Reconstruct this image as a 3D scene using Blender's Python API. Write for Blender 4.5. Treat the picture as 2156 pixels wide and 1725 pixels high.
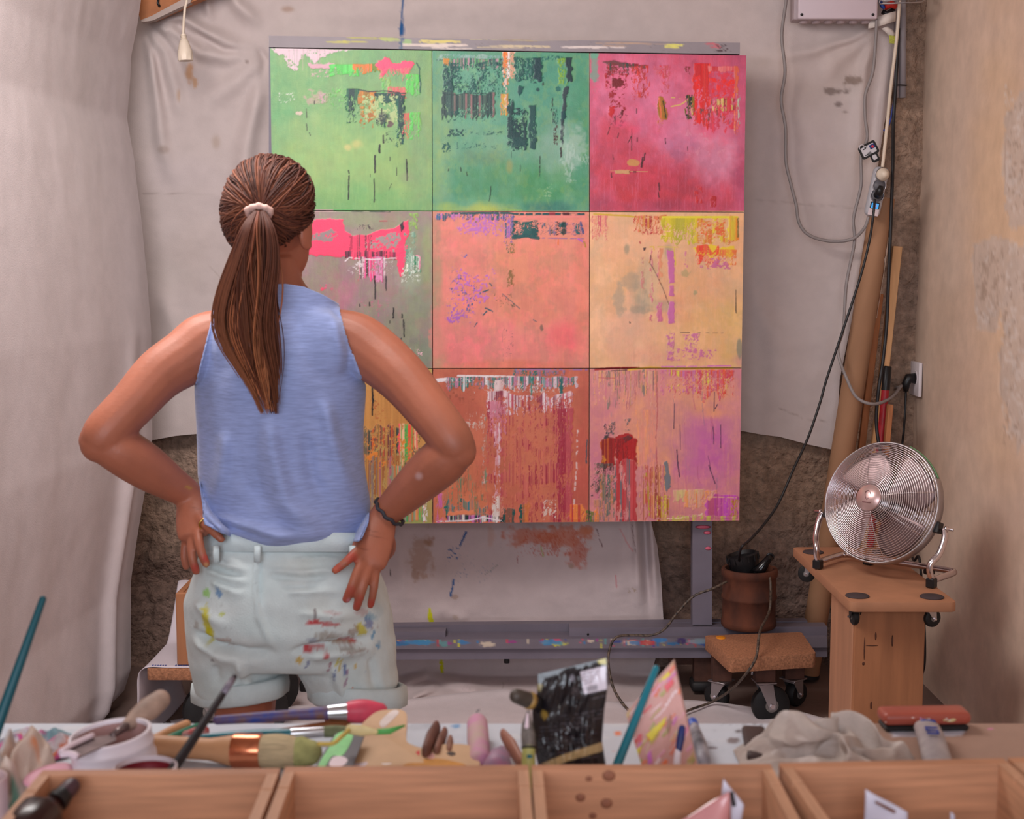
import bpy, bmesh, math, random
import numpy as np
from mathutils import Vector, Matrix, noise as mnoise
from mathutils.bvhtree import BVHTree

# ------------------------------------------------------------------ scene, camera, light
for _o in list(bpy.data.objects):
    bpy.data.objects.remove(_o)
SC = bpy.context.scene
COL = SC.collection
random.seed(7)
RNG = np.random.default_rng(11)

CAM_H, FPX, HOR = 1.42, 3000.0, 540.0
PITCH = math.atan((862.5 - HOR) / FPX)
cam_d = bpy.data.cameras.new('camera')
cam_d.sensor_width = 36.0
cam_d.lens = FPX / 2156.0 * 36.0
cam_d.clip_start = 0.02
cam_d.dof.use_dof = True
cam_d.dof.focus_distance = 4.4
cam_d.dof.aperture_fstop = 10.0
cam = bpy.data.objects.new('camera', cam_d)
cam.location = (0, 0, CAM_H)
cam.rotation_euler = (math.pi / 2 - PITCH, 0, 0)
COL.objects.link(cam)
SC.camera = cam

SC.view_settings.view_transform = 'Standard'
SC.view_settings.look = 'None'
SC.view_settings.gamma = 1.0
SC.view_settings.use_curve_mapping = False
SC.view_settings.exposure = 0.20
SC.cycles.use_denoising = True
SC.cycles.max_bounces = 6
SC.cycles.diffuse_bounces = 3

world = bpy.data.worlds.new('world')
SC.world = world
world.use_nodes = True
world.node_tree.nodes['Background'].inputs[0].default_value = (0.80, 0.86, 1.0, 1)
world.node_tree.nodes['Background'].inputs[1].default_value = 0.55

def area(name, loc, target, sx, sy, power, color):
    d = bpy.data.lights.new(name, 'AREA')
    d.shape = 'RECTANGLE'; d.size = sx; d.size_y = sy
    d.energy = power; d.color = color
    o = bpy.data.objects.new(name, d)
    o.location = loc
    o.rotation_euler = (Vector(target) - Vector(loc)).to_track_quat('-Z', 'Y').to_euler()
    COL.objects.link(o)
    return o
# daylight through the wide open studio front behind the camera, and the ceiling light panel
area('daylight_opening', (-0.3, -2.3, 1.7), (0.1, 4.0, 1.2), 2.2, 2.0, 92, (0.82, 0.89, 1.0))
area('ceiling_light', (-0.72, 2.85, 2.56), (0.05, 4.0, 0.4), 1.25, 1.1, 62, (1.0, 0.95, 0.93))

# ------------------------------------------------------------------ photo point -> place
_c, _s = math.cos(PITCH), math.sin(PITCH)
def ray(px, py):
    a = px - 1078.0; b = 862.5 - py
    return Vector((a, b * _s + FPX * _c, b * _c - FPX * _s))
def P(px, py, Y):
    d = ray(px, py)
    return Vector((0, 0, CAM_H)) + d * (Y / d.y)
def PZ(px, py, Z):
    d = ray(px, py)
    return Vector((0, 0, CAM_H)) + d * ((Z - CAM_H) / d.z)
def PX(px, py, X):
    d = ray(px, py)
    return Vector((0, 0, CAM_H)) + d * (X / d.x)
def toPx(v):
    x, y, z = v[0], v[1], v[2] - CAM_H
    fw = y * _c - z * _s; up = y * _s + z * _c
    return 1078.0 + FPX * x / fw, 862.5 - FPX * up / fw
def toPxArr(V):
    x, y, z = V[:, 0], V[:, 1], V[:, 2] - CAM_H
    fw = y * _c - z * _s; up = y * _s + z * _c
    return 1078.0 + FPX * x / fw, 862.5 - FPX * up / fw

# ------------------------------------------------------------------ colour
def lin(c):
    c = np.asarray(c, float) / 255.0
    return np.where(c <= 0.04045, c / 12.92, ((c + 0.055) / 1.055) ** 2.4)
def L4(c):
    r = lin(c)
    return (float(r[0]), float(r[1]), float(r[2]), 1.0)

_mats = {}
def mat(name, col=(128, 128, 128), rough=0.6, metal=0.0, var=0.12, vscale=8.0, stretch=(1, 1, 1), bump=0.0, bscale=60.0,
        attr=False, spec=0.4, coat=0.0, col2=None, sheen=0.0, trans=0.0, detail=5.0, alpha=1.0, sss=0.0, emit=None, bdist=0.004):
    if name in _mats:
        return _mats[name]
    m = bpy.data.materials.new(name)
    m.use_nodes = True
    nt = m.node_tree; N = nt.nodes; K = nt.links
    b = N['Principled BSDF']
    tc = N.new('ShaderNodeTexCoord'); mp = N.new('ShaderNodeMapping')
    mp.inputs['Scale'].default_value = stretch
    K.new(tc.outputs['Object'], mp.inputs['Vector'])
    nz = N.new('ShaderNodeTexNoise'); nz.inputs['Scale'].default_value = vscale; nz.inputs['Detail'].default_value = detail
    K.new(mp.outputs[0], nz.inputs['Vector'])
    if attr:
        at = N.new('ShaderNodeAttribute'); at.attribute_name = 'Col'
        mx = N.new('ShaderNodeMix'); mx.data_type = 'RGBA'; mx.blend_type = 'MULTIPLY'
        mx.inputs['Factor'].default_value = 1.0
        rm = N.new('ShaderNodeMapRange')
        rm.inputs['From Min'].default_value = 0.25; rm.inputs['From Max'].default_value = 0.75
        rm.inputs['To Min'].default_value = 1 - var; rm.inputs['To Max'].default_value = 1 + var
        K.new(nz.outputs['Fac'], rm.inputs['Value'])
        K.new(at.outputs['Color'], mx.inputs['A']); K.new(rm.outputs[0], mx.inputs['B'])
        K.new(mx.outputs['Result'], b.inputs['Base Color'])
    else:
        rp = N.new('ShaderNodeValToRGB')
        c = np.asarray(lin(col))
        if col2 is None:
            a1, a2 = np.clip(c * (1 - var), 0, 1), np.clip(c * (1 + var), 0, 1)
        else:
            a1, a2 = c, np.asarray(lin(col2))
        rp.color_ramp.elements[0].position = 0.32; rp.color_ramp.elements[1].position = 0.68
        rp.color_ramp.elements[0].color = (*map(float, a1), 1); rp.color_ramp.elements[1].color = (*map(float, a2), 1)
        K.new(nz.outputs['Fac'], rp.inputs['Fac']); K.new(rp.outputs['Color'], b.inputs['Base Color'])
    b.inputs['Roughness'].default_value = rough
    b.inputs['Metallic'].default_value = metal
    b.inputs['Specular IOR Level'].default_value = spec
    b.inputs['Coat Weight'].default_value = coat
    b.inputs['Sheen Weight'].default_value = sheen
    b.inputs['Transmission Weight'].default_value = trans
    b.inputs['Alpha'].default_value = alpha
    if sss:
        b.inputs['Subsurface Weight'].default_value = sss
        b.inputs['Subsurface Radius'].default_value = (0.012, 0.004, 0.002)
    if emit:
        b.inputs['Emission Color'].default_value = L4(emit[0]); b.inputs['Emission Strength'].default_value = emit[1]
    if bump:
        n2 = N.new('ShaderNodeTexNoise'); n2.inputs['Scale'].default_value = bscale; n2.inputs['Detail'].default_value = 6
        K.new(mp.outputs[0], n2.inputs['Vector'])
        bp = N.new('ShaderNodeBump'); bp.inputs['Strength'].default_value = bump; bp.inputs['Distance'].default_value = bdist
        K.new(n2.outputs['Fac'], bp.inputs['Height']); K.new(bp.outputs[0], b.inputs['Normal'])
    _mats[name] = m
    return m

# ------------------------------------------------------------------ objects
WL = {}
def thing(name, loc, label, cat, group=None):
    o = bpy.data.objects.new(name, None)
    o.empty_display_size = 0.05
    o.location = loc; COL.objects.link(o)
    WL[o] = Vector(loc)
    o['label'] = label; o['category'] = cat
    if group: o['group'] = group
    return o
def tag(o, label, cat, group=None):
    o['label'] = label; o['category'] = cat
    if group: o['group'] = group
    return o

class MB:
    def __init__(self):
        self.v = []; self.f = []
    def raw(self, v, f):
        n = len(self.v)
        self.v.extend([tuple(p) for p in v]); self.f.extend([tuple(i + n for i in q) for q in f])
        return self
    def box(self, c, s, rot=None, bev=0.0, seg=1):
        bm = bmesh.new()
        bmesh.ops.create_cube(bm, size=1.0)
        for v in bm.verts:
            v.co = Vector((v.co.x * s[0], v.co.y * s[1], v.co.z * s[2]))
        if bev > 0:
            bmesh.ops.bevel(bm, geom=list(bm.edges), offset=min(bev, 0.45 * min(s)), segments=seg, affect='EDGES', profile=0.5)
        R = rot.to_matrix() if hasattr(rot, 'to_matrix') else (rot or Matrix.Identity(3))
        bm.verts.ensure_lookup_table()
        v = [R @ p.co + Vector(c) for p in bm.verts]
        f = [[p.index for p in q.verts] for q in bm.faces]
        bm.free()
        return self.raw(v, f)
    def hexa(self, p8):
        # bottom 4 (ccw) then top 4
        return self.raw(p8, [(3, 2, 1, 0), (4, 5, 6, 7), (0, 1, 5, 4), (1, 2, 6, 5), (2, 3, 7, 6), (3, 0, 4, 7)])
    def tube(self, pts, r, n=8, cap=True, closed=False, flat=None, up=None):
        pts = [Vector(p) for p in pts]
        m = len(pts)
        if not hasattr(r, '__len__'): r = [r] * m
        tang = []
        for i in range(m):
            if closed:
                t = pts[(i + 1) % m] - pts[i - 1]
            else:
                t = pts[min(i + 1, m - 1)] - pts[max(i - 1, 0)]
            if t.length < 1e-9: t = Vector((0, 0, 1))
            tang.append(t.normalized())
        a = Vector(up) if up is not None else (Vector((0, 0, 1)) if abs(tang[0].z) < 0.9 else Vector((1, 0, 0)))
        nrm = (a - tang[0] * a.dot(tang[0])).normalized()
        V = []
        for i in range(m):
            if i > 0:
                q = tang[i - 1].rotation_difference(tang[i])
                nrm = q @ nrm
                nrm = (nrm - tang[i] * nrm.dot(tang[i])).normalized()
            bn = tang[i].cross(nrm)
            ri = r[i]
            ra, rb = (ri if not hasattr(ri, '__len__') else ri[0]), (ri if not hasattr(ri, '__len__') else ri[1])
            if flat: rb = rb * flat
            for k in range(n):
                th = 2 * math.pi * k / n
                V.append(pts[i] + nrm * (ra * math.cos(th)) + bn * (rb * math.sin(th)))
        F = []
        for i in range(m if closed else m - 1):
            for k in range(n):
                a0 = i * n + k; a1 = i * n + (k + 1) % n
                j = (i + 1) % m
                F.append((a0, a1, j * n + (k + 1) % n, j * n + k))
        if cap and not closed:
            F.append(tuple(range(n - 1, -1, -1)))
            F.append(tuple((m - 1) * n + k for k in range(n)))
        return self.raw(V, F)
    def lathe(self, prof, c=(0, 0, 0), n=32, rot=None, cap=True):
        R = rot.to_matrix() if hasattr(rot, 'to_matrix') else (rot or Matrix.Identity(3))
        V = []; F = []
        for (rr, z) in prof:
            for k in range(n):
                th = 2 * math.pi * k / n
                V.append(R @ Vector((rr * math.cos(th), rr * math.sin(th), z)) + Vector(c))
        for i in range(len(prof) - 1):
            for k in range(n):
                F.append((i * n + k, i * n + (k + 1) % n, (i + 1) * n + (k + 1) % n, (i + 1) * n + k))
        if cap:
            F.append(tuple(range(n - 1, -1, -1)))
            F.append(tuple((len(prof) - 1) * n + k for k in range(n)))
        return self.raw(V, F)
    def prism(self, pts, d):
        # closed outline pts (Vectors) pushed along d
        n = len(pts); d = Vector(d)
        V = [Vector(p) for p in pts] + [Vector(p) + d for p in pts]
        F = [tuple(range(n)), tuple(range(2 * n - 1, n - 1, -1))]
        for i in range(n):
            j = (i + 1) % n
            F.append((i, i + n, j + n, j))
        return self.raw(V, F)
    def grid(self, V, nu, nv, closed_u=False):
        F = []
        for j in range(nv - 1):
            for i in range(nu if closed_u else nu - 1):
                k = (i + 1) % nu
                F.append((j * nu + i, j * nu + k, (j + 1) * nu + k, (j + 1) * nu + i))
        return self.raw(V, F)
    def obj(self, name, m, parent=None, smooth=True, colors=None, thick=0.0, kind=None, angle=None, fix=True):
        V = np.array([tuple(p) for p in self.v], float)
        return mesh_obj(name, V, self.f, m, parent, smooth, colors, thick, kind, angle, fix)

def mesh_obj(name, V, F, m, parent=None, smooth=True, colors=None, thick=0.0, kind=None, angle=None, fix=True):
    lo, hi = V.min(0), V.max(0)
    c = np.array([(lo[0] + hi[0]) / 2, (lo[1] + hi[1]) / 2, lo[2]])
    me = bpy.data.meshes.new(name)
    me.from_pydata([tuple(p) for p in (V - c)], [], [tuple(int(i) for i in q) for q in F])
    me.validate(clean_customdata=False)
    if colors is not None:
        at = me.color_attributes.new('Col', 'FLOAT_COLOR', 'POINT')
        C4 = np.ones((len(V), 4), np.float32); C4[:, :3] = colors
        at.data.foreach_set('color', C4.ravel())
    if fix:
        bm = bmesh.new(); bm.from_mesh(me)
        bmesh.ops.recalc_face_normals(bm, faces=bm.faces)
        bm.to_mesh(me); bm.free()
    if smooth:
        me.polygons.foreach_set('use_smooth', [True] * len(me.polygons))
        if angle is not None:
            try:
                me.set_sharp_from_angle(angle=math.radians(angle))
            except Exception:
                pass
    me.materials.append(m)
    o = bpy.data.objects.new(name, me)
    o.location = tuple(c)
    COL.objects.link(o)
    WL[o] = Vector(tuple(c))
    if parent is not None:
        o.parent = parent
        o.matrix_parent_inverse = Matrix.Translation(-WL[parent])
    if thick:
        md = o.modifiers.new('thickness', 'SOLIDIFY'); md.thickness = thick; md.offset = 0
    if kind: o['kind'] = kind
    return o

def bez(pts, n=12):
    """Catmull-Rom through pts"""
    pts = [Vector(p) for p in pts]
    out = []
    for i in range(len(pts) - 1):
        p0 = pts[max(i - 1, 0)]; p1 = pts[i]; p2 = pts[i + 1]; p3 = pts[min(i + 2, len(pts) - 1)]
        for k in range(n):
            t = k / n
            out.append(0.5 * ((2 * p1) + (p2 - p0) * t + (2 * p0 - 5 * p1 + 4 * p2 - p3) * t * t + (3 * p1 - p0 - 3 * p2 + p3) * t ** 3))
    out.append(pts[-1])
    return out

def text_obj(name, txt, size, m, loc, rot, parent=None, extrude=0.0003, align='CENTER'):
    cu = bpy.data.curves.new(name, 'FONT')
    cu.body = txt; cu.size = size; cu.extrude = extrude; cu.align_x = align; cu.align_y = 'CENTER'
    cu.materials.append(m)
    o = bpy.data.objects.new(name, cu)
    o.location = loc; o.rotation_euler = rot
    COL.objects.link(o); WL[o] = Vector(loc)
    if parent is not None:
        o.parent = parent; o.matrix_parent_inverse = Matrix.Translation(-WL[parent])
    return o

# ------------------------------------------------------------------ a paint surface in numpy
def smooth01(x):
    x = np.clip(x, 0, 1); return x * x * (3 - 2 * x)
def vnoise(h, w, cy, cx, seed):
    r = np.random.default_rng(seed)
    gh, gw = int(h / cy) + 3, int(w / cx) + 3
    g = r.random((gh, gw))
    y = np.arange(h) / cy; x = np.arange(w) / cx
    yi = y.astype(int); xi = x.astype(int)
    fy = smooth01(y - yi)[:, None]; fx = smooth01(x - xi)[None, :]
    a = g[np.ix_(yi, xi)]; b = g[np.ix_(yi, xi + 1)]; c = g[np.ix_(yi + 1, xi)]; d = g[np.ix_(yi + 1, xi + 1)]
    return (a * (1 - fx) + b * fx) * (1 - fy) + (c * (1 - fx) + d * fx) * fy
def fbm(h, w, cy, cx, seed, octv=4, gain=0.55):
    out = np.zeros((h, w)); amp = 1.0; tot = 0
    for o in range(octv):
        out += amp * vnoise(h, w, max(cy / 2 ** o, 1.0), max(cx / 2 ** o, 1.0), seed * 31 + o)
        tot += amp; amp *= gain
    return out / tot

class Paint:
    """coloured surface with relief, addressed in photo pixels"""
    def __init__(self, x0, y0, x1, y1, base, sc=1.0):
        self.x0, self.y0, self.sc = x0, y0, sc
        self.W = int((x1 - x0) * sc) + 1; self.H = int((y1 - y0) * sc) + 1
        self.A = np.zeros((self.H, self.W, 3)); self.A[:] = lin(base)
        self.R = np.zeros((self.H, self.W))
        self.seed = 1
    def win(self, x0, y0, x1, y1):
        i0 = max(int((x0 - self.x0) * self.sc), 0); i1 = min(int((x1 - self.x0) * self.sc) + 1, self.W)
        j0 = max(int((y0 - self.y0) * self.sc), 0); j1 = min(int((y1 - self.y0) * self.sc) + 1, self.H)
        if i1 <= i0 or j1 <= j0: return None
        X = (np.arange(i0, i1) / self.sc + self.x0)[None, :] + np.zeros((j1 - j0, 1))
        Y = (np.arange(j0, j1) / self.sc + self.y0)[:, None] + np.zeros((1, i1 - i0))
        self.seed += 1
        return slice(j0, j1), slice(i0, i1), X, Y
    def lay(self, J, I, col, a, h=0.0):
        col = np.asarray(col)
        if col.ndim == 1: col = col[None, None, :]
        a = np.clip(a, 0, 1)[..., None]
        self.A[J, I] = self.A[J, I] * (1 - a) + col * a
        if h: self.R[J, I] = np.maximum(self.R[J, I] * (1 - 0.7 * a[..., 0]), 0) + h * a[..., 0]
    def blob(self, cx, cy, rx, ry, col, al=0.7, soft=0.7, wob=0.5, cell=30):
        w = self.win(cx - 1.7 * rx, cy - 1.7 * ry, cx + 1.7 * rx, cy + 1.7 * ry)
        if not w: return
        J, I, X, Y = w
        h, ww = X.shape
        d = np.sqrt(((X - cx) / rx) ** 2 + ((Y - cy) / ry) ** 2)
        d = d + wob * (fbm(h, ww, cell, cell, self.seed) - 0.5) * 1.6
        self.lay(J, I, lin(col), al * smooth01((1.15 - d) / max(soft, 0.02)))
    def rect(self, x0, y0, x1, y1, cols, al=1.0, cov=1.0, cell=(6, 3), edge=3.0, rag=6.0, fade=0.0, streak=2.5, h=1.0, top=2.0, jit=0.15):
        """one pull of a squeegee: columns take colours in turn, holes where paint broke off, ragged lower end"""
        w = self.win(x0 - 6, y0 - 6, x1 + 6, y1 + rag + 4)
        if not w: return
        J, I, X, Y = w
        hh, ww = X.shape
        sd = self.seed
        cn = fbm(1, ww, 1, max(streak * 3, 2), sd + 5, 4)[0]
        cn = (np.argsort(np.argsort(cn)) / max(ww - 1, 1)) if len(cols) > 1 else cn * 0
        if len(cols) > 1:
            cn = 0.6 * fbm(1, ww, 1, streak * 4, sd + 5, 3)[0] + 0.4 * cn
            cn = (cn - cn.min()) / max(cn.max() - cn.min(), 1e-6)
        cl = np.array([lin(c) for c in cols])
        q = np.clip(cn * len(cols) - 0.5, 0, len(cols) - 1.001)
        k = q.astype(int); f = smooth01((q - k) * 2 - 0.5)[:, None]
        cc = cl[k] * (1 - f) + cl[np.minimum(k + 1, len(cols) - 1)] * f if len(cols) > 1 else np.repeat(cl, ww, 0)
        tone = 1 + jit * (fbm(hh, ww, 40, streak, sd + 9, 3) - 0.5) * 2
        col = np.clip(cc[None, :, :] * tone[..., None], 0, 1.2)
        topn = (vnoise(1, ww, 1, 14, sd + 1)[0] - 0.5) * 2 * top
        botn = vnoise(1, ww, 1, 4, sd + 2)[0] * rag * 0.6 + vnoise(1, ww, 1, 11, sd + 3)[0] * rag * 0.6
        lefn = (vnoise(hh, 1, 8, 1, sd + 4) - 0.5) * 2 * edge
        rign = (vnoise(hh, 1, 8, 1, sd + 6) - 0.5) * 2 * edge
        m = smooth01((Y - y0 - topn[None]) / 1.5 + 0.5) * smooth01((y1 + botn[None] - Y) / 1.5 + 0.5)
        m = m * smooth01((X - x0 - lefn) / 1.5 + 0.5) * smooth01((x1 + rign - X) / 1.5 + 0.5)
        t = np.clip((Y - y0) / max(y1 - y0, 1), 0, 1)
        c_here = cov - fade * t
        sp = fbm(hh, ww, cell[0] * .9, cell[1] * .8, sd + 8, 4, 0.8) + .45 * (fbm(hh, ww, 26, 18, sd + 18, 2) - .5)
        if cov < 1 or fade > 0:
            rk = np.argsort(np.argsort(sp.ravel())).reshape(sp.shape) / sp.size
            m = m * smooth01((c_here - rk) * 14 + 0.5)
        self.lay(J, I, col, al * m, h)
    def poly(self, pts, col, al=1.0, wob=3.0, cell=8, h=1.0, cov=1.0, scell=(5, 5)):
        xs = [p[0] for p in pts]; ys = [p[1] for p in pts]
        w = self.win(min(xs) - 8, min(ys) - 8, max(xs) + 8, max(ys) + 8)
        if not w: return
        J, I, X, Y = w
        hh, ww = X.shape
        X2 = X + (fbm(hh, ww, cell, cell, self.seed) - 0.5) * 2 * wob
        Y2 = Y + (fbm(hh, ww, cell, cell, self.seed + 77) - 0.5) * 2 * wob
        ins = np.zeros(X.shape, bool); dm = np.full(X.shape, 1e9)
        n = len(pts)
        for i in range(n):
            ax, ay = pts[i]; bx, by = pts[(i + 1) % n]
            cond = ((ay > Y2) != (by > Y2))
            with np.errstate(divide='ignore', invalid='ignore'):
                xi = (bx - ax) * (Y2 - ay) / ((by - ay) if by != ay else 1e-9) + ax
            ins ^= cond & (X2 < xi)
            l2 = max((bx - ax) ** 2 + (by - ay) ** 2, 1e-9)
            t = np.clip(((X2 - ax) * (bx - ax) + (Y2 - ay) * (by - ay)) / l2, 0, 1)
            dm = np.minimum(dm, np.hypot(X2 - ax - t * (bx - ax), Y2 - ay - t * (by - ay)))
        a = smooth01(np.where(ins, dm, -dm) / 1.4 + 0.5)
        if cov < 1:
            sp = fbm(hh, ww, scell[0], scell[1], self.seed + 3, 3)
            rk = np.argsort(np.argsort(sp.ravel())).reshape(sp.shape) / sp.size
            a = a * smooth01((cov - rk) * 9 + 0.5)
        self.lay(J, I, lin(col), al * a, h)
    def line(self, pts, wd, col, al=1.0, jag=0.6, brk=0.0, h=0.4):
        xs = [p[0] for p in pts]; ys = [p[1] for p in pts]
        w = self.win(min(xs) - wd - 4, min(ys) - wd - 4, max(xs) + wd + 4, max(ys) + wd + 4)
        if not w: return
        J, I, X, Y = w
        hh, ww = X.shape
        dm = np.full(X.shape, 1e9)
        jx = (fbm(hh, ww, 5, 5, self.seed) - 0.5) * 2 * jag * wd
        for i in range(len(pts) - 1):
            ax, ay = pts[i]; bx, by = pts[i + 1]
            l2 = max((bx - ax) ** 2 + (by - ay) ** 2, 1e-9)
            t = np.clip(((X - ax) * (bx - ax) + (Y - ay) * (by - ay)) / l2, 0, 1)
            dm = np.minimum(dm, np.hypot(X + jx - ax - t * (bx - ax), Y - ay - t * (by - ay)))
        a = smooth01((wd * 0.5 - dm) / 1.0 + 0.5)
        if brk > 0:
            a = a * smooth01((vnoise(hh, ww, 6, 6, self.seed + 5) - brk) * 6 + 0.5)
        self.lay(J, I, lin(col), al * a, h)
    def spk(self, x0, y0, x1, y1, col, cov=0.3, cell=(5, 5), al=1.0, h=0.6, soft=0.25):
        """scattered flecks, thinning towards the edge of the patch"""
        w = self.win(x0, y0, x1, y1)
        if not w: return
        J, I, X, Y = w
        hh, ww = X.shape
        u = (X - x0) / max(x1 - x0, 1); v = (Y - y0) / max(y1 - y0, 1)
        e = smooth01(np.minimum(np.minimum(u, 1 - u), np.minimum(v, 1 - v)) / soft)
        big = fbm(hh, ww, 30, 30, self.seed + 4, 2)
        sp = fbm(hh, ww, cell[0], cell[1], self.seed, 3, 0.75) - 0.45 * (big - 0.5)
        rk = np.argsort(np.argsort(sp.ravel())).reshape(sp.shape) / sp.size
        a = smooth01((cov * e - rk) * 12 + 0.2) * (e > 0.02)
        self.lay(J, I, lin(col), al * a, h)
    def grain(self, amt=0.06, cy=60, cx=3, seed=5):
        g = 1 + amt * 2 * (fbm(self.H, self.W, cy, cx, seed, 3) - 0.5)
        self.A *= g[..., None]
    def sample(self, px, py):
        x = np.clip((px - self.x0) * self.sc, 0, self.W - 1.001); y = np.clip((py - self.y0) * self.sc, 0, self.H - 1.001)
        xi = x.astype(int); yi = y.astype(int); fx = (x - xi)[:, None]; fy = (y - yi)[:, None]
        A = self.A
        c = (A[yi, xi] * (1 - fx) + A[yi, xi + 1] * fx) * (1 - fy) + (A[yi + 1, xi] * (1 - fx) + A[yi + 1, xi + 1] * fx) * fy
        R = self.R; fx = fx[:, 0]; fy = fy[:, 0]
        r = (R[yi, xi] * (1 - fx) + R[yi, xi + 1] * fx) * (1 - fy) + (R[yi + 1, xi] * (1 - fx) + R[yi + 1, xi + 1] * fx) * fy
        return c, r

# ------------------------------------------------------------------ room shell
WALL_Y, WALL_R, WALL_L, CEIL_Z = 4.85, 1.375, -1.40, 2.62
def ridge_field(X, Y, ridges):
    """soft folds along the given lines, running out at both ends"""
    H = np.zeros_like(X)
    for pts, wd, amp in ridges:
        L = np.array([0.0] + [math.hypot(pts[i + 1][0] - pts[i][0], pts[i + 1][1] - pts[i][1]) for i in range(len(pts) - 1)]).cumsum()
        dm = np.full(X.shape, 1e9); tt = np.zeros(X.shape)
        for i in range(len(pts) - 1):
            ax, ay = pts[i]; bx, by = pts[i + 1]
            l2 = max((bx - ax) ** 2 + (by - ay) ** 2, 1e-9)
            t = np.clip(((X - ax) * (bx - ax) + (Y - ay) * (by - ay)) / l2, 0, 1)
            d = np.hypot(X - ax - t * (bx - ax), Y - ay - t * (by - ay))
            m = d < dm
            dm = np.where(m, d, dm); tt = np.where(m, (L[i] + t * (L[i + 1] - L[i])) / L[-1], tt)
        H += amp * np.exp(-(dm / (wd * (0.7 + 0.9 * tt))) ** 2) * smooth01(tt / 0.18) * smooth01((1 - tt) / 0.45)
    return H
def structure(o, kind='structure'):
    o['kind'] = kind
    return o
def quads(nu, nv):
    i = np.arange(nu - 1)[None, :] + np.zeros((nv - 1, 1), int); j = np.arange(nv - 1)[:, None]
    a = (j * nu + i).ravel()
    return np.stack([a, a + 1, a + nu + 1, a + nu], 1)
def arrP(PX_, PY_, Y_):
    a = PX_ - 1078.0; b = 862.5 - PY_
    dy = b * _s + FPX * _c; dz = b * _c - FPX * _s
    k = Y_ / dy
    return np.stack([a * k, np.broadcast_to(Y_, a.shape) * 1.0, CAM_H + dz * k], -1)
def arrPZ(PX_, PY_, Z_):
    a = PX_ - 1078.0; b = 862.5 - PY_
    dy = b * _s + FPX * _c; dz = b * _c - FPX * _s
    k = (Z_ - CAM_H) / dz
    return np.stack([a * k, dy * k, np.broadcast_to(Z_, a.shape) * 1.0], -1)

m_floor = mat('floor_concrete', (122, 100, 92), 0.75, var=0.25, vscale=3.0, bump=0.25, bscale=40)
structure(MB().box((0, 1.2, -0.03), (2.9, 7.5, 0.06)).obj('floor', m_floor, smooth=False))
m_ceil = mat('ceiling_plaster', (205, 195, 188), 0.9, var=0.05)
structure(MB().box((0, 1.2, CEIL_Z + 0.03), (2.9, 7.5, 0.06)).obj('ceiling', m_ceil, smooth=False))

# back wall: bare rubble masonry under old mortar
nx, nz = 260, 250
xs = np.linspace(WALL_L - 0.05, WALL_R + 0.05, nx); zs = np.linspace(0, CEIL_Z, nz)
Xg, Zg = np.meshgrid(xs, zs)
relief = 0.030 * (fbm(nz, nx, 26, 30, 3, 3) - 0.5) + 0.016 * (fbm(nz, nx, 7, 10, 4, 3) - 0.5) + 0.007 * (vnoise(nz, nx, 1.6, 2.2, 9) - 0.5)
wpx, wpy = toPxArr(np.stack([Xg.ravel(), np.full(Xg.size, WALL_Y), Zg.ravel()], 1))
wpx = wpx.reshape(Xg.shape); wpy = wpy.reshape(Xg.shape)
rough_low = smooth01((wpy - 1080) / 140)
relief *= 0.6 + 1.3 * np.maximum(rough_low, smooth01((wpx - 1390) / 30) * 0.85)
crack = ridge_field(wpx, wpy, [([(318, 1090), (305, 1160), (296, 1230), (312, 1290), (295, 1350), (290, 1410)], 9, 1.0)])
relief -= 0.022 * crack * (0.6 + 0.8 * vnoise(nz, nx, 2, 2, 14))
V = np.stack([Xg.ravel(), (WALL_Y - relief).ravel(), Zg.ravel()], 1)
tone = fbm(nz, nx, 30, 30, 21, 4)[..., None]
ca = lin((168, 136, 112)); cb = lin((132, 104, 90)); cg = lin((148, 128, 120))
wc = ca * (1 - rough_low[..., None]) + cb * rough_low[..., None]
wc = wc * (1 - 0.6 * tone) + cg * 0.6 * tone
wc = wc * (0.86 + 0.28 * fbm(nz, nx, 3, 3, 33, 2)[..., None])
m_stone = mat('rubble_wall', rough=0.95, attr=True, var=0.38, vscale=42, bump=1.0, bscale=70, spec=0.15, bdist=0.018)
structure(mesh_obj('wall_back', V, quads(nx, nz), m_stone, colors=wc.reshape(-1, 3)))

# right wall: trowelled plaster, old patches where it came away
pr = Paint(1840, -60, 2200, 1620, (222, 194, 174), 0.6)
for k in range(26):
    r = random.Random(k)
    pr.blob(r.uniform(1880, 2160), r.uniform(0, 1500), r.uniform(40, 110), r.uniform(60, 180), r.choice([(220, 194, 174), (202, 170, 148), (214, 184, 166), (206, 176, 152)]), 0.45, 1.0, 0.6, 60)
pr.blob(2110, 520, 90, 520, (224, 184, 138), 0.5, 0.9, 0.5, 80)
for (pts) in ([(2116, 240), (2180, 150), (2180, 470), (2122, 482), (2112, 380)],
              [(2052, 520), (2090, 500), (2180, 520), (2180, 600), (2120, 640), (2100, 700), (2060, 690), (2048, 600)],
              [(2120, 560), (2180, 540), (2180, 900), (2140, 960), (2105, 800)]):
    pr.poly(pts, (208, 188, 174), 0.85, 14, 22, h=-1.0)
    xs_ = [p[0] for p in pts]; ys_ = [p[1] for p in pts]
    pr.spk(min(xs_) + 4, min(ys_) + 6, 2180, max(ys_) - 6, (160, 134, 116), 0.2, (5, 4), 0.5, h=-0.7, soft=0.15)
    pr.spk(min(xs_), min(ys_), 2180, max(ys_), (226, 214, 206), 0.22, (6, 5), 0.5, h=0, soft=0.1)
ys = np.concatenate([np.linspace(-2.5, 3.5, 30), np.arange(3.51, WALL_Y + 0.04, 0.010)]); zs = np.arange(0, CEIL_Z + 0.01, 0.011)
Yg, Zg = np.meshgrid(ys, zs)
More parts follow.
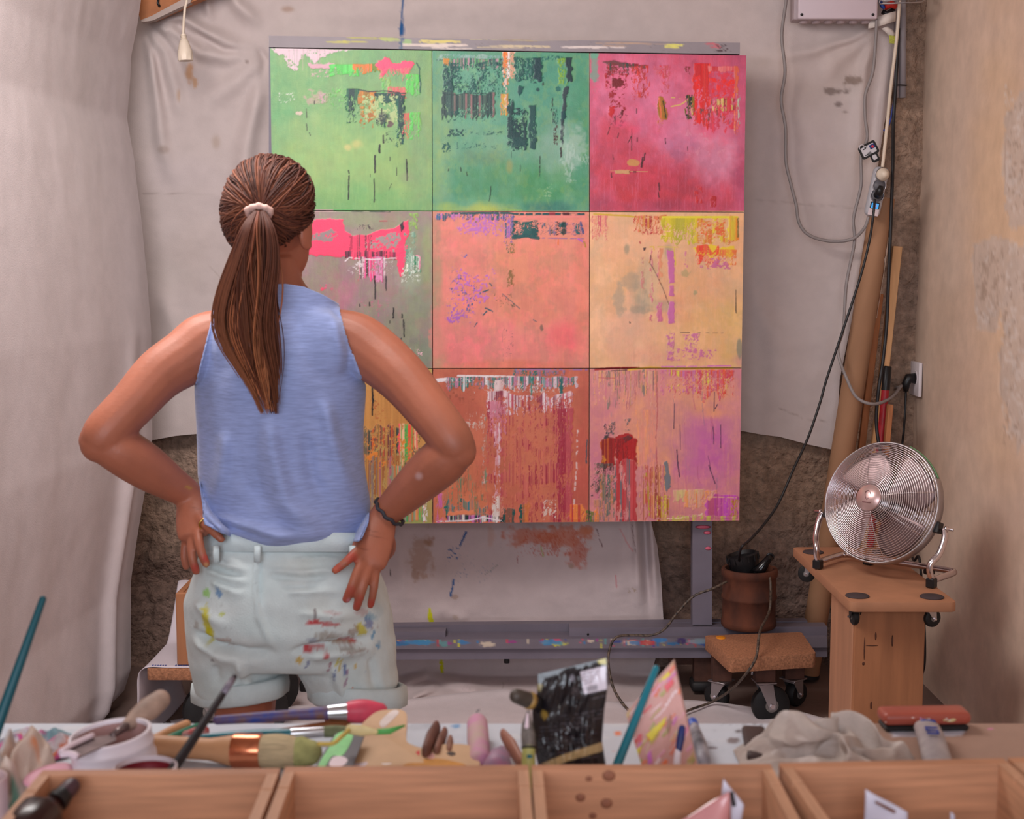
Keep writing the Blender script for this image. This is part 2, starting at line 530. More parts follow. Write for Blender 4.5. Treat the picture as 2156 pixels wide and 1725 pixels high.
V = np.stack([np.full(Yg.size, WALL_R), Yg.ravel(), Zg.ravel()], 1)
px_, py_ = toPxArr(V)
px_ = np.where(V[:, 1] < 3.5, 2150, px_)
cc, rr = pr.sample(px_, np.where(V[:, 1] < 3.5, 1300, py_))
und = fbm(len(zs), len(ys), 40, 40, 8, 3).ravel() - 0.5
V[:, 0] += -0.012 * und - 0.004 * np.clip(rr, -1, 1) - 0.002 * (vnoise(len(zs), len(ys), 1.5, 1.5, 4).ravel() - 0.5) * (rr < -0.2)
m_plaster = mat('beige_plaster', rough=0.85, attr=True, var=0.10, vscale=14, bump=0.25, bscale=45, spec=0.25)
structure(mesh_obj('wall_right', V, quads(len(ys), len(zs)), m_plaster, colors=cc))

m_lplaster = mat('left_plaster', (180, 158, 142), 0.9, var=0.1, bump=0.3)
structure(MB().box((WALL_L - 0.03, 1.2, CEIL_Z / 2), (0.06, 7.4, CEIL_Z)).obj('wall_left', m_lplaster, smooth=False))

# ------------------------------------------------------------------ hung cloths
m_cloth = mat('cotton_drop_cloth', rough=0.92, attr=True, var=0.05, vscale=18, bump=0.18, bscale=260, spec=0.1, sheen=0.15)
CL = (200, 184, 180)

# dust sheet hanging along the left wall
edge = [(-80, 300), (0, 296), (60, 288), (120, 276), (170, 274), (250, 268), (340, 284), (460, 298), (600, 312), (700, 320), (925, 322), (1010, 312), (1130, 292), (1230, 277), (1410, 276), (1455, 262), (1505, 215)]
nu, nv = 150, 190
vy = np.linspace(-80, 1505, nv)
ex = np.interp(vy, [e[0] for e in edge], [e[1] for e in edge])
ey = np.interp(vy, [-80, 900, 1505], [4.58, 4.50, 4.37])
E = arrP(ex, vy, ey)
u = np.linspace(0, 1, nu) ** 0.75
V = np.zeros((nv, nu, 3))
vn = np.linspace(0, 1, nv)
for j in range(nv):
    near = np.array([-1.26, 2.6, E[j, 2]])
    V[j] = near[None] * (1 - u[:, None]) + E[j][None] * u[:, None]
    V[j, :, 0] -= 0.03 * np.sin(math.pi * u)
U, VV = np.meshgrid(u, vn)
fold = 0.003 * np.sin(U * 34 + 1.2 * np.sin(VV * 2.2)) * smooth01((VV - 0.1) / 0.5) * (0.4 + 0.6 * U) + 0.009 * (fbm(nv, nu, 70, 20, 5, 3) - 0.5) + 0.006 * (fbm(nv, nu, 18, 14, 6, 3) - 0.5)
fold += 0.030 * np.exp(-((U - 0.93 + 0.05 * VV) / 0.022) ** 2) * smooth01((VV - 0.42) / 0.3)
fold -= 0.020 * np.exp(-((U - 0.965 + 0.04 * VV) / 0.02) ** 2) * smooth01((VV - 0.45) / 0.3)
V[:, :, 0] += fold; V[:, :, 1] -= 0.4 * fold
V[:, :, 2] = np.maximum(V[:, :, 2], 0.004)
tn = 0.97 + 0.06 * fbm(nv, nu, 40, 40, 12, 3)[..., None]
colr = lin((204, 190, 190)) * tn
o = mesh_obj('hanging_sheet', V.reshape(-1, 3), quads(nu, nv), m_cloth, colors=colr.reshape(-1, 3))
tag(o, 'plain white dust sheet hanging along the side wall down to the floor', 'sheet')

# stained drop cloth pinned over the back wall
pc = Paint(240, -60, 1920, 960, CL, 0.5)
for k in range(40):
    r = random.Random(100 + k)
    pc.blob(r.uniform(250, 1900), r.uniform(-40, 950), r.uniform(40, 130), r.uniform(30, 110), r.choice([(208, 194, 188), (190, 172, 164), (202, 186, 186), (196, 176, 166)]), 0.35, 1.0, 0.6, 60)
pc.blob(399, 160, 9, 26, (190, 140, 98), 0.8, 0.6, 0.9, 9); pc.blob(410, 172, 7, 12, (190, 140, 92), 0.7, 0.5, 0.9, 7)
pc.blob(376, 200, 4, 16, (182, 146, 116), 0.6, 0.6); pc.blob(345, 315, 14, 10, (150, 126, 112), 0.5, 0.8)
pc.blob(455, 300, 12, 20, (166, 142, 122), 0.5, 0.9); pc.blob(520, 130, 4, 4, (120, 100, 90), 0.6)
pc.line([(848, -40), (846, 30), (844, 74)], 5, (40, 90, 140), 0.9, 0.8); pc.blob(846, 62, 5, 12, (40, 92, 145), 0.95, 0.3)
pc.blob(1762, 192, 22, 8, (112, 96, 90), 0.75, 0.5, 1.2, 6); pc.blob(1796, 170, 26, 9, (120, 98, 84), 0.7, 0.5, 1.3, 6)
pc.blob(1766, 220, 9, 5, (105, 90, 86), 0.75, 0.5); pc.blob(1780, 236, 6, 4, (130, 110, 100), 0.6, 0.5)
pc.blob(1600, 130, 40, 16, (160, 140, 130), 0.3, 0.9)  # soft shadow beside the top rail's end, painted into the cloth
pc.line([(1700, 885), (1740, 887)], 2, (150, 130, 122), 0.7); pc.line([(1640, 860), (1690, 880)], 2, (150, 130, 122), 0.6)
pc.blob(605, 20, 16, 8, (164, 130, 108), 0.6, 0.7); pc.line([(440, 560), (470, 590)], 2, (150, 130, 120), 0.4)
pc.line([(300, 408), (470, 408)], 3, (152, 134, 128), 0.5, 0.2); pc.line([(1590, 422), (1820, 440)], 2.5, (160, 142, 136), 0.5, 0.2)  # shade of the horizontal creases, painted as thin darker lines
bx = [(240, 930), (322, 927), (370, 918), (415, 914), (560, 918), (900, 900), (1300, 905), (1562, 908), (1600, 915), (1640, 920), (1700, 936), (1762, 949), (1920, 952)]
rx = [(-60, 1905), (0, 1898), (60, 1884), (150, 1880), (200, 1874), (260, 1862), (340, 1850), (420, 1842), (480, 1832), (560, 1812), (640, 1800), (720, 1784), (800, 1768), (950, 1760)]
nu, nv = 420, 250
UU, VV = np.meshgrid(np.linspace(0, 1, nu), np.linspace(0, 1, nv))
# a first pass finds the right border for each row
py0 = -60 + VV * 1005
xr = np.interp(py0, [e[0] for e in rx], [e[1] for e in rx])
PXg = 245 + UU * (xr - 245)
yb = np.interp(PXg, [e[0] for e in bx], [e[1] for e in bx])
PYg = -60 + VV * (yb + 60)
xr = np.interp(PYg, [e[0] for e in rx], [e[1] for e in rx]); PXg = 245 + UU * (xr - 245)
RID = [([(305, 48), (380, 36), (430, 66), (500, 98), (566, 108)], 13, 0.030),
       ([(305, 52), (360, 62), (420, 110), (480, 122), (566, 114)], 14, 0.026),
       ([(430, -40), (436, 10), (448, 56)], 9, 0.018), ([(470, -40), (500, 10), (560, 62)], 14, 0.026), ([(405, -40), (400, 0), (380, 34)], 12, 0.022),
       ([(302, 55), (318, 100), (330, 200), (340, 300), (380, 420)], 13, 0.022),
       ([(306, 52), (348, 110), (372, 200), (390, 300)], 14, 0.016), ([(330, 50), (390, 120), (420, 210)], 11, 0.014),
       ([(564, 120), (548, 180), (520, 300), (505, 420), (500, 600)], 20, 0.026), ([(560, 118), (500, 170), (440, 210), (420, 300)], 22, 0.016),
       ([(560, 20), (760, 28), (1000, 18), (1300, 30), (1640, 60)], 30, 0.012), ([(540, -20), (800, 0), (1200, -10), (1640, 20)], 20, 0.008),
       ([(1860, 50), (1800, 80), (1720, 106), (1640, 118), (1580, 120)], 12, 0.014), ([(1850, 62), (1820, 140), (1812, 260), (1790, 420)], 14, 0.014),
       ([(1856, 60), (1760, 130), (1700, 220)], 16, 0.010), ([(1878, 60), (1866, 160), (1850, 300), (1836, 430), (1800, 600), (1766, 780), (1752, 940)], 10, 0.012),
       ([(1640, 280), (1700, 330), (1760, 300)], 30, 0.006), ([(1580, 600), (1640, 740), (1650, 900)], 26, 0.008), ([(330, 600), (380, 720), (390, 900)], 24, 0.010)]
Hh = 1.5 * ridge_field(PXg, PYg, RID) + 0.020 * (fbm(nv, nu, 50, 60, 41, 3) - 0.5) + 0.007 * (fbm(nv, nu, 12, 20, 42, 3) - 0.5)
Hh -= 1.5 * ridge_field(PXg, PYg, [([(305, 60), (330, 130), (352, 240)], 8, 0.010), ([(400, 60), (470, 105), (560, 110)], 7, 0.010), ([(540, 90), (560, 130), (540, 240)], 10, 0.010), ([(1852, 56), (1790, 96), (1700, 118)], 7, 0.006)])
# the free lower border swings a little
Hh += 0.02 * smooth01((VV - 0.85) / 0.15) * (0.5 + 0.5 * np.sin(PXg / 47.0))
V = arrP(PXg, PYg, 4.795 - Hh)
cc, _r = pc.sample(PXg.ravel(), PYg.ravel())
o = mesh_obj('drop_cloth', V.reshape(-1, 3), quads(nu, nv), m_cloth, colors=cc)
tag(o, 'large creased cotton drop cloth pinned over the stone wall behind the painting', 'cloth')

# second cloth behind the easel foot, running out over the floor
pl = Paint(430, 980, 1420, 1560, (202, 186, 186), 1.0)
for k in range(30):
    r = random.Random(200 + k)
    pl.blob(r.uniform(440, 1400), r.uniform(1000, 1540), r.uniform(30, 110), r.uniform(20, 80), r.choice([(208, 194, 194), (194, 174, 170), (202, 184, 188)]), 0.35, 1.0, 0.6, 50)
for (x, y, rx_, ry_, c, a) in [(1120, 1128, 60, 22, (196, 118, 92), .75), (1190, 1132, 56, 26, (200, 120, 94), .8), (1215, 1165, 24, 34, (194, 118, 98), .7), (1090, 1140, 20, 18, (196, 130, 110), .6),
                               (1235, 1120, 18, 14, (200, 122, 90), .8), (1035, 1130, 9, 22, (200, 160, 145), .5), (887, 1170, 26, 50, (168, 132, 108), .6), (904, 1142, 12, 12, (158, 116, 86), .6), (876, 1212, 10, 12, (158, 122, 98), .6),
                               (1203, 1193, 7, 6, (165, 135, 115), .7), (957, 1257, 7, 5, (170, 140, 120), .6), (960, 1300, 8, 6, (175, 150, 130), .5)]:
    pl.blob(x, y, rx_, ry_, c, a, 0.6, 0.9, 10)
pl.spk(1075, 1112, 1248, 1178, (190, 92, 66), 0.3, (6, 2.5), 0.6); pl.spk(1190, 1150, 1240, 1190, (186, 100, 84), 0.3, (7, 2), 0.6)
pl.poly([(980, 1118), (984, 1120), (970, 1150), (965, 1153)], (36, 92, 150), 1, 1); pl.line([(955, 1222), (953, 1240)], 4, (36, 92, 150), 1); pl.line([(951, 1243), (949, 1256)], 3, (36, 92, 150), 1)
pl.spk(938, 1150, 970, 1190, (50, 98, 150), 0.22, (4, 4)); pl.spk(930, 1140, 1070, 1240, (60, 105, 150), 0.03, (4, 4))
pl.poly([(902, 1281), (907, 1281), (914, 1312), (917, 1332), (911, 1332), (900, 1300)], (206, 206, 40), 1, 1); pl.line([(928, 1385), (931, 1415)], 6, (200, 200, 30), 1)
pl.line([(818, 1110), (812, 1140), (803, 1165)], 4, (196, 190, 90), .8); pl.line([(822, 1200), (822, 1212)], 2, (60, 50, 50), .9)
pl.line([(1256, 1114), (1262, 1135), (1269, 1152)], 2, (110, 70, 70), .9, brk=.3); pl.line([(1306, 1115), (1318, 1140), (1332, 1160)], 3, (205, 150, 150), .8); pl.line([(1330, 1105), (1338, 1165)], 2, (120, 90, 90), .6, brk=.3)
pl.line([(1297, 1212), (1298, 1236)], 3, (200, 130, 135), .9); pl.line([(1138, 1150), (1144, 1172)], 2, (150, 180, 70), .8); pl.line([(1090, 1175), (1090, 1186)], 2, (150, 80, 80), .8)
pl.line([(1048, 1190), (1022, 1210)], 2, (130, 140, 130), .6); pl.spk(1320, 1230, 1345, 1250, (160, 130, 90), 0.2, (3, 3))
pl.line([(1060, 1440), (1052, 1470), (1062, 1510)], 2, (150, 132, 128), .6); pl.spk(860, 1400, 1340, 1540, (70, 70, 80), 0.008, (3, 3)); pl.spk(880, 1490, 940, 1520, (150, 60, 50), 0.05, (3, 3))
er = [(980, 1360), (1105, 1372), (1150, 1384), (1220, 1392), (1310, 1397), (1360, 1388), (1430, 1368), (1480, 1340), (1560, 1320)]
nu, nv = 330, 200
UU, VV = np.meshgrid(np.linspace(0, 1, nu), np.linspace(0, 1, nv))
PYg = 990 + VV * 540
xr = np.interp(PYg, [e[0] for e in er], [e[1] for e in er]); PXg = 570 + UU * (xr - 570)
RL = [([(1330, 1000), (1340, 1150), (1348, 1320)], 9, 0.030), ([(1364, 1000), (1376, 1180), (1386, 1320)], 8, 0.028), ([(1352, 1000), (1362, 1180), (1370, 1330)], 6, -0.02), ([(1310, 1000), (1318, 1200), (1300, 1300)], 16, 0.016),
      ([(830, 1100), (850, 1220), (838, 1320)], 18, 0.014), ([(990, 1310), (930, 1290), (870, 1320)], 14, 0.010), ([(830, 1440), (900, 1420), (1000, 1446), (1060, 1440)], 12, 0.026), ([(860, 1475), (930, 1440)], 8, 0.02),
      ([(1200, 1400), (1300, 1430), (1345, 1420)], 14, 0.016), ([(820, 1112), (1060, 1118), (1390, 1112)], 10, 0.008)]
Hl = ridge_field(PXg, PYg, RL) + 0.016 * (fbm(nv, nu, 36, 50, 51, 3) - 0.5) + 0.005 * (fbm(nv, nu, 9, 14, 52, 3) - 0.5)
Vw = arrP(PXg, PYg, 4.70 - Hl)
Vf = arrPZ(PXg, np.maximum(PYg, 1300), 0.010 + np.clip(Hl, 0, 1))
t = smooth01((PYg - 1408) / 46)[..., None]
V = Vw * (1 - t) + Vf * t
V[..., 2] = np.maximum(V[..., 2], 0.006)
cc, _r = pl.sample(PXg.ravel(), PYg.ravel())
o = mesh_obj('drop_cloth', V.reshape(-1, 3), quads(nu, nv), m_cloth, colors=cc)
tag(o, 'paint-smeared cotton cloth hanging behind the grey easel foot rails', 'cloth')

# sheet lying on the floor
nu, nv = 170, 60
top = [(340, 1518), (430, 1500), (560, 1486), (700, 1478), (850, 1470), (940, 1458), (1060, 1446), (1200, 1466), (1300, 1474), (1450, 1470), (1520, 1476), (1600, 1488), (1690, 1496), (1745, 1512)]
UU, VV = np.meshgrid(np.linspace(0, 1, nu), np.linspace(0, 1, nv))
PXg = 345 + UU * 1400 + 16 * np.sin(VV * 7 + 1) * (1 - UU) - 14 * np.sin(VV * 9) * UU
yt = np.interp(PXg, [e[0] for e in top], [e[1] for e in top])
PYg = yt + VV * (1700 - yt)
H3 = 0.012 * (fbm(nv, nu, 14, 26, 61, 3)) + 0.010 * np.exp(-((VV - 0.02) / 0.05) ** 2)
V = arrPZ(PXg, PYg, 0.012 + H3)
V[..., 2] -= 0.010 * (VV < 0.001)
cc = lin((204, 192, 194)) * (0.95 + 0.1 * fbm(nv, nu, 12, 20, 62, 3)[..., None])
o = mesh_obj('floor_sheet', V.reshape(-1, 3), quads(nu, nv), m_cloth, colors=cc.reshape(-1, 3))
tag(o, 'pale protective sheet spread flat over the studio floor', 'sheet')

# ------------------------------------------------------------------ the nine-panel painting
pt = Paint(555, 90, 1590, 1120, (150, 170, 120), 1.0)
class Z:
    """strokes noted in an enlarged view with its own origin and scale"""
    def __init__(self, ox, oy, s): self.ox, self.oy, self.s = ox, oy, s
    def x(self, v): return self.ox + v / self.s
    def y(self, v): return self.oy + v / self.s
    def blob(self, cx, cy, rx, ry, c, al=.7, soft=.7, wob=.5, cell=30): pt.blob(self.x(cx), self.y(cy), rx / self.s, ry / self.s, c, al, soft, wob, cell)
    def rect(self, x0, y0, x1, y1, cols, **k): pt.rect(self.x(x0), self.y(y0), self.x(x1), self.y(y1), cols, **k)
    def poly(self, pts, c, **k): pt.poly([(self.x(a), self.y(b)) for a, b in pts], c, **k)
    def line(self, pts, w, c, **k): pt.line([(self.x(a), self.y(b)) for a, b in pts], w / self.s, c, **k)
    def spk(self, x0, y0, x1, y1, c, **k): pt.spk(self.x(x0), self.y(y0), self.x(x1), self.y(y1), c, **k)
BK = (38, 32, 34); TL = (8, 78, 76); TL2 = (28, 116, 104); WH = (232, 224, 224); HP = (252, 62, 112)

# --- base grounds, panel by panel
def ground(x0, y0, x1, y1, base, blobs, seed):
    pt.rect(x0, y0, x1, y1, [base], edge=0, rag=0, top=0, h=0, jit=0.05)
    r = random.Random(seed)
    J, I = slice(int(y0 - pt.y0), int(y1 - pt.y0)), slice(int(x0 - pt.x0), int(x1 - pt.x0))
    for (fx, fy, rx, ry, c, a) in blobs:
        pt.blob(x0 + fx * (x1 - x0), y0 + fy * (y1 - y0), rx * (x1 - x0), ry * (y1 - y0), c, a, 0.9, 0.55, 36)
def clipped(x0, y0, x1, y1, base, blobs, seed):
    A0 = pt.A.copy(); R0 = pt.R.copy()
    ground(x0, y0, x1, y1, base, blobs, seed)
    j0, j1, i0, i1 = int(y0 - pt.y0), int(y1 - pt.y0), int(x0 - pt.x0), int(x1 - pt.x0)
    rg = np.random.default_rng(seed * 7)
    hh_, ww_ = pt.A[j0:j1, i0:i1].shape[:2]
    pal_ = [b_[4] for b_ in blobs] + [base]
    for k_ in range(9):
        near_ = pt.A[j0:j1, i0:i1]
        c_ = near_ * rg.uniform(.80, 1.25) * .65 + lin(pal_[rg.integers(len(pal_))]) * .35
        cl_ = [70, 44, 26, 14][k_ % 4]
        f_ = smooth01((fbm(hh_, ww_, cl_ * 1.3, cl_, seed * 100 + k_, 4, .6) - .5) * 6)[..., None] * rg.uniform(.25, .55)
        pt.A[j0:j1, i0:i1] = pt.A[j0:j1, i0:i1] * (1 - f_) + c_ * f_
    sc_ = smooth01((fbm(hh_, ww_, 34, 2.2, seed * 100 + 50, 3, .7) - .62) * 9)[..., None] * .16
    pt.A[j0:j1, i0:i1] = pt.A[j0:j1, i0:i1] * (1 - sc_) + lin(pal_[1]) * 1.15 * sc_
    A0[j0:j1, i0:i1] = pt.A[j0:j1, i0:i1]; R0[j0:j1, i0:i1] = pt.R[j0:j1, i0:i1]
    pt.A, pt.R = A0, R0
c0, c1, c2, c3 = 556, 910, 1241, 1588
r0, r1, r2, r3 = 92, 445, 776, 1118
clipped(c0, r0, c1, r1, (122, 172, 112), [(.12, .3, .3, .35, (96, 166, 104), .8), (.6, .72, .5, .35, (158, 192, 112), .85), (.35, .75, .3, .25, (164, 192, 112), .7), (.5, .95, .5, .18, (112, 172, 100), .7), (.92, .5, .12, .6, (134, 164, 118), .7), (.3, .55, .22, .2, (160, 186, 120), .5), (.2, .5, .06, .08, (150, 184, 108), .8), (.19, .62, .08, .08, (152, 184, 106), .8), (.75, .15, .3, .15, (118, 160, 120), .5), (.55, .6, .05, .04, (206, 196, 116), .8), (.98, .4, .05, .4, (150, 172, 110), .7)], 1)
clipped(c1, r0, c2, r1, (92, 160, 128), [(.3, .3, .4, .3, (104, 164, 140), .8), (.7, .3, .35, .3, (78, 152, 130), .7), (.45, .62, .4, .15, (122, 168, 140), .7), (.3, .82, .35, .16, (82, 150, 100), .8), (.7, .85, .35, .18, (66, 148, 88), .85), (.06, .5, .08, .6, (140, 172, 120), .75), (.03, .7, .05, .3, (150, 180, 110), .5), (.95, .5, .08, .5, (70, 150, 110), .6), (.35, .99, .2, .05, (186, 190, 60), .85), (.7, .98, .2, .05, (30, 112, 108), .8), (.1, .98, .12, .04, (170, 190, 80), .7), (.8, .62, .16, .2, (156, 186, 172), .6), (.35, .68, .2, .06, (110, 122, 84), .5)], 2)
clipped(c2, r0, c3, r1, (208, 96, 128), [(.3, .3, .4, .3, (228, 124, 160), .95), (.65, .55, .45, .25, (220, 132, 164), .95), (.8, .68, .25, .2, (226, 148, 176), .9), (.3, .82, .4, .25, (198, 44, 54), .9), (.15, .65, .2, .3, (196, 62, 84), .7), (.6, .92, .4, .16, (196, 58, 74), .7), (.93, .3, .1, .5, (196, 84, 120), .7), (.95, .85, .1, .3, (176, 72, 112), .7), (.08, .95, .14, .08, (150, 62, 96), .7), (.45, .97, .4, .05, (168, 60, 92), .6), (.72, .5, .08, .08, (236, 90, 130), .7), (.55, .6, .14, .08, (178, 110, 150), .5), (.4, .45, .2, .15, (228, 120, 160), .6)], 3)
clipped(c0, r1, c1, r2, (166, 138, 140), [(.5, .5, .4, .3, (170, 128, 142), .7), (.8, .15, .3, .15, (150, 168, 118), .75), (.9, .5, .14, .6, (142, 150, 130), .8), (.7, .8, .3, .25, (138, 136, 126), .7), (.96, .9, .1, .2, (118, 140, 116), .6), (.45, .5, .12, .15, (206, 108, 140), .5), (.6, .05, .3, .06, (150, 158, 120), .7), (.85, .4, .1, .12, (166, 186, 160), .7), (.97, .3, .04, .3, (160, 170, 120), .8)], 4)
clipped(c1, r1, c2, r2, (228, 144, 124), [(.55, .3, .4, .2, (226, 150, 108), .8), (.65, .5, .35, .3, (228, 144, 112), .75), (.2, .3, .25, .3, (232, 142, 132), .75), (.3, .85, .4, .2, (234, 126, 132), .75), (.72, .85, .3, .2, (234, 134, 128), .7), (.85, .8, .14, .14, (246, 104, 118), .85), (.02, .5, .05, .6, (158, 152, 118), .85), (.05, .9, .06, .15, (176, 158, 122), .7), (.8, .55, .12, .1, (206, 128, 108), .55), (.65, .42, .06, .06, (196, 128, 92), .55), (.5, .98, .5, .04, (218, 120, 90), .7), (.95, .5, .06, .5, (236, 138, 108), .6)], 5)
clipped(c2, r1, c3, r2, (234, 180, 130), [(.3, .2, .35, .2, (238, 182, 142), .8), (.25, .75, .3, .3, (234, 176, 150), .75), (.75, .7, .35, .3, (228, 178, 116), .75), (.6, .45, .3, .2, (234, 168, 122), .6), (.9, .8, .15, .25, (222, 182, 106), .7), (.5, .62, .14, .12, (234, 150, 120), .55), (.35, .5, .12, .2, (168, 160, 138), .6), (.3, .58, .08, .12, (156, 156, 138), .5), (.45, .6, .12, .05, (150, 148, 130), .6), (.48, .25, .04, .07, (150, 146, 122), .65), (.85, .5, .1, .08, (214, 172, 128), .5), (.06, .6, .08, .6, (240, 192, 150), .5), (.95, .95, .1, .05, (214, 140, 150), .7), (.45, .93, .3, .08, (224, 150, 132), .6)], 6)
clipped(c0, r2, c1, r3, (206, 152, 82), [(.75, .25, .3, .3, (206, 150, 84), .7), (.8, .7, .3, .3, (160, 150, 100), .6), (.85, .95, .2, .1, (120, 170, 100), .6)], 7)
clipped(c1, r2, c2, r3, (206, 118, 88), [(.2, .25, .3, .2, (190, 104, 76), .7), (.5, .5, .5, .4, (208, 122, 92), .6), (.96, .5, .08, .7, (192, 86, 74), .85), (.2, .8, .25, .3, (212, 128, 86), .7), (.5, .15, .4, .1, (196, 110, 82), .6), (.9, .8, .1, .3, (200, 92, 80), .6)], 8)
clipped(c2, r2, c3, r3, (216, 138, 142), [(.2, .3, .3, .4, (222, 150, 140), .7), (.35, .3, .2, .3, (234, 164, 124), .7), (.75, .5, .3, .35, (208, 112, 170), .85), (.72, .45, .2, .25, (204, 98, 172), .8), (.9, .3, .12, .4, (212, 142, 152), .7), (.65, .15, .25, .12, (238, 168, 108), .75), (.7, .27, .2, .06, (240, 168, 100), .75), (.45, .6, .06, .3, (240, 168, 110), .7), (.08, .6, .1, .5, (204, 120, 142), .7), (.55, .35, .2, .3, (206, 146, 142), .6), (.95, .85, .08, .3, (214, 132, 150), .6), (.3, .85, .3, .2, (196, 130, 130), .5)], 9)
pt.grain(0.03, 60, 2.2, 3)
pt.A *= (1 + 0.10 * (fbm(pt.H, pt.W, 22, 22, 77, 4) - 0.5))[..., None]

# --- panel 1 (view A)
a = Z(540, 60, 3.194)
a.poly([(100, 128), (480, 132), (700, 138), (560, 152), (500, 160), (460, 190), (420, 200), (380, 245), (340, 170), (300, 180), (270, 280), (230, 270), (200, 230), (180, 180), (120, 160)], (218, 192, 200), wob=6, cov=.95)
for k in range(14):
    r = random.Random(k); x = r.uniform(180, 470); a.line([(x, 140), (x + r.uniform(-3, 3), r.uniform(190, 290))], 3, r.choice([(150, 150, 140), (206, 160, 170), (226, 206, 210)]), al=.7)
a.line([(110, 130), (480, 132), (700, 140)], 8, (240, 226, 228))
a.poly([(335, 235), (530, 238), (538, 268), (360, 270)], (210, 164, 176), wob=5); a.spk(350, 260, 500, 340, (190, 170, 160), cov=.25, cell=(4, 4))
a.rect(495, 245, 680, 300, [(96, 214, 96), (86, 200, 80)], rag=8, fade=.4, cov=1.1); a.rect(650, 235, 850, 270, [(214, 128, 20), (238, 120, 36), (120, 140, 30)], rag=14, cov=1.2, fade=.4)
a.poly([(790, 240), (840, 215), (865, 190), (890, 200), (910, 232), (960, 230), (1020, 218), (1060, 232), (1040, 270), (1020, 310), (940, 280), (900, 270), (840, 340), (830, 280)], (246, 76, 120), wob=5)
a.rect(830, 270, 1040, 330, [(236, 92, 120), (200, 130, 110), (232, 100, 120)], cov=.6, fade=.4, rag=10); a.rect(1000, 310, 1095, 420, [(100, 208, 90), (110, 190, 96)], cov=1.0, fade=.5, rag=10)
a.rect(840, 330, 900, 430, [(110, 200, 96), (150, 190, 110)], cov=.8, fade=.3); a.line([(1075, 232), (1098, 270), (1094, 330), (1104, 370), (1100, 430)], 9, (34, 92, 84), al=.9, brk=.25)
a.rect(880, 395, 1005, 440, [(220, 100, 100), (206, 120, 110)], rag=10, cov=.8); a.blob(400, 470, 60, 50, (190, 160, 150), .7, .4, 1.2, 8); a.rect(345, 430, 500, 490, [(190, 160, 160), (150, 170, 120)], cov=.35, rag=6)
a.spk(130, 420, 290, 520, (200, 208, 190), cov=.16, cell=(4, 4)); a.blob(288, 570, 22, 14, (214, 190, 176), .9, .2, .8, 6); a.rect(500, 400, 640, 520, [(120, 206, 96), (104, 188, 92)], cov=.5, fade=.4, rag=10)
a.rect(598, 408, 690, 590, [(16, 66, 62), (20, 110, 76), (26, 100, 60)], cov=1.0, fade=.75, cell=(7, 4), rag=20); a.rect(690, 420, 800, 600, [(190, 124, 28), (206, 134, 30), (160, 120, 30)], cov=.95, fade=.65, cell=(5, 5), rag=16)
a.rect(790, 430, 1000, 480, [(14, 58, 58), (18, 84, 74)], cov=.95, fade=.3, rag=12); a.rect(940, 450, 995, 740, [(8, 66, 64), (20, 104, 84)], cov=.95, fade=.35, cell=(7, 4), rag=20)
a.spk(700, 440, 960, 640, (178, 196, 136), cov=.55, cell=(6, 6), soft=.12); a.spk(690, 560, 790, 680, (176, 112, 28), cov=.4, cell=(5, 5), soft=.12)
a.line([(690, 412), (760, 425), (860, 420), (960, 432)], 10, (24, 46, 50), al=.9); a.rect(810, 575, 880, 650, [(24, 92, 74), (60, 70, 70)], cov=.7, fade=.4, cell=(6, 4)); a.blob(900, 645, 20, 24, (110, 74, 80), .9, .3, .6, 6); a.blob(860, 600, 40, 30, (60, 66, 66), .6, .5, 1, 6)
a.rect(985, 570, 1030, 720, [(226, 92, 100), (200, 120, 90)], cov=.8, fade=.4, cell=(8, 3), rag=10); a.rect(1030, 560, 1100, 720, [(98, 206, 92), (130, 190, 100)], cov=1, fade=.6, cell=(8, 3), rag=14)
a.spk(860, 680, 930, 770, (60, 84, 64), cov=.3, cell=(4, 4)); a.line([(982, 735), (985, 775)], 12, (14, 92, 84))
for pts, w in [([(618, 955), (622, 975)], 9), ([(622, 990), (618, 1150)], 9), ([(796, 855), (796, 968)], 11), ([(790, 1010), (794, 1090), (791, 1170)], 7), ([(1008, 882), (1012, 940), (1013, 1020)], 11), ([(828, 785), (826, 835)], 13), ([(853, 720), (853, 770)], 10), ([(843, 540), (842, 575)], 8), ([(898, 865), (898, 890)], 5), ([(945, 935), (943, 990)], 5), ([(336, 540), (338, 600)], 4), ([(336, 640), (340, 685)], 5), ([(390, 488), (390, 508)], 6), ([(355, 700), (364, 720)], 5), ([(908, 1045), (890, 1085)], 3), ([(766, 980), (766, 998)], 4)]:
    a.line(pts, w, BK, jag=.35)
a.blob(612, 800, 36, 30, (220, 200, 130), .6, .8); a.blob(1010, 1000, 60, 40, (150, 160, 120), .4, .8); a.spk(700, 1080, 1060, 1200, (90, 120, 80), cov=.03, cell=(3, 3))
a.line([(400, 1224), (530, 1226)], 14, (214, 176, 180)); a.line([(520, 1224), (640, 1226)], 12, (96, 196, 110)); a.line([(640, 1228), (900, 1232)], 9, (40, 76, 54), brk=.3)

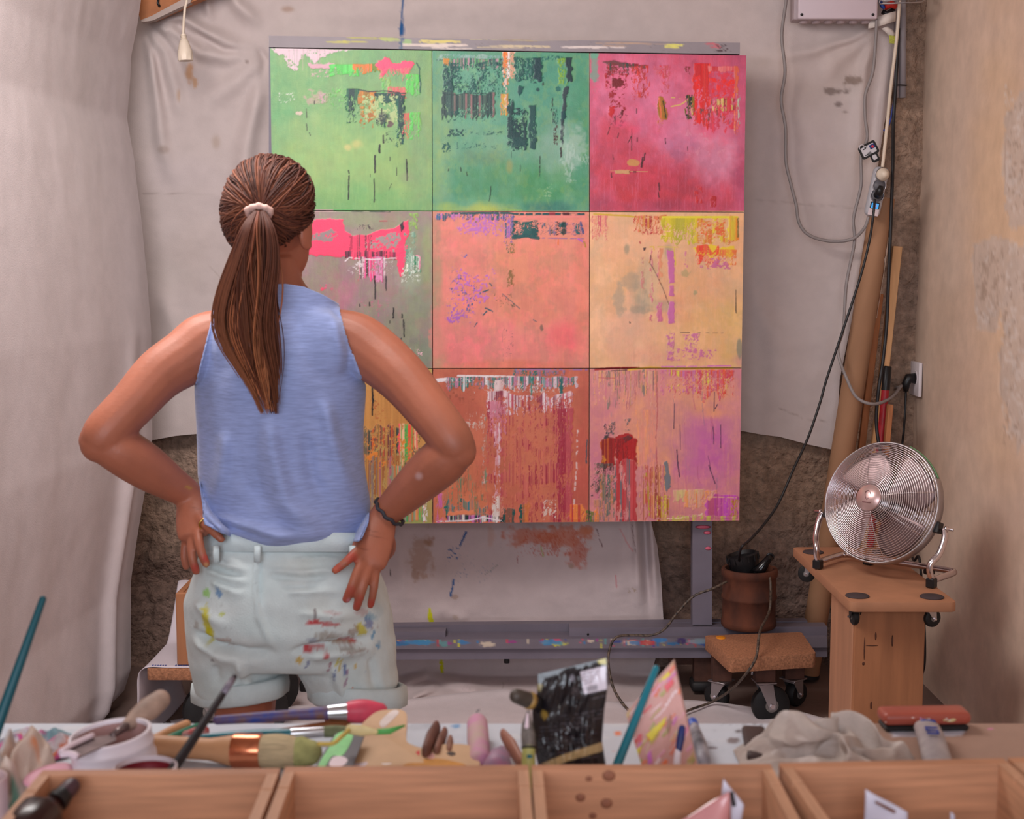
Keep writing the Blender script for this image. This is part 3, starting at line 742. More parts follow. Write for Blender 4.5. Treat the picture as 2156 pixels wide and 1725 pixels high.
# --- panel 2 (views A and B)
b = Z(1060, 60, 3.194)
a.line([(1210, 212), (1255, 212)], 4, (40, 70, 70)); a.rect(1225, 175, 1660, 200, [(120, 170, 160), (150, 180, 170)], cov=.6, h=.3); a.poly([(1255, 205), (1300, 200), (1310, 240), (1270, 250)], (206, 140, 40), wob=4)
a.rect(1300, 205, 1680, 240, [(40, 90, 84), (150, 130, 130), (100, 180, 110), (60, 110, 100), (190, 150, 160)], rag=16, cov=1, fade=.3)
a.rect(1255, 225, 1690, 440, [(14, 78, 76), (24, 92, 86), (44, 104, 98)], cov=.42, cell=(5, 5), fade=.1, rag=8); a.rect(1255, 240, 1320, 440, [TL, (12, 70, 70)], cov=.6, cell=(7, 5), rag=6)
a.rect(1245, 440, 1600, 550, [(44, 82, 78), (60, 96, 88), (36, 66, 66), (80, 110, 96), (150, 110, 110)], cov=1.15, fade=.3, streak=1.6, rag=22, top=5); a.line([(1255, 440), (1340, 446), (1430, 434), (1580, 440)], 6, (20, 64, 62), al=.9)
a.spk(1240, 540, 1640, 640, (18, 92, 84), cov=.2, cell=(4, 4)); a.spk(1238, 670, 1420, 740, TL, cov=.36, cell=(5, 5)); a.spk(1240, 760, 1310, 850, (18, 98, 86), cov=.6, cell=(6, 6)); a.spk(1300, 760, 1640, 820, (30, 100, 90), cov=.16, cell=(4, 4)); a.spk(1400, 690, 1690, 720, (40, 100, 90), cov=.3, cell=(3, 4))
a.rect(1640, 440, 1690, 560, [(212, 170, 60), (214, 130, 40), (120, 150, 90)], cov=.95, fade=.3, rag=10); a.rect(1660, 155, 1700, 300, [(232, 110, 40), (240, 230, 220), (230, 130, 60)], cov=1, fade=.4, rag=14)
b.rect(25, 150, 75, 300, [WH, (230, 210, 200), (210, 160, 130)], cov=1, fade=.5, rag=20); b.rect(0, 150, 26, 260, [(238, 120, 40), (220, 150, 60)], cov=1, fade=.4); b.rect(0, 340, 30, 520, [(214, 140, 60), (220, 190, 180)], cov=.6, fade=.2)
b.rect(75, 195, 260, 340, [(16, 88, 82), (30, 106, 96), (20, 84, 80)], cov=.85, fade=.35, rag=10); b.rect(205, 195, 258, 335, [(20, 66, 72), (70, 96, 96)], cov=1, rag=10); b.rect(255, 190, 430, 204, [(20, 110, 104)], cov=.7)
b.rect(370, 200, 430, 370, [(140, 180, 50), (110, 170, 70)], cov=.8, fade=.4); b.rect(425, 190, 462, 340, [(54, 70, 74), (30, 60, 66)], cov=1, rag=10)
b.poly([(95, 400), (112, 378), (136, 392), (130, 412), (118, 440), (105, 470), (98, 430)], (12, 84, 82), wob=4); b.blob(232, 411, 11, 12, (14, 84, 80), 1, .2, .4, 6); b.blob(368, 405, 16, 14, (20, 110, 104), .9, .2, .7, 6)
b.rect(30, 470, 68, 780, [TL, (20, 70, 70)], cov=.8, cell=(8, 5), rag=10); b.rect(30, 540, 160, 790, [(12, 78, 74), (10, 66, 68)], cov=.62, cell=(6, 6), rag=16); b.rect(172, 515, 220, 780, [(12, 68, 68), (22, 84, 80)], cov=.97, cell=(10, 5), rag=14); b.rect(60, 730, 160, 790, [TL], cov=.75, cell=(6, 6))
b.poly([(402, 400), (420, 386), (440, 400), (425, 470), (420, 560), (410, 640), (402, 720), (398, 790), (384, 770), (378, 740), (388, 640), (392, 560), (398, 480)], (52, 70, 76), wob=4); b.poly([(388, 560), (420, 545), (420, 600), (392, 625)], (16, 76, 80), wob=3)
b.line([(388, 800), (386, 865)], 9, (60, 44, 46), brk=.35); b.line([(330, 470), (328, 525)], 8, (50, 46, 46)); b.spk(335, 630, 365, 790, (80, 50, 50), cov=.45, cell=(5, 3), soft=.1); b.rect(322, 540, 366, 625, [(24, 116, 100), (60, 90, 84)], cov=.6, cell=(6, 4))
b.blob(470, 800, 90, 190, (176, 198, 186), .5, .8, 1.0, 12); b.poly([(400, 800), (470, 780), (540, 860), (575, 930), (470, 880), (440, 960), (455, 1065), (410, 960)], (176, 200, 186), al=.5, wob=18, cell=14, cov=.6, scell=(10, 3)); b.spk(230, 1040, 340, 1150, (160, 196, 150), cov=.2, cell=(3, 5), al=.6)
for pts, w in [([(245, 860), (242, 995)], 6), ([(266, 365), (266, 382)], 8), ([(52, 830), (54, 870)], 4), ([(113, 920), (113, 960)], 4), ([(463, 470), (463, 510)], 5)]: b.line(pts, w, (44, 50, 44), brk=.2)
for pts, w in [([(1576, 1062), (1575, 1110), (1564, 1160)], 6), ([(1374, 935), (1376, 960)], 6), ([(1412, 965), (1417, 990)], 6), ([(1292, 945), (1292, 957)], 6)]: a.line(pts, w, (36, 60, 44))
b.blob(40, 930, 30, 60, (190, 160, 60), .35, .8); b.line([(0, 1215), (120, 1222)], 8, (150, 190, 60), al=.5)

# --- panel 3 (view B)
b.blob(610, 250, 30, 130, (120, 168, 150), .8, .5, .8, 10); b.blob(615, 180, 30, 24, (110, 180, 150), .8, .4)
b.poly([(665, 222), (720, 214), (850, 235), (905, 250), (960, 248), (950, 270), (700, 250)], (110, 70, 66), wob=5, al=.9); b.rect(700, 232, 910, 300, [(150, 40, 50), (176, 36, 44), (60, 84, 78), (140, 60, 60)], cov=.8, cell=(6, 5), fade=.25)
b.rect(680, 280, 830, 400, [(160, 30, 44), (196, 36, 50)], cov=.45, cell=(6, 6), fade=.2); b.poly([(720, 340), (790, 335), (808, 370), (770, 400), (730, 390)], (132, 30, 40), wob=6); b.spk(700, 380, 830, 560, (170, 36, 50), cov=.42, cell=(5, 5)); b.rect(860, 250, 975, 430, [(216, 52, 52), (224, 70, 60), (190, 60, 60)], cov=.6, cell=(9, 4), fade=.25, rag=16)
b.poly([(705, 530), (740, 525), (750, 570), (720, 600)], (206, 30, 40), wob=5); b.poly([(790, 545), (808, 550), (804, 580), (786, 588)], (120, 30, 40), wob=3); b.spk(700, 560, 850, 680, (90, 50, 60), cov=.14, cell=(4, 4)); b.rect(1050, 250, 1115, 430, [(222, 60, 70), (210, 90, 100)], cov=.45, cell=(8, 4), fade=.2); b.spk(990, 240, 1110, 330, (214, 100, 120), cov=.3)
b.rect(1275, 240, 1390, 610, [(240, 38, 34), (226, 36, 40), (214, 50, 50), (246, 70, 60)], cov=1.1, fade=.4, cell=(10, 5), rag=24, streak=2.0); b.rect(1385, 265, 1560, 640, [(226, 60, 84), (216, 70, 100)], cov=.75, cell=(9, 8), fade=.25, rag=20, h=.4); b.spk(1390, 330, 1570, 480, (244, 44, 40), cov=.34, cell=(7, 6), soft=.1)
b.rect(1380, 250, 1570, 280, [(226, 90, 100), (236, 130, 130), (214, 60, 70)], cov=1); b.rect(1550, 255, 1582, 690, [(232, 110, 70), (214, 90, 80), (240, 150, 90)], cov=.85, cell=(14, 3), fade=.4, rag=20); b.rect(1570, 400, 1588, 660, [(130, 180, 170), (190, 200, 170)], cov=.4, cell=(18, 6))
b.rect(1290, 540, 1540, 630, [(200, 70, 80), (232, 70, 60), (120, 80, 80)], cov=.5, cell=(10, 4), fade=.3); b.rect(1400, 470, 1560, 540, [(224, 60, 70), (150, 60, 70), (220, 200, 110), (236, 150, 140)], cov=.7, streak=1.5, cell=(10, 4))
b.poly([(1040, 460), (1065, 450), (1088, 500), (1104, 590), (1095, 615), (1050, 600), (1036, 540)], (176, 120, 30), wob=3); b.line([(1048, 470), (1060, 600)], 10, (234, 120, 70)); b.line([(1075, 490), (1094, 600)], 9, (60, 66, 40)); b.rect(1040, 600, 1075, 680, [(210, 120, 60)], cov=.5, fade=.3)
b.line([(1130, 465), (1230, 468)], 7, (220, 196, 96), brk=.3); b.line([(1130, 525), (1190, 512), (1240, 482), (1262, 480), (1268, 580)], 7, (222, 200, 90)); b.rect(1225, 440, 1280, 600, [(110, 60, 40), (150, 120, 30), (60, 60, 50)], cov=.75, fade=.3, cell=(10, 4)); b.rect(1225, 255, 1255, 300, [(160, 60, 70)], cov=.6)
b.rect(1282, 235, 1330, 300, [(214, 40, 50)], cov=1, rag=10); b.blob(875, 902, 40, 22, (206, 150, 84), .95, .15, .5, 8); b.poly([(752, 955), (850, 955), (850, 978), (756, 976)], (208, 160, 110), wob=2); b.line([(720, 958), (970, 963)], 4, (206, 160, 110)); b.line([(850, 965), (890, 965)], 12, (120, 60, 60), brk=.3)
for pts, w in [([(862, 675), (862, 820)], 6), ([(935, 870), (928, 930)], 14), ([(952, 840), (945, 885)], 9), ([(1088, 740), (1090, 775)], 8), ([(1045, 1040), (1050, 1090)], 8), ([(1040, 1100), (1048, 1135)], 8), ([(725, 975), (727, 1000)], 9), ([(900, 735), (900, 760)], 6), ([(735, 850), (740, 880)], 5), ([(750, 590), (750, 640)], 7), ([(895, 540), (896, 570)], 6), ([(700, 715), (715, 665)], 5), ([(775, 705), (768, 735)], 6), ([(1238, 795), (1238, 822)], 5), ([(860, 725), (838, 770)], 6)]: b.line(pts, w, (92, 34, 44), jag=.4)
b.rect(1290, 1060, 1340, 1160, [(206, 46, 50)], cov=.6, fade=.3, cell=(14, 6)); b.rect(1390, 1130, 1430, 1190, [(190, 40, 46)], cov=.7, cell=(10, 6)); b.spk(1180, 640, 1560, 880, (226, 150, 170), cov=.14, cell=(8, 8), al=.5); b.blob(790, 640, 60, 30, (240, 84, 130), .5, .7); b.blob(880, 680, 50, 40, (240, 80, 120), .5, .8)
b.blob(1180, 860, 60, 60, (150, 84, 120), .35, .8, 1.1, 10)

# --- panel 4 (view C)
c = Z(660, 420, 2.465)
c.poly([(-60, 110), (40, 100), (155, 103), (162, 160), (200, 190), (260, 190), (330, 160), (420, 150), (470, 112), (495, 112), (497, 170), (480, 205), (470, 270), (440, 290), (300, 300), (165, 300), (60, 296), (-60, 280)], HP, wob=4)
c.poly([(-60, 185), (20, 178), (90, 158), (130, 170), (110, 200), (60, 215), (-60, 222)], (160, 140, 140), wob=7, cov=.8); c.poly([(255, 240), (300, 205), (380, 190), (440, 170), (450, 220), (420, 275), (350, 255), (290, 262)], (170, 152, 150), wob=8, cov=.85); c.spk(270, 190, 450, 280, HP, cov=.3, cell=(6, 7)); c.rect(185, 185, 300, 300, [(200, 44, 90), HP, (110, 50, 70)], cov=.75, streak=2, h=.5)
c.rect(165, 270, 440, 300, [(90, 40, 60), HP, (150, 50, 90), (60, 30, 40)], cov=.9, streak=1.8); c.poly([(450, 130), (466, 112), (470, 150), (455, 170)], (60, 40, 50), wob=2); c.poly([(438, 250), (485, 240), (478, 330), (465, 395), (445, 400), (434, 340)], (250, 64, 116), wob=3)
c.rect(235, 300, 370, 380, [(190, 140, 60), (240, 60, 130), (214, 160, 200), (250, 80, 150), (90, 60, 60), (220, 190, 200)], cov=1, fade=.35, rag=22, streak=2); c.line([(165, 320), (185, 302), (300, 312), (430, 304)], 6, (236, 220, 226), brk=.25); c.spk(165, 300, 440, 400, (220, 208, 210), cov=.16, cell=(4, 4))
c.rect(482, 290, 555, 370, [(190, 220, 160), (236, 240, 230), (30, 140, 96), (200, 210, 200)], cov=1, fade=.4, rag=18); c.spk(440, 330, 560, 440, (214, 222, 210), cov=.22, cell=(4, 4)); c.line([(535, 290), (553, 300), (552, 360)], 6, (240, 150, 180), brk=.2)
c.spk(200, 125, 380, 160, (90, 70, 76), cov=.18, cell=(5, 2)); c.line([(345, 112), (380, 112)], 6, (190, 80, 90)); c.rect(470, 170, 530, 330, [(150, 186, 160), (120, 160, 140)], cov=.4, cell=(8, 5)); c.rect(500, 70, 540, 150, [(150, 190, 90)], cov=.5)
for pts, w in [([(318, 400), (321, 515)], 8), ([(376, 400), (377, 472)], 6), ([(416, 565), (414, 615)], 8), ([(468, 625), (471, 712)], 7), ([(460, 595), (461, 615)], 6), ([(292, 535), (291, 552)], 7), ([(455, 720), (454, 730)], 5), ([(396, 630), (396, 642)], 4), ([(240, 545), (241, 555)], 6)]: c.line(pts, w, BK, jag=.4)
c.spk(20, 430, 130, 480, (220, 90, 130), cov=.2, cell=(6, 6)); c.blob(46, 465, 10, 10, (236, 70, 110), .9, .2); c.poly([(475, 780), (505, 775), (500, 800), (488, 808)], (214, 230, 200), wob=2); c.spk(525, 770, 570, 815, (236, 190, 200), cov=.3, cell=(4, 4)); c.line([(545, 880), (570, 884)], 6, (236, 230, 226)); c.spk(150, 500, 420, 640, (200, 110, 140), cov=.08, cell=(7, 7), al=.6)

# --- panel 5 (view C)
c.rect(640, 68, 1030, 92, [(190, 110, 200), (40, 100, 110), (204, 120, 190), (60, 110, 150)], cov=.6, streak=1.6, rag=10); c.spk(700, 80, 1030, 210, (196, 116, 196), cov=.42, cell=(4, 4), soft=.4); c.rect(985, 70, 1040, 250, [(44, 104, 120), (190, 110, 200), (70, 110, 150)], cov=.6, cell=(7, 4), fade=.3)
c.line([(720, 72), (1010, 70), (1050, 76), (1405, 76)], 12, (16, 84, 88), brk=.25); c.line([(1230, 74), (1250, 74)], 14, (150, 40, 60)); c.line([(1300, 76), (1320, 76)], 16, (90, 30, 40))
c.line([(1045, 100), (1200, 90), (1410, 90)], 14, (238, 140, 130)); c.rect(1030, 112, 1165, 190, [(10, 88, 86), (20, 100, 96)], cov=.72, cell=(5, 5), rag=6); c.rect(1165, 118, 1400, 175, [(40, 104, 110), (150, 110, 140), (60, 110, 110), (90, 40, 50)], cov=.42, cell=(4, 5), streak=2); c.line([(1040, 198), (1100, 188), (1165, 200)], 20, (12, 92, 92), al=.95); c.line([(1165, 200), (1400, 204)], 5, (150, 110, 160), brk=.3)
c.blob(1300, 132, 14, 14, (10, 70, 70), .95, .2, .5, 5); c.blob(1300, 168, 12, 16, (20, 60, 60), .9, .3, .6, 5); c.line([(1385, 120), (1400, 175)], 10, (80, 90, 140), brk=.3); c.line([(1375, 205), (1405, 225)], 9, (190, 100, 190)); c.line([(1405, 220), (1412, 245)], 9, (190, 140, 40)); c.line([(1270, 205), (1270, 235)], 6, (236, 130, 60))
c.rect(1005, 230, 1045, 270, [(60, 110, 90), (150, 120, 70)], cov=.5); c.spk(1000, 240, 1046, 480, (150, 110, 60), cov=.3, cell=(5, 4)); c.spk(690, 330, 960, 590, (196, 112, 196), cov=.28, cell=(4.5, 4.5), soft=.35); c.spk(670, 480, 860, 660, (176, 100, 190), cov=.3, cell=(5, 4), soft=.35); c.spk(680, 340, 920, 620, (70, 96, 150), cov=.10, cell=(5, 4), soft=.3); c.spk(760, 270, 800, 310, (110, 110, 180), cov=.2, cell=(4, 4))
for pts, w in [([(880, 480), (908, 470)], 7), ([(895, 565), (930, 582)], 8), ([(900, 580), (880, 600)], 8), ([(915, 435), (925, 450)], 6), ([(980, 490), (1040, 540), (1072, 568)], 4), ([(1140, 625), (1160, 635)], 4), ([(835, 660), (850, 640)], 5)]: c.line(pts, w, (50, 92, 110), jag=.8)
c.spk(900, 480, 1060, 570, (110, 96, 70), cov=.12, cell=(4, 4)); c.blob(1183, 668, 9, 16, (120, 100, 84), .8, .4, .6, 5); c.spk(975, 640, 1045, 860, (150, 100, 100), cov=.07, cell=(4, 4)); c.line([(980, 690), (985, 840)], 3, (170, 100, 110), al=.5, brk=.4); c.blob(655, 680, 50, 160, (226, 134, 126), .6, .5, 1, 14); c.blob(645, 430, 30, 120, (190, 150, 120), .5, .6)

# --- panel 6 (view D)
d = Z(1060, 420, 2.465)
d.rect(455, 85, 540, 175, [(226, 130, 130), (236, 160, 130), (214, 100, 110)], cov=.9, fade=.5, rag=18); d.line([(470, 76), (620, 84), (700, 92)], 9, (214, 176, 40)); d.rect(680, 84, 840, 140, [(206, 60, 40), (226, 120, 90), (220, 150, 60), (190, 60, 60)], cov=.75, fade=.35, rag=20, streak=2); d.spk(700, 110, 840, 190, (206, 90, 80), cov=.2, cell=(5, 3))
d.rect(820, 88, 1000, 180, [(222, 200, 30), (206, 190, 20), (190, 180, 50)], cov=1.1, fade=.5, rag=24, top=3); d.rect(990, 88, 1215, 215, [(226, 200, 36), (222, 130, 50), (226, 180, 60)], cov=.55, cell=(5, 8), rag=8); d.line([(830, 92), (1215, 92)], 12, (230, 214, 30)); d.rect(1165, 92, 1215, 200, [(230, 206, 30), (236, 140, 40), (220, 190, 40)], cov=.95, cell=(16, 3)); d.spk(1010, 110, 1160, 205, (232, 110, 50), cov=.42, cell=(4, 6)); d.line([(1218, 100), (1218, 195)], 8, (110, 110, 60), al=.8)
d.poly([(982, 250), (1040, 240), (1080, 236), (1130, 250), (1200, 238), (1205, 280), (1180, 300), (1130, 285), (1090, 300), (1020, 290)], (234, 200, 26), wob=4); d.rect(1000, 250, 1120, 300, [(232, 70, 40), (238, 110, 40), (226, 90, 60)], cov=1, fade=.4, rag=22, top=10); d.rect(1120, 260, 1205, 310, [(234, 160, 40), (230, 120, 60)], cov=.9, fade=.5, rag=16); d.spk(985, 290, 1200, 370, (206, 110, 150), cov=.3, cell=(4, 6)); d.spk(1010, 280, 1110, 330, (236, 150, 110), cov=.3, cell=(4, 6))
d.line([(760, 246), (780, 246), (782, 262)], 5, (226, 190, 40)); d.line([(800, 246), (905, 248)], 4, (226, 196, 60)); d.line([(885, 250), (893, 340)], 6, (222, 196, 60), brk=.3)
d.poly([(850, 265), (880, 262), (888, 340), (884, 400), (888, 430), (862, 440), (858, 400), (854, 330)], (206, 110, 166), wob=3); d.poly([(858, 448), (886, 446), (886, 505), (862, 505)], (206, 112, 160), wob=3); d.poly([(860, 535), (888, 535), (890, 640), (856, 645), (854, 590)], (206, 112, 168), wob=3)
d.rect(800, 250, 822, 430, [(226, 150, 110), (214, 120, 140)], cov=.6, cell=(10, 5)); d.rect(800, 535, 822, 625, [(212, 114, 150)], cov=.9); d.rect(758, 260, 774, 620, [(214, 120, 140), (230, 160, 90)], cov=.4, cell=(9, 5)); d.line([(765, 290), (760, 330), (800, 400), (830, 470), (858, 545)], 4, (120, 84, 70), brk=.15); d.poly([(725, 252), (740, 248), (736, 262), (727, 266)], (70, 40, 50), wob=1); d.rect(715, 270, 728, 460, [(210, 140, 130)], cov=.35, cell=(8, 5)); d.spk(935, 250, 965, 360, (214, 130, 150), cov=.35, cell=(5, 4))
d.line([(885, 690), (1140, 693)], 3, (110, 90, 80), brk=.35); d.rect(850, 690, 885, 830, [(206, 118, 160)], cov=.55, cell=(7, 6)); d.rect(935, 700, 1015, 790, [(210, 120, 160)], cov=.45, cell=(5, 5)); d.spk(880, 770, 1145, 840, (208, 116, 158), cov=.42, cell=(4.5, 6)); d.line([(1206, 470), (1207, 590)], 4, (60, 50, 44)); d.blob(1225, 780, 16, 60, (120, 130, 120), .7, .5); d.blob(995, 485, 14, 14, (150, 160, 120), .6, .5, 1, 6); d.blob(945, 385, 24, 20, (170, 160, 110), .6, .6, 1, 6); d.blob(640, 260, 18, 34, (140, 142, 120), .6, .6)
d.line([(655, 635), (657, 642)], 5, (40, 50, 60)); d.line([(707, 220), (712, 228)], 6, (190, 60, 70)); d.blob(660, 430, 50, 60, (160, 152, 134), .5, .7, .9, 12); d.blob(600, 520, 30, 90, (168, 158, 138), .55, .7, .9, 12); d.blob(700, 570, 80, 22, (156, 148, 130), .5, .7, .9, 12)

# --- panels 7 to 9
c.rect(255, 985, 560, 1180, [(206, 150, 80), (198, 140, 72)], cov=1, h=0); c.line([(306, 975), (308, 1045), (305, 1120)], 9, BK, jag=.3); c.line([(308, 1045), (320, 1046)], 5, BK); c.spk(250, 1000, 560, 1180, (190, 110, 60), cov=.06, cell=(5, 5))
c.rect(245, 1180, 560, 1360, [(206, 100, 50), (90, 60, 80), (190, 140, 70), (60, 80, 70), (150, 120, 110), (226, 110, 50), (120, 110, 90)], cov=.72, cell=(12, 5), rag=30, streak=2, top=10); c.rect(440, 1165, 540, 1400, [HP, (250, 80, 100), (236, 190, 150), (90, 180, 90), (246, 90, 60)], cov=.9, cell=(16, 5), rag=30, fade=.3)
c.rect(250, 1330, 450, 1640, [(206, 130, 50), (180, 110, 120), (196, 150, 80), (170, 110, 60), (150, 130, 120)], cov=.8, cell=(24, 4), streak=2.5, rag=10); c.rect(400, 1380, 580, 1660, [(110, 190, 90), (150, 150, 130), (206, 120, 60), (90, 170, 110), (190, 150, 150), (226, 150, 80)], cov=.85, cell=(24, 4), streak=2.5, rag=8); c.spk(240, 1190, 560, 1420, (226, 140, 50), cov=.16, cell=(6, 6)); c.rect(570, 1560, 590, 1660, [(226, 220, 220)], cov=.6)
c.line([(640, 940), (700, 934), (820, 940)], 20, (230, 222, 226)); c.line([(750, 916), (900, 918), (1040, 920)], 10, (226, 214, 216), brk=.2); c.rect(690, 922, 1370, 948, [(206, 130, 170), (226, 216, 220), (40, 130, 120), (190, 130, 160), (30, 120, 110), (216, 190, 200), (110, 160, 160)], cov=.95, streak=2.2, rag=20, fade=.2); c.rect(1040, 885, 1300, 905, [(30, 116, 110), (160, 120, 150)], cov=.6); c.line([(1050, 882), (1420, 884)], 7, (150, 110, 170), brk=.35); c.rect(935, 935, 985, 990, [(222, 200, 200), (214, 180, 180)], cov=.9, rag=8)
c.spk(770, 950, 1390, 1010, (210, 190, 186), cov=.2, cell=(4, 3)); c.line([(1130, 930), (1132, 1060)], 8, (60, 140, 130), brk=.3); c.line([(1285, 920), (1286, 1090)], 18, (40, 110, 108), brk=.35)
c.rect(900, 1020, 1345, 1640, [(176, 56, 76), (206, 110, 96), (168, 46, 70), (204, 116, 90), (190, 80, 90)], cov=.62, cell=(22, 4), fade=.25, streak=3, rag=30, h=.6, top=4); c.rect(900, 1010, 1345, 1060, [(230, 214, 220), (196, 90, 110), (226, 200, 206), (150, 60, 80), (222, 196, 204)], cov=1, fade=.6, rag=34, streak=2.5, top=10); c.rect(905, 1050, 1000, 1160, [(176, 60, 84), (206, 130, 150)], cov=.8, fade=.4, rag=30); c.rect(1265, 1080, 1345, 1640, [(170, 44, 70), (190, 80, 90)], cov=.72, cell=(30, 3), fade=.2, rag=20)
c.spk(1020, 1060, 1260, 1300, (206, 120, 90), cov=.5, cell=(12, 6), soft=.2, h=.2); c.rect(880, 1130, 900, 1500, [(206, 170, 160), (150, 150, 140)], cov=.35, cell=(14, 4)); c.rect(940, 1160, 970, 1560, [(214, 150, 160), (226, 190, 200)], cov=.45, cell=(24, 4)); c.spk(780, 1090, 900, 1250, (206, 180, 170), cov=.16, cell=(6, 3)); c.line([(1372, 1200), (1365, 1400), (1350, 1620)], 8, (220, 190, 186), brk=.4)
c.rect(640, 1380, 900, 1560, [(176, 110, 80), (120, 140, 110), (190, 120, 90)], cov=.3, cell=(26, 2.5), streak=2); c.rect(680, 1560, 900, 1630, [(30, 116, 110), (150, 130, 90), (70, 130, 140), (200, 130, 100), (24, 100, 96)], cov=.8, streak=2, cell=(10, 4), rag=10, top=20); c.poly([(700, 1625), (830, 1612), (835, 1635), (690, 1640)], (226, 136, 96), wob=3); c.rect(690, 1640, 960, 1665, [(20, 60, 60), (206, 120, 190), (16, 70, 70), (226, 220, 216), (20, 50, 50)], cov=.95, streak=2.5); c.line([(640, 1672), (800, 1668), (880, 1650), (985, 1672)], 7, (232, 222, 228)); c.rect(965, 1605, 1045, 1670, [(14, 70, 70), (20, 90, 86), (150, 90, 70)], cov=.85, streak=2); c.rect(1070, 1570, 1120, 1665, [(20, 92, 86), (206, 120, 60)], cov=.85, rag=10, top=14)
c.rect(930, 1540, 985, 1640, [(220, 206, 200), (200, 130, 110)], cov=.7, cell=(10, 4)); c.spk(1180, 1540, 1270, 1670, (216, 190, 180), cov=.3, cell=(5, 4)); c.rect(1330, 1600, 1480, 1668, [(120, 200, 70), (236, 120, 40), (190, 60, 60), (236, 140, 60), (90, 120, 60)], cov=.9, streak=3, rag=8, top=12); c.rect(640, 1530, 680, 1680, [(206, 110, 170), (214, 130, 100)], cov=.5, cell=(16, 4)); c.line([(620, 885), (622, 1000), (618, 1660)], 3, (90, 60, 50), brk=.3); c.spk(660, 900, 900, 1080, (150, 80, 60), cov=.08, cell=(7, 7), al=.6)
c.line([(1420, 1250), (1416, 1370)], 6, (70, 90, 100), brk=.2)
d.rect(470, 885, 800, 1000, [(222, 170, 140), (206, 130, 130), (150, 130, 120), (236, 170, 120), (214, 150, 150)], cov=.7, cell=(26, 3), fade=.4, streak=2.4, rag=40); d.line([(475, 884), (560, 876), (700, 874)], 12, (176, 26, 30)); d.line([(560, 890), (640, 886)], 5, (80, 30, 36)); d.line([(650, 885), (760, 872), (900, 880), (1190, 876)], 11, (228, 180, 50), brk=.15); d.line([(820, 868), (1180, 864)], 6, (214, 110, 190), brk=.2); d.line([(490, 925), (580, 928)], 3, (200, 100, 100))
d.rect(815, 885, 1195, 925, [(226, 170, 110), (220, 200, 60), (214, 90, 110), (206, 120, 170), (232, 110, 60)], cov=.85, fade=.5, rag=40, streak=2.5); d.rect(1010, 885, 1195, 935, [(214, 70, 100), (226, 90, 60), (210, 100, 130)], cov=.9, fade=.5, rag=46, streak=2); d.line([(600, 900), (606, 1000)], 4, (110, 90, 90), al=.7); d.line([(790, 880), (800, 1100), (790, 1250), (800, 1440), (830, 1500)], 6, (196, 100, 100), al=.8)
for k in range(46):
    r = random.Random(300 + k); x = r.uniform(480, 1200); y = r.uniform(930, 1560); l = r.uniform(60, 240)
    d.line([(x, y), (x + r.uniform(-6, 8), y + l * .5), (x + r.uniform(0, 22), y + l)], r.uniform(2, 6), r.choice([(206, 120, 130), (150, 120, 140), (236, 170, 120), (190, 90, 120), (230, 150, 130), (180, 150, 150), (214, 110, 150)]), al=.5, brk=.2)
for pts, w in [([(887, 1060), (884, 1190)], 4), ([(917, 1170), (919, 1300)], 3), ([(900, 1300), (905, 1380), (915, 1440)], 6), ([(1095, 1000), (1093, 1100)], 4), ([(1088, 1180), (1092, 1270)], 4), ([(1065, 1380), (1090, 1450), (1098, 1475)], 5), ([(1128, 1170), (1128, 1290)], 4), ([(1100, 1085), (1110, 1065)], 5), ([(1062, 1330), (1075, 1400)], 3)]: d.line(pts, w, (90, 60, 90), jag=.3)
d.rect(525, 1140, 580, 1190, [(70, 76, 84), (110, 100, 100), (60, 60, 70)], cov=.85, fade=.4, rag=16, top=18); d.rect(630, 1140, 655, 1190, [(130, 110, 110)], cov=.5); d.poly([(510, 1250), (530, 1220), (550, 1235), (560, 1260), (520, 1280)], (84, 66, 66), wob=4)
d.rect(505, 1240, 580, 1360, [(176, 22, 24), (150, 30, 26), (196, 90, 30)], cov=1, cell=(14, 5), rag=14); d.poly([(585, 1240), (620, 1215), (660, 1215), (695, 1245), (692, 1350), (640, 1350), (600, 1370), (580, 1330)], (184, 20, 22), wob=5); d.poly([(610, 1240), (650, 1225), (670, 1240), (630, 1262)], (96, 50, 52), wob=5, al=.8); d.rect(585, 1240, 695, 1370, [(150, 20, 24), (206, 30, 30), (176, 40, 40)], cov=.5, cell=(20, 3)); d.rect(508, 1330, 530, 1360, [(206, 130, 30)], cov=.8)
d.rect(470, 1370, 575, 1440, [(60, 70, 70), (120, 110, 100), (90, 60, 60), (150, 120, 110)], cov=.8, cell=(10, 3), rag=40, fade=.3); d.rect(505, 1430, 575, 1620, [(150, 120, 116), (110, 120, 110), (190, 130, 90)], cov=.7, cell=(26, 4), streak=2.5, rag=20); d.rect(583, 1350, 690, 1640, [(196, 60, 64), (120, 110, 116), (206, 80, 84), (190, 50, 56), (170, 110, 120)], cov=.92, cell=(34, 4), streak=3, rag=30, fade=.15)
d.spk(445, 1420, 510, 1560, (70, 60, 66), cov=.18, cell=(4, 4)); d.poly([(835, 1360), (850, 1355), (860, 1420), (868, 1490), (848, 1520), (836, 1480)], (110, 126, 136), wob=4, al=.9); d.rect(710, 1380, 840, 1640, [(226, 140, 110), (200, 90, 80), (232, 170, 110), (170, 80, 70), (206, 130, 130)], cov=.65, cell=(34, 3), streak=2.4, rag=16); d.rect(690, 1090, 790, 1380, [(238, 160, 116), (230, 150, 130)], cov=.6, cell=(34, 6), h=.2)
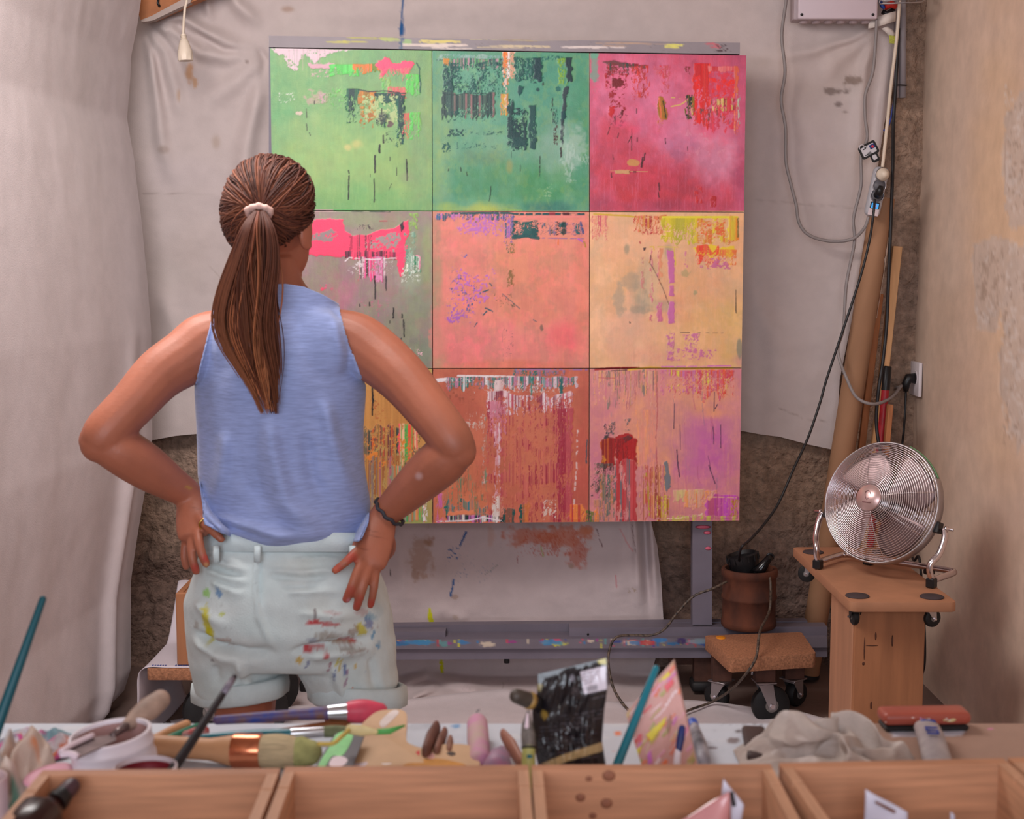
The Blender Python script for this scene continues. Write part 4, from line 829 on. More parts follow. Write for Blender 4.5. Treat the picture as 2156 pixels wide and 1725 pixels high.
d.rect(885, 1510, 1040, 1570, [(214, 190, 130), (222, 170, 140)], cov=.8, cell=(14, 8), fade=.2); d.rect(940, 1510, 1105, 1590, [(236, 150, 96), (226, 170, 150), (238, 160, 100)], cov=.7, rag=12); d.rect(1050, 1545, 1215, 1650, [(206, 84, 190), (214, 100, 170), (190, 70, 160), (196, 90, 130)], cov=.95, cell=(14, 8), rag=10, top=8); d.line([(850, 1660), (950, 1650), (1020, 1640), (1030, 1632)], 7, (236, 216, 180)); d.line([(1055, 1545), (1210, 1548)], 5, (240, 190, 140), brk=.3); d.rect(1180, 1560, 1215, 1650, [(190, 90, 60), (200, 170, 40)], cov=.6); d.rect(795, 1540, 860, 1660, [(170, 80, 30), (220, 200, 60), (206, 130, 110)], cov=.7, streak=2, rag=8); d.line([(740, 1420), (750, 1480), (757, 1640)], 8, (190, 160, 40), brk=.25); d.rect(860, 1640, 1215, 1665, [(206, 190, 90), (206, 120, 140)], cov=.6); d.blob(1020, 1250, 90, 200, (206, 96, 176), .35, .8)
d.rect(450, 1560, 560, 1660, [(190, 120, 130), (150, 120, 120), (206, 140, 110)], cov=.5, cell=(20, 3))

# --- deepen the mixed colours a little
_lum = pt.A.mean(-1, keepdims=True)
pt.A = np.clip(_lum + (pt.A - _lum) * 0.93, 0, 1.2)
pt.A = np.clip(pt.A, 0, 1) ** 1.13
# --- build each panel where it leans on the easel
CT = [568, 909.5, 1242, 1572]; CB = [581, 911.5, 1240, 1557]
RLft = [101, 443, 777, 1106]; RRgt = [116, 447, 775, 1097]
def panel_px(u, v):
    """u, v in 0..3 over the three-by-three block"""
    xt = np.interp(u, [0, 1, 2, 3], CT); xb = np.interp(u, [0, 1, 2, 3], CB)
    yl = np.interp(v, [0, 1, 2, 3], RLft); yr = np.interp(v, [0, 1, 2, 3], RRgt)
    y = yl + (yr - yl) * (u / 3.0)
    x = xt + (xb - xt) * (v / 3.0)
    return x, y
def panel_Y(u): return 4.415 + 0.075 * u / 3.0
m_paint = mat('thick_acrylic', rough=0.42, attr=True, var=0.04, vscale=60, bump=0.12, bscale=240, spec=0.4)
names = ['pale green square panel with hot pink streak and dark teal scraped block', 'blue-green square panel with dark teal speckled scraping between its neighbours', 'crimson and rose square panel with bright red scraped patches',
         'grey-mauve square panel with splashed neon pink, partly behind the woman', 'salmon square panel with violet flecks, centre of the nine-panel block', 'peach square panel with yellow and orange scraping and lilac dabs',
         'ochre square panel with multicoloured vertical streaks behind the arm', 'terracotta square panel with long crimson drips under a white bar', 'pink and lilac square panel with two red smears']
NP = 230
for jv in range(3):
    for iu in range(3):
        g = 0.0025
        u = np.linspace(iu + g, iu + 1 - g, NP); v = np.linspace(jv + g, jv + 1 - g, NP)
        Ug, Vg = np.meshgrid(u, v)
        PXq, PYq = panel_px(Ug, Vg)
        col, rel = pt.sample(PXq.ravel(), PYq.ravel())
        rel = rel.reshape(NP, NP)
        e = np.minimum(np.minimum(Ug - iu, iu + 1 - Ug), np.minimum(Vg - jv, jv + 1 - Vg))
        V = arrP(PXq, PYq, panel_Y(Ug) - 0.0008 * np.clip(rel, 0, 2.5) * (e > 0.012))
        V = V.reshape(-1, 3)
        F = quads(NP, NP)[:, ::-1].tolist()
        # canvas sides and back
        loop = list(range(NP)) + [r * NP + NP - 1 for r in range(1, NP)] + [(NP - 1) * NP + k for k in range(NP - 2, -1, -1)] + [r * NP for r in range(NP - 2, 0, -1)]
        n0 = len(V); back = V[loop] + np.array([0.0, 0.030, 0.0])
        V = np.vstack([V, back]); col = np.vstack([col, col[loop] * 0.9])
        m_ = len(loop)
        for k in range(m_):
            F.append((loop[k], loop[(k + 1) % m_], n0 + (k + 1) % m_, n0 + k))
        F.append(tuple(n0 + k for k in range(m_)))
        o = mesh_obj('painted_panel', V, F, m_paint, colors=col, fix=False, angle=60)
        tag(o, names[jv * 3 + iu], 'painting', 'nine square panels of the painting')

# ------------------------------------------------------------------ easel
m_grey = mat('grey_enamel', (112, 104, 116), 0.45, var=0.10, vscale=6, bump=0.06, bscale=80)
m_greyp = mat('grey_enamel_splashed', rough=0.5, attr=True, var=0.06, vscale=20, bump=0.1, bscale=120)
m_dark = mat('dark_rubber', (30, 27, 28), 0.6, var=0.2)
m_rust = mat('rusty_steel', (78, 48, 38), 0.8, var=0.35, vscale=20, bump=0.3)
EY = 4.50
easel = thing('easel', (0.0, 4.55, 0.0), 'grey painted studio easel carrying the nine painted panels', 'easel')
def px_bar(name, x0, y0, x1, y1, Y, depth, m=m_grey, parent=None, ys=None, bev=0.003, paint=None):
    """upright bar whose front face spans the given view corners; ys gives (left top, right top, right bottom, left bottom)"""
    if ys is None: ys = (y0, y0, y1, y1)
    a_ = [P(x0, ys[3], Y), P(x1, ys[2], Y), P(x1, ys[1], Y), P(x0, ys[0], Y)]
    d_ = Vector((0, depth, 0))
    mb = MB().hexa([a_[0], a_[1], a_[1] + d_, a_[0] + d_, a_[3], a_[2], a_[2] + d_, a_[3] + d_])
    if paint is not None:
        n1, n2 = 260, 14
        U_, V_ = np.meshgrid(np.linspace(0, 1, n1), np.linspace(0, 1, n2))
        X_ = x0 + U_ * (x1 - x0); Yp = (ys[0] + (ys[1] - ys[0]) * U_) * (1 - V_) + (ys[3] + (ys[2] - ys[3]) * U_) * V_
        Vx = arrP(X_, Yp, np.full(X_.shape, Y - 0.0015)).reshape(-1, 3)
        cc_, _ = paint.sample(X_.ravel(), Yp.ravel())
        nb = len(mb.v)
        base = np.tile(lin((112, 104, 116)), (nb, 1))
        mb.raw(Vx, quads(n1, n2))
        return mb.obj(name, m_greyp, parent, smooth=False, colors=np.vstack([base, cc_]))
    return mb.obj(name, m, parent, smooth=False)
pe = Paint(550, 60, 1600, 130, (142, 131, 135), 1.0)
for (x0, x1, y, c_, w) in [(680, 775, 88, (188, 180, 84), 4), (790, 845, 82, (170, 180, 110), 9), (850, 865, 88, (150, 176, 120), 12), (880, 975, 84, (214, 196, 110), 6), (845, 1010, 98, (220, 200, 190), 7), (1000, 1180, 97, (206, 186, 150), 5), (1060, 1130, 86, (150, 130, 110), 4), (1180, 1330, 100, (222, 206, 200), 5), (1230, 1420, 92, (180, 150, 130), 4), (1400, 1440, 96, (222, 214, 110), 8), (1480, 1520, 96, (200, 100, 110), 5), (720, 850, 78, (176, 168, 90), 3), (980, 1300, 80, (190, 176, 140), 2)]:
    for k in range(5):
        r = random.Random(int(x0) + k); yy = y + r.uniform(-4, 4); xa = r.uniform(x0, (x0 + x1) / 2); xb_ = r.uniform((x0 + x1) / 2, x1)
        pe.line([(xa, yy), ((xa + xb_) / 2, yy + r.uniform(-2, 2)), (xb_, yy + 1)], w * r.uniform(.4, .9), c_, al=.75, brk=.25)
pe.spk(560, 70, 1590, 120, (70, 56, 60), cov=.02, cell=(3, 3)); pe.spk(1490, 92, 1550, 112, (80, 60, 64), cov=.25, cell=(4, 6)); pe.line([(846, 80), (844, 103)], 6, (60, 90, 120), al=.8)
px_bar('top_rail', 566, 75, 1558, 104, 4.478, 0.045, parent=easel, ys=(75, 90, 114, 99), paint=pe)
px_bar('side_batten', 566, 90, 575, 700, 4.485, 0.03, parent=easel)
for (x0, x1) in ((1458, 1499), (640, 682)):
    px_bar('post', x0, 300, x1, 1316, 4.532, 0.045, parent=easel, bev=.004)
ppk = Paint(1450, 1100, 1510, 1320, (112, 104, 116), 1.0)
# shelf rails
pb = Paint(800, 1300, 1750, 1400, (112, 104, 114), 1.0)
for k in range(70):
    r = random.Random(500 + k); x = r.uniform(825, 1500)
    c_ = r.choice([(60, 120, 170), (40, 110, 160), (200, 196, 60), (200, 80, 110), (90, 150, 150), (150, 60, 130), (50, 70, 140), (190, 60, 60), (206, 190, 170)])
    if k % 3: pb.line([(x, 1344 + r.uniform(0, 6)), (x + r.uniform(-4, 4), 1352 + r.uniform(0, 12))], r.uniform(1.5, 4), c_, al=.9)
    else: pb.blob(x, 1352 + r.uniform(-2, 5), r.uniform(6, 20), r.uniform(3, 6), c_, .85, .4, .9, 6)
pb.blob(885, 1353, 30, 5, (60, 130, 180), .9, .4, .6, 8); pb.blob(1160, 1353, 26, 6, (60, 130, 180), .9, .4, .8, 8); pb.blob(1390, 1348, 16, 5, (50, 120, 180), .9, .4); pb.blob(1480, 1351, 40, 5, (130, 150, 160), .8, .4); pb.blob(1435, 1350, 9, 7, (60, 40, 100), .9, .3)
px_bar('back_rail', 600, 1312, 1700, 1344, 4.575, 0.04, parent=easel, ys=(1320, 1308, 1342, 1346))
px_bar('shelf_block', 700, 1318, 938, 1347, 4.515, 0.055, parent=easel, ys=(1332, 1330, 1346, 1348))
px_bar('shelf_block', 1199, 1312, 1742, 1346, 4.515, 0.055, parent=easel, ys=(1322, 1320, 1343, 1345))
px_bar('ledge', 600, 1346, 1742, 1366, 4.485, 0.085, parent=easel, ys=(1348, 1343, 1364, 1368), paint=pb)
px_bar('cross_beam', 600, 1366, 1742, 1391, 4.497, 0.07, parent=easel, ys=(1368, 1364, 1384, 1391))
MB().tube([P(1067, 1386, 4.52), P(1067, 1396, 4.52)], 0.009, 12).obj('bolt', m_dark, easel)
MB().tube([P(1238, 1336, 4.5142), P(1238, 1336, 4.5150)], 0.004, 10).obj('bolt_hole', m_dark, easel)
for x in (1480, 660):
    px_bar('foot_post', x - 18, 1380, x + 20, 1440, 4.515, 0.05, m_rust, easel)
    c_ = P(x + 1, 1458, 4.54)
    MB().box((c_.x, 4.54, 0.028), (0.085, 0.075, 0.032), bev=.006).obj('rubber_foot', m_dark, easel)
    px_bar('foot_beam', x - 70, 1386, x + 60, 1400, 4.56, 0.05, m_rust, easel)
pk = mat('pink_paint_dab', (206, 96, 120), 0.4)
for (x, y, rx_, ry_) in ((1480, 1110, 17, 4), (1489, 1122, 8, 4), (1491, 1155, 7, 4)):
    c_ = P(x, y, 4.5315)
    mb = MB().lathe([(0.001, 0.0), (1.0, 0.0), (0.7, 1.0), (0.001, 1.2)], n=18)
    mb.v = [(c_.x + p[0] * rx_ / 660, c_.y - p[2] * 0.0025, c_.z + p[1] * ry_ / 660) for p in mb.v]
    mb.obj('paint_dab', pk, easel)

# ------------------------------------------------------------------ the woman
Y0 = 2.60
def S(px): return px / (FPX / (Y0 * 1.0))          # photo pixels to metres at her distance
woman = thing('person', (P(600, 1400, Y0).x, Y0, 0.0), 'woman seen from behind with ponytail, blue tank top and pale shorts, hands on hips', 'person')

def remesh(mb, voxel, it=4, fac=0.5):
    me = bpy.data.meshes.new('tmp'); me.from_pydata([tuple(p) for p in mb.v], [], mb.f)
    ob = bpy.data.objects.new('tmp', me); COL.objects.link(ob)
    bm = bmesh.new(); bm.from_mesh(me); bmesh.ops.recalc_face_normals(bm, faces=bm.faces); bm.to_mesh(me); bm.free()
    md = ob.modifiers.new('r', 'REMESH'); md.mode = 'VOXEL'; md.voxel_size = voxel
    if it:
        sm = ob.modifiers.new('s', 'SMOOTH'); sm.factor = fac; sm.iterations = it
    dg = bpy.context.evaluated_depsgraph_get()
    ev = ob.evaluated_get(dg).to_mesh()
    V = np.zeros(len(ev.vertices) * 3); ev.vertices.foreach_get('co', V); V = V.reshape(-1, 3)
    Nn = np.zeros(len(ev.vertices) * 3); ev.vertices.foreach_get('normal', Nn); Nn = Nn.reshape(-1, 3)
    F = [tuple(p.vertices) for p in ev.polygons]
    bpy.data.objects.remove(ob); bpy.data.meshes.remove(me)
    return V, F, Nn
def rings(mb, secs, n=36, power=2.0):
    """stack of level rings: (px x, px y, half width px, half depth m, y shift)"""
    V = []
    for (cx, cy, hw, hd, dy) in secs:
        c = P(cx, cy, Y0 + dy); w = (P(cx + hw, cy, Y0 + dy) - c).x
        for k in range(n):
            th = 2 * math.pi * k / n
            co, si = math.cos(th), math.sin(th)
            V.append((c.x + w * math.copysign(abs(co) ** (2 / power), co), c.y + hd * math.copysign(abs(si) ** (2 / power), si), c.z))
    m = len(secs); F = []
    for j in range(m - 1):
        for k in range(n):
            F.append((j * n + k, j * n + (k + 1) % n, (j + 1) * n + (k + 1) % n, (j + 1) * n + k))
    F.append(tuple(range(n))); F.append(tuple((m - 1) * n + k for k in range(n - 1, -1, -1)))
    return mb.raw(V, F)
def spl(secs, per=5):
    """smooth in-between sections"""
    A = np.array(secs, float); out = []
    for i in range(len(A) - 1):
        p0, p1, p2, p3 = A[max(i - 1, 0)], A[i], A[i + 1], A[min(i + 2, len(A) - 1)]
        for k in range(per):
            t = k / per
            out.append(0.5 * ((2 * p1) + (p2 - p0) * t + (2 * p0 - 5 * p1 + 4 * p2 - p3) * t * t + (3 * p1 - p0 - 3 * p2 + p3) * t ** 3))
    out.append(A[-1])
    return out
def limb(mb, pts, n=16, per=6, up=None):
    """pts: (px, py, dy, radius m) or with two radii; smooth tapering limb"""
    A = np.array([list(P(p[0], p[1], Y0 + p[2])) + [p[3], p[4] if len(p) > 4 else p[3]] for p in pts])
    B = spl(A, per)
    mb.tube([b[:3] for b in B], [(b[3], b[4]) for b in B], n, up=up)
    # rounded ends
    for q, e in ((B[0], 0), (B[-1], 1)):
        ball(mb, Vector(q[:3]), (min(q[3], q[4]) * 0.98,) * 3)
    return mb
def ball(mb, c, r, R=None, n=16):
    V = []; F = []
    m = n // 2
    R = R or Matrix.Identity(3)
    for j in range(1, m):
        ph = math.pi * j / m
        for k in range(n):
            th = 2 * math.pi * k / n
            V.append(c + R @ Vector((r[0] * math.sin(ph) * math.cos(th), r[1] * math.sin(ph) * math.sin(th), r[2] * math.cos(ph))))
    V.append(c + R @ Vector((0, 0, r[2]))); V.append(c + R @ Vector((0, 0, -r[2])))
    t, b_ = len(V) - 2, len(V) - 1
    for j in range(m - 2):
        for k in range(n):
            F.append((j * n + k, (j + 1) * n + k, (j + 1) * n + (k + 1) % n, j * n + (k + 1) % n))
    for k in range(n):
        F.append((t, k, (k + 1) % n)); F.append((b_, (m - 2) * n + (k + 1) % n, (m - 2) * n + k))
    return mb.raw(V, F)

body = MB()
rings(body, spl([(578, 540, 44, .050, .0), (584, 580, 48, .052, .0), (588, 606, 60, .055, .0), (588, 630, 92, .060, .0), (586, 655, 132, .066, 0), (586, 690, 160, .078, 0), (588, 740, 168, .092, 0), (590, 810, 158, .100, 0), (591, 900, 152, .098, 0),
                 (593, 1000, 142, .092, 0), (597, 1080, 148, .094, 0), (600, 1150, 162, .104, 0), (604, 1230, 188, .116, 0), (606, 1310, 190, .116, 0), (607, 1370, 180, .104, 0)]), power=2.25)
# shoulder blades and spine groove stay soft
for (x, y) in ((505, 740), (670, 740)):
    ball(body, P(x, y, Y0 - .055), (.052, .035, .075))
HR = Matrix.Rotation(math.radians(-22), 3, 'Z') @ Matrix.Rotation(math.radians(-4), 3, 'X')
HO = P(571, 471, Y0 + 0.005)
hs = 0.95
def hp(x, y, z): return HO + HR @ Vector((x * hs, y * hs, z * hs))
ball(body, hp(0, 0, .022), (.074 * hs, .094 * hs, .098 * hs), HR, 28)
ball(body, hp(0, .030, -.045), (.058 * hs, .060 * hs, .072 * hs), HR, 24)
ball(body, hp(0, .072, -.092), (.026 * hs, .022 * hs, .022 * hs), HR)
ball(body, hp(0, .020, -.075), (.052 * hs, .050 * hs, .035 * hs), HR)
body.tube([hp(0, .088, .012), hp(0, .100, -.012), hp(0, .112, -.034)], [.008, .010, .012], 10); ball(body, hp(0, .112, -.035), (.012, .011, .010), HR)
for sx in (-1, 1):
    ball(body, hp(sx * .010, .100, -.040), (.008, .008, .007), HR)
    ball(body, hp(sx * .078, -.004, -.018), (.009, .020, .032), HR)
    ball(body, hp(sx * .080, .002, -.040), (.007, .009, .012), HR)
    body.tube([hp(sx * .014, .089, .026), hp(sx * .032, .085, .030), hp(sx * .050, .070, .022)], [.006, .007, .005], 8)
ball(body, hp(0, .094, -.066), (.022, .008, .006), HR); ball(body, hp(0, .093, -.074), (.019, .009, .006), HR)
# arms
limb(body, [(480, 706, -.005, .050), (434, 722, -.01, .055), (392, 752, -.03, .052), (335, 790, -.06, .047), (280, 850, -.095, .042), (225, 908, -.122, .040), (208, 935, -.125, .034)], per=6)
limb(body, [(206, 928, -.122, .034), (255, 950, -.108, .042), (310, 985, -.075, .041), (360, 1018, -.045, .033), (394, 1040, -.028, .027), (404, 1062, -.028, .026)], per=6)
limb(body, [(698, 706, -.005, .050), (750, 722, -.01, .055), (796, 752, -.03, .052), (850, 800, -.065, .047), (900, 860, -.10, .042), (950, 925, -.128, .038), (966, 952, -.130, .032)], per=6)
limb(body, [(964, 946, -.128, .034), (935, 968, -.112, .043), (893, 1005, -.085, .041), (850, 1045, -.060, .034), (818, 1076, -.048, .028), (802, 1096, -.050, .026)], per=6)
# right hand: palm and five fingers spread over the back of the hip
def palm(pts):
    A = spl(np.array([list(P(p[0], p[1], Y0 + p[2])) + [p[3], p[4]] for p in pts]), 4)
    body.tube([b[:3] for b in A], [(b[3], b[4]) for b in A], 16, up=(0, -1, 0))
palm([(806, 1090, -.052, .020, .026), (796, 1120, -.072, .019, .032), (784, 1152, -.094, .017, .036), (774, 1180, -.110, .014, .036), (770, 1192, -.116, .010, .030)])
def finger(pts, r0, r1):
    k = len(pts)
    limb(body, [(p[0], p[1], p[2], r0 + (r1 - r0) * i / (k - 1)) for i, p in enumerate(pts)], n=10, per=4)
FR = [[(764, 1150, -.102), (746, 1166, -.122), (728, 1184, -.134), (706, 1201, -.136)],
      [(766, 1178, -.114), (752, 1206, -.134), (741, 1234, -.143), (729, 1262, -.138)],
      [(778, 1186, -.112), (769, 1218, -.130), (760, 1250, -.138), (751, 1279, -.132)],
      [(793, 1184, -.100), (790, 1214, -.116), (786, 1246, -.122), (780, 1275, -.118)]]
for q, (ra, rb) in zip(FR, ((.0098, .0076), (.0102, .0080), (.0100, .0080), (.0092, .0072))): finger(q, ra, rb)
finger([(812, 1118, -.060), (822, 1142, -.030), (822, 1160, .005), (814, 1172, .030)], .0115, .0090)
# left hand
palm([(402, 1050, -.030, .020, .025), (404, 1080, -.048, .019, .030), (408, 1108, -.070, .017, .033), (410, 1130, -.088, .012, .030)])
FL = [[(420, 1090, -.070), (432, 1104, -.096), (448, 1119, -.112), (466, 1136, -.118)],
      [(416, 1118, -.086), (419, 1142, -.108), (425, 1166, -.118), (434, 1187, -.118)],
      [(406, 1126, -.080), (403, 1154, -.098), (406, 1180, -.106), (413, 1203, -.104)],
      [(396, 1118, -.062), (390, 1146, -.074), (388, 1172, -.080), (392, 1194, -.080)]]
for q, (ra, rb) in zip(FL, ((.0096, .0075), (.0102, .0080), (.0100, .0080), (.0090, .0072))): finger(q, ra, rb)
finger([(394, 1078, -.040), (386, 1106, -.010), (390, 1128, .022), (396, 1140, .045)], .0115, .0090)
# legs and feet
for (xk, tilt) in ((514, 1), (744, -1)):
    hx = P(xk, 1400, Y0).x
    pts = [(hx - tilt * -.004, Y0, P(600, 1340, Y0).z, .078, .088), (hx, Y0, P(600, 1420, Y0).z, .068, .078), (hx, Y0, P(600, 1500, Y0).z, .056, .064), (hx, Y0 + .005, .455, .050, .056), (hx, Y0, .405, .047, .052), (hx, Y0 - .018, .30, .048, .052), (hx, Y0 - .015, .17, .035, .040), (hx, Y0 - .01, .085, .030, .036), (hx, Y0 - .01, .045, .032, .038)]
    A = spl(np.array(pts), 5)
    body.tube([b[:3] for b in A], [(b[3], b[4]) for b in A], 18, up=(1, 0, 0))
    ball(body, Vector((hx, Y0 - .03, .045)), (.032, .036, .036))
    body.tube([(hx, Y0 - .02, .045), (hx - tilt * .004, Y0 + .05, .042), (hx - tilt * .01, Y0 + .11, .028), (hx - tilt * .012, Y0 + .155, .020)], [(.034, .036), (.034, .036), (.024, .042), (.016, .038)], 14, up=(0, 0, 1))
    for t_ in range(5):
        xx = hx - tilt * .012 + (t_ - 2) * .0165 * tilt * -1
        ball(body, Vector((xx, Y0 + .185 - .008 * abs(t_ - .6), .013)), (.0085 if t_ else .011, .018, .010))
Vb, Fb, Nb = remesh(body, 0.0036, 5)
# skin tone with paint on the fingers
bpx, bpy_ = toPxArr(Vb)
sk = np.tile(lin((168, 100, 76)), (len(Vb), 1))
n3 = np.array([mnoise.noise(Vector(v) * 14) for v in Vb[::1]])
sk *= (1 + 0.07 * n3)[:, None]
def tint(mask, c, a):
    global sk
    a = (a * mask)[:, None]; sk = sk * (1 - a) + lin(c) * a
def near(x, y, r): return smooth01(1.3 - np.hypot(bpx - x, bpy_ - y) / r)
hand = (np.abs(Vb[:, 1] - (Y0 - .10)) < .09)
for (x, y, r, a) in ((740, 1175, 16, .75), (712, 1198, 12, .7), (722, 1262, 14, .6), (738, 1245, 14, .55), (750, 1275, 12, .75), (782, 1272, 12, .8), (434, 1176, 11, .85), (412, 1196, 12, .8), (758, 1260, 10, .5)):
    tint(near(x, y, r) * hand, (190, 50, 50), a * .7)
tint(near(434, 1190, 6) * hand, (206, 160, 110), .7); tint(near(708, 1202, 8) * hand, (226, 120, 90), .5); tint(near(735, 1265, 6) * hand, (226, 150, 170), .6)
tint(near(882, 1003, 9), (210, 170, 165), .7); tint(smooth01(1.2 - np.hypot((bpx - 397) / 9, (bpy_ - 1027) / 2.5)), (190, 170, 30), .9)
for (x, y, w_, h_) in ((790, 1130, 26, 2.0), (782, 1118, 26, 1.6), (765, 1156, 14, 1.6), (410, 1070, 14, 1.6)):
    tint(smooth01(1.2 - np.hypot((bpx - x) / w_, (bpy_ - y - (bpx - x) * .25) / h_)) * hand, (120, 66, 50), .6)
m_skin = mat('tanned_skin', rough=0.48, attr=True, var=0.06, vscale=30, bump=0.10, bscale=160, spec=0.4, sss=0.12)
body_o = mesh_obj('body', Vb, Fb, m_skin, woman, colors=np.clip(sk, 0, 1), fix=False)
bvh = BVHTree.FromPolygons([Vector(v) for v in Vb], Fb)
def body_y(x, z, front=False):
    h = bvh.ray_cast(Vector((x, 5.0 if front else 1.0, z)), Vector((0, -1 if front else 1, 0)))
    return h[0].y if h[0] is not None else None
m_eyew = mat('eye_white', (225, 220, 215), 0.2); m_iris = mat('eye_brown', (60, 38, 26), 0.2); m_lip = mat('lip', (150, 72, 66), 0.45); m_brow = mat('brow', (52, 32, 24), 0.8)
for sx in (-1, 1):
    e = MB(); ball(e, hp(sx * .031, .082, .012), (.012, .010, .008), HR); eo = e.obj('eye', m_eyew, woman)
    e = MB(); ball(e, hp(sx * .031, .0905, .012), (.005, .003, .005), HR); e.obj('iris', m_iris, eo)
    MB().tube([hp(sx * .014, .094, .030), hp(sx * .032, .090, .036), hp(sx * .050, .074, .028)], [.002, .003, .0015], 6).obj('eyebrow', m_brow, woman)
e = MB(); ball(e, hp(0, .0965, -.070), (.020, .007, .006), HR); e.obj('lips', m_lip, woman)

# ---- hair
m_hair = mat('brown_hair', rough=0.62, attr=True, var=0.15, vscale=50, stretch=(6, 6, 1), bump=0.2, bscale=200, spec=0.25)
tie_dir = (HR.transposed() @ (P(546, 444, Y0 - .11) - HO)) / hs
def ell(d, k=1.0):
    """point on the hair surface of the skull in direction d (head frame)"""
    r = Vector((.086, .100, .104))
    t = 1 / math.sqrt((d.x / r.x) ** 2 + (d.y / r.y) ** 2 + (d.z / r.z) ** 2)
    p = d * (t * k)
    return hp(p.x, p.y, p.z + .020)
td = (tie_dir - Vector((0, 0, .02))).normalized()
cap = MB()
HC = []; 
def hair_col(n, c0, c1, k): 
    a_ = lin(c0); b_ = lin(c1)
    return [a_ * (1 - t) * k + b_ * t * k for t in np.linspace(0, 1, n)]
# close-fitting scalp layer
sc_v = []; nA, nB = 40, 26
Rt = Vector((0, 0, 1)); 
ax1 = td.cross(Vector((0, 0, 1))).normalized(); ax2 = ax1.cross(td).normalized()
def start_dir(t):
    c_, s_ = math.cos(t), math.sin(t)
    y = .15 + .42 * max(c_, 0) ** 1.5 - .85 * max(-c_, 0) ** 1.2
    z = c_ if c_ > 0 else .80 * c_
    return Vector((s_ * 1.0, y, z)).normalized()
for i in range(nA):
    sd_ = start_dir(2 * math.pi * i / nA)
    for j in range(nB):
        f = j / (nB - 1)
        d_ = sd_.slerp(td, f * .985) if sd_.angle(td) > 1e-3 else td
        sc_v.append(ell(d_, 1.0))
F_ = []
for i in range(nA):
    for j in range(nB - 1):
        k = (i + 1) % nA
        F_.append((i * nB + j, k * nB + j, k * nB + j + 1, i * nB + j + 1))
cap.raw(sc_v, F_)
HC += [lin((74, 42, 32))] * len(sc_v)
for q in range(760):
    r = random.Random(q)
    sd_ = start_dir(r.uniform(0, 2 * math.pi))
    f0 = r.uniform(0, .55) if r.random() < .6 else 0.0
    lift = 1.0 + r.uniform(.003, .045) + (.02 if sd_.z > .5 and r.random() < .4 else 0)
    wav = r.gauss(0, .16)
    pts = []
    n_ = 9
    for j in range(n_):
        f = f0 + (1 - f0) * j / (n_ - 1)
        d_ = sd_.slerp(td, min(f, .99))
        d_ = (d_ + ax1 * wav * math.sin(f * 3.1) + ax2 * wav * math.sin(f * 2.2)).normalized()
        pts.append(ell(d_, lift + .03 * math.sin(f * math.pi)))
    rr_ = r.uniform(.0010, .0024)
    cap.tube(pts, [rr_ * (1.0 if 0 < j < n_ - 1 else .4) for j in range(n_)], 4, cap=False)
    tone_ = r.uniform(.5, 1.15)
    cl_ = r.choice([((80, 42, 32), (96, 52, 38)), ((94, 52, 38), (122, 70, 48)), ((66, 35, 29), (84, 46, 35)), ((110, 62, 46), (140, 82, 56))])
    for cc_ in hair_col(n_, cl_[0], cl_[1], tone_): HC += [cc_] * 4
cap.obj('hair', m_hair, woman, colors=np.array(HC), fix=False)
# scrunchie
tp = P(546, 443, Y0 - .122)
th_pts = []
for k in range(28):
    a_ = 2 * math.pi * k / 28
    th_pts.append(P(546, 446, Y0 - .120) + Vector((S(22) * math.cos(a_), -.010 * math.cos(a_ * 2) * .4 - .012 * math.sin(a_), S(10) * math.sin(a_) + S(3) * math.sin(a_ * 5) * .25)))
m_tie = mat('pale_pink_hair_tie', (206, 168, 156), 0.6, var=.15, vscale=80)
MB().tube(th_pts, [.0062 + .0012 * math.sin(k * 2.1) for k in range(28)], 10, closed=True).obj('hair_tie', m_tie, woman)
# ponytail in loose locks
pony = MB(); PC = []
cen = np.array(spl([(546, 446, -.128, 12, .014), (543, 480, -.150, 34, .024), (540, 540, -.152, 52, .030), (537, 620, -.150, 62, .030), (539, 700, -.148, 62, .026), (552, 780, -.142, 46, .020), (568, 872, -.136, 20, .010)], 6))
nC = len(cen)
for q in range(700):
    r = random.Random(9000 + q)
    lock = q % 17
    rl = random.Random(lock * 13 + 5)
    la, lb = rl.uniform(-.9, .9), rl.uniform(-.9, .7)
    lw, lp = rl.uniform(.18, .55), rl.uniform(0, 6)
    a0 = la + r.gauss(0, .15); b0 = lb + r.gauss(0, .25)
    m_ = math.hypot(a0, b0)
    if m_ > 1.05: a0 /= m_; b0 /= m_
    end = min(1.0, rl.uniform(.80, 1.0) + r.uniform(-.12, .04)); n_ = 17
    jit = r.uniform(-.04, .04); pts = []
    for j in range(n_):
        t = j / (n_ - 1) * end
        i_ = min(t * (nC - 1), nC - 1.001); k = int(i_); f = i_ - k
        cx_, cy_, dy_, w_, dd_ = cen[k] * (1 - f) + cen[k + 1] * f
        sway = lw * (math.sin(t * 6.5 + lp) - math.sin(lp)) * t + jit * math.sin(t * 9 + q) * t
        pts.append(P(cx_ + w_ * (a0 + sway) * (1.0 if t < .7 else 1.0), cy_, Y0 + dy_ + dd_ * b0))
    rr_ = r.uniform(.0011, .0026)
    pony.tube(pts, [rr_ * (1 - .75 * (j / (n_ - 1)) ** 2) for j in range(n_)], 4, cap=False)
    kk = rl.uniform(.45, 1.5) * r.uniform(.8, 1.2)
    for cc_ in hair_col(n_, (96, 50, 36), rl.choice([(160, 94, 60), (138, 78, 50), (118, 64, 42), (178, 110, 72)]), kk): PC += [cc_] * 4
pony.obj('ponytail', m_hair, woman, colors=np.array(PC), fix=False)

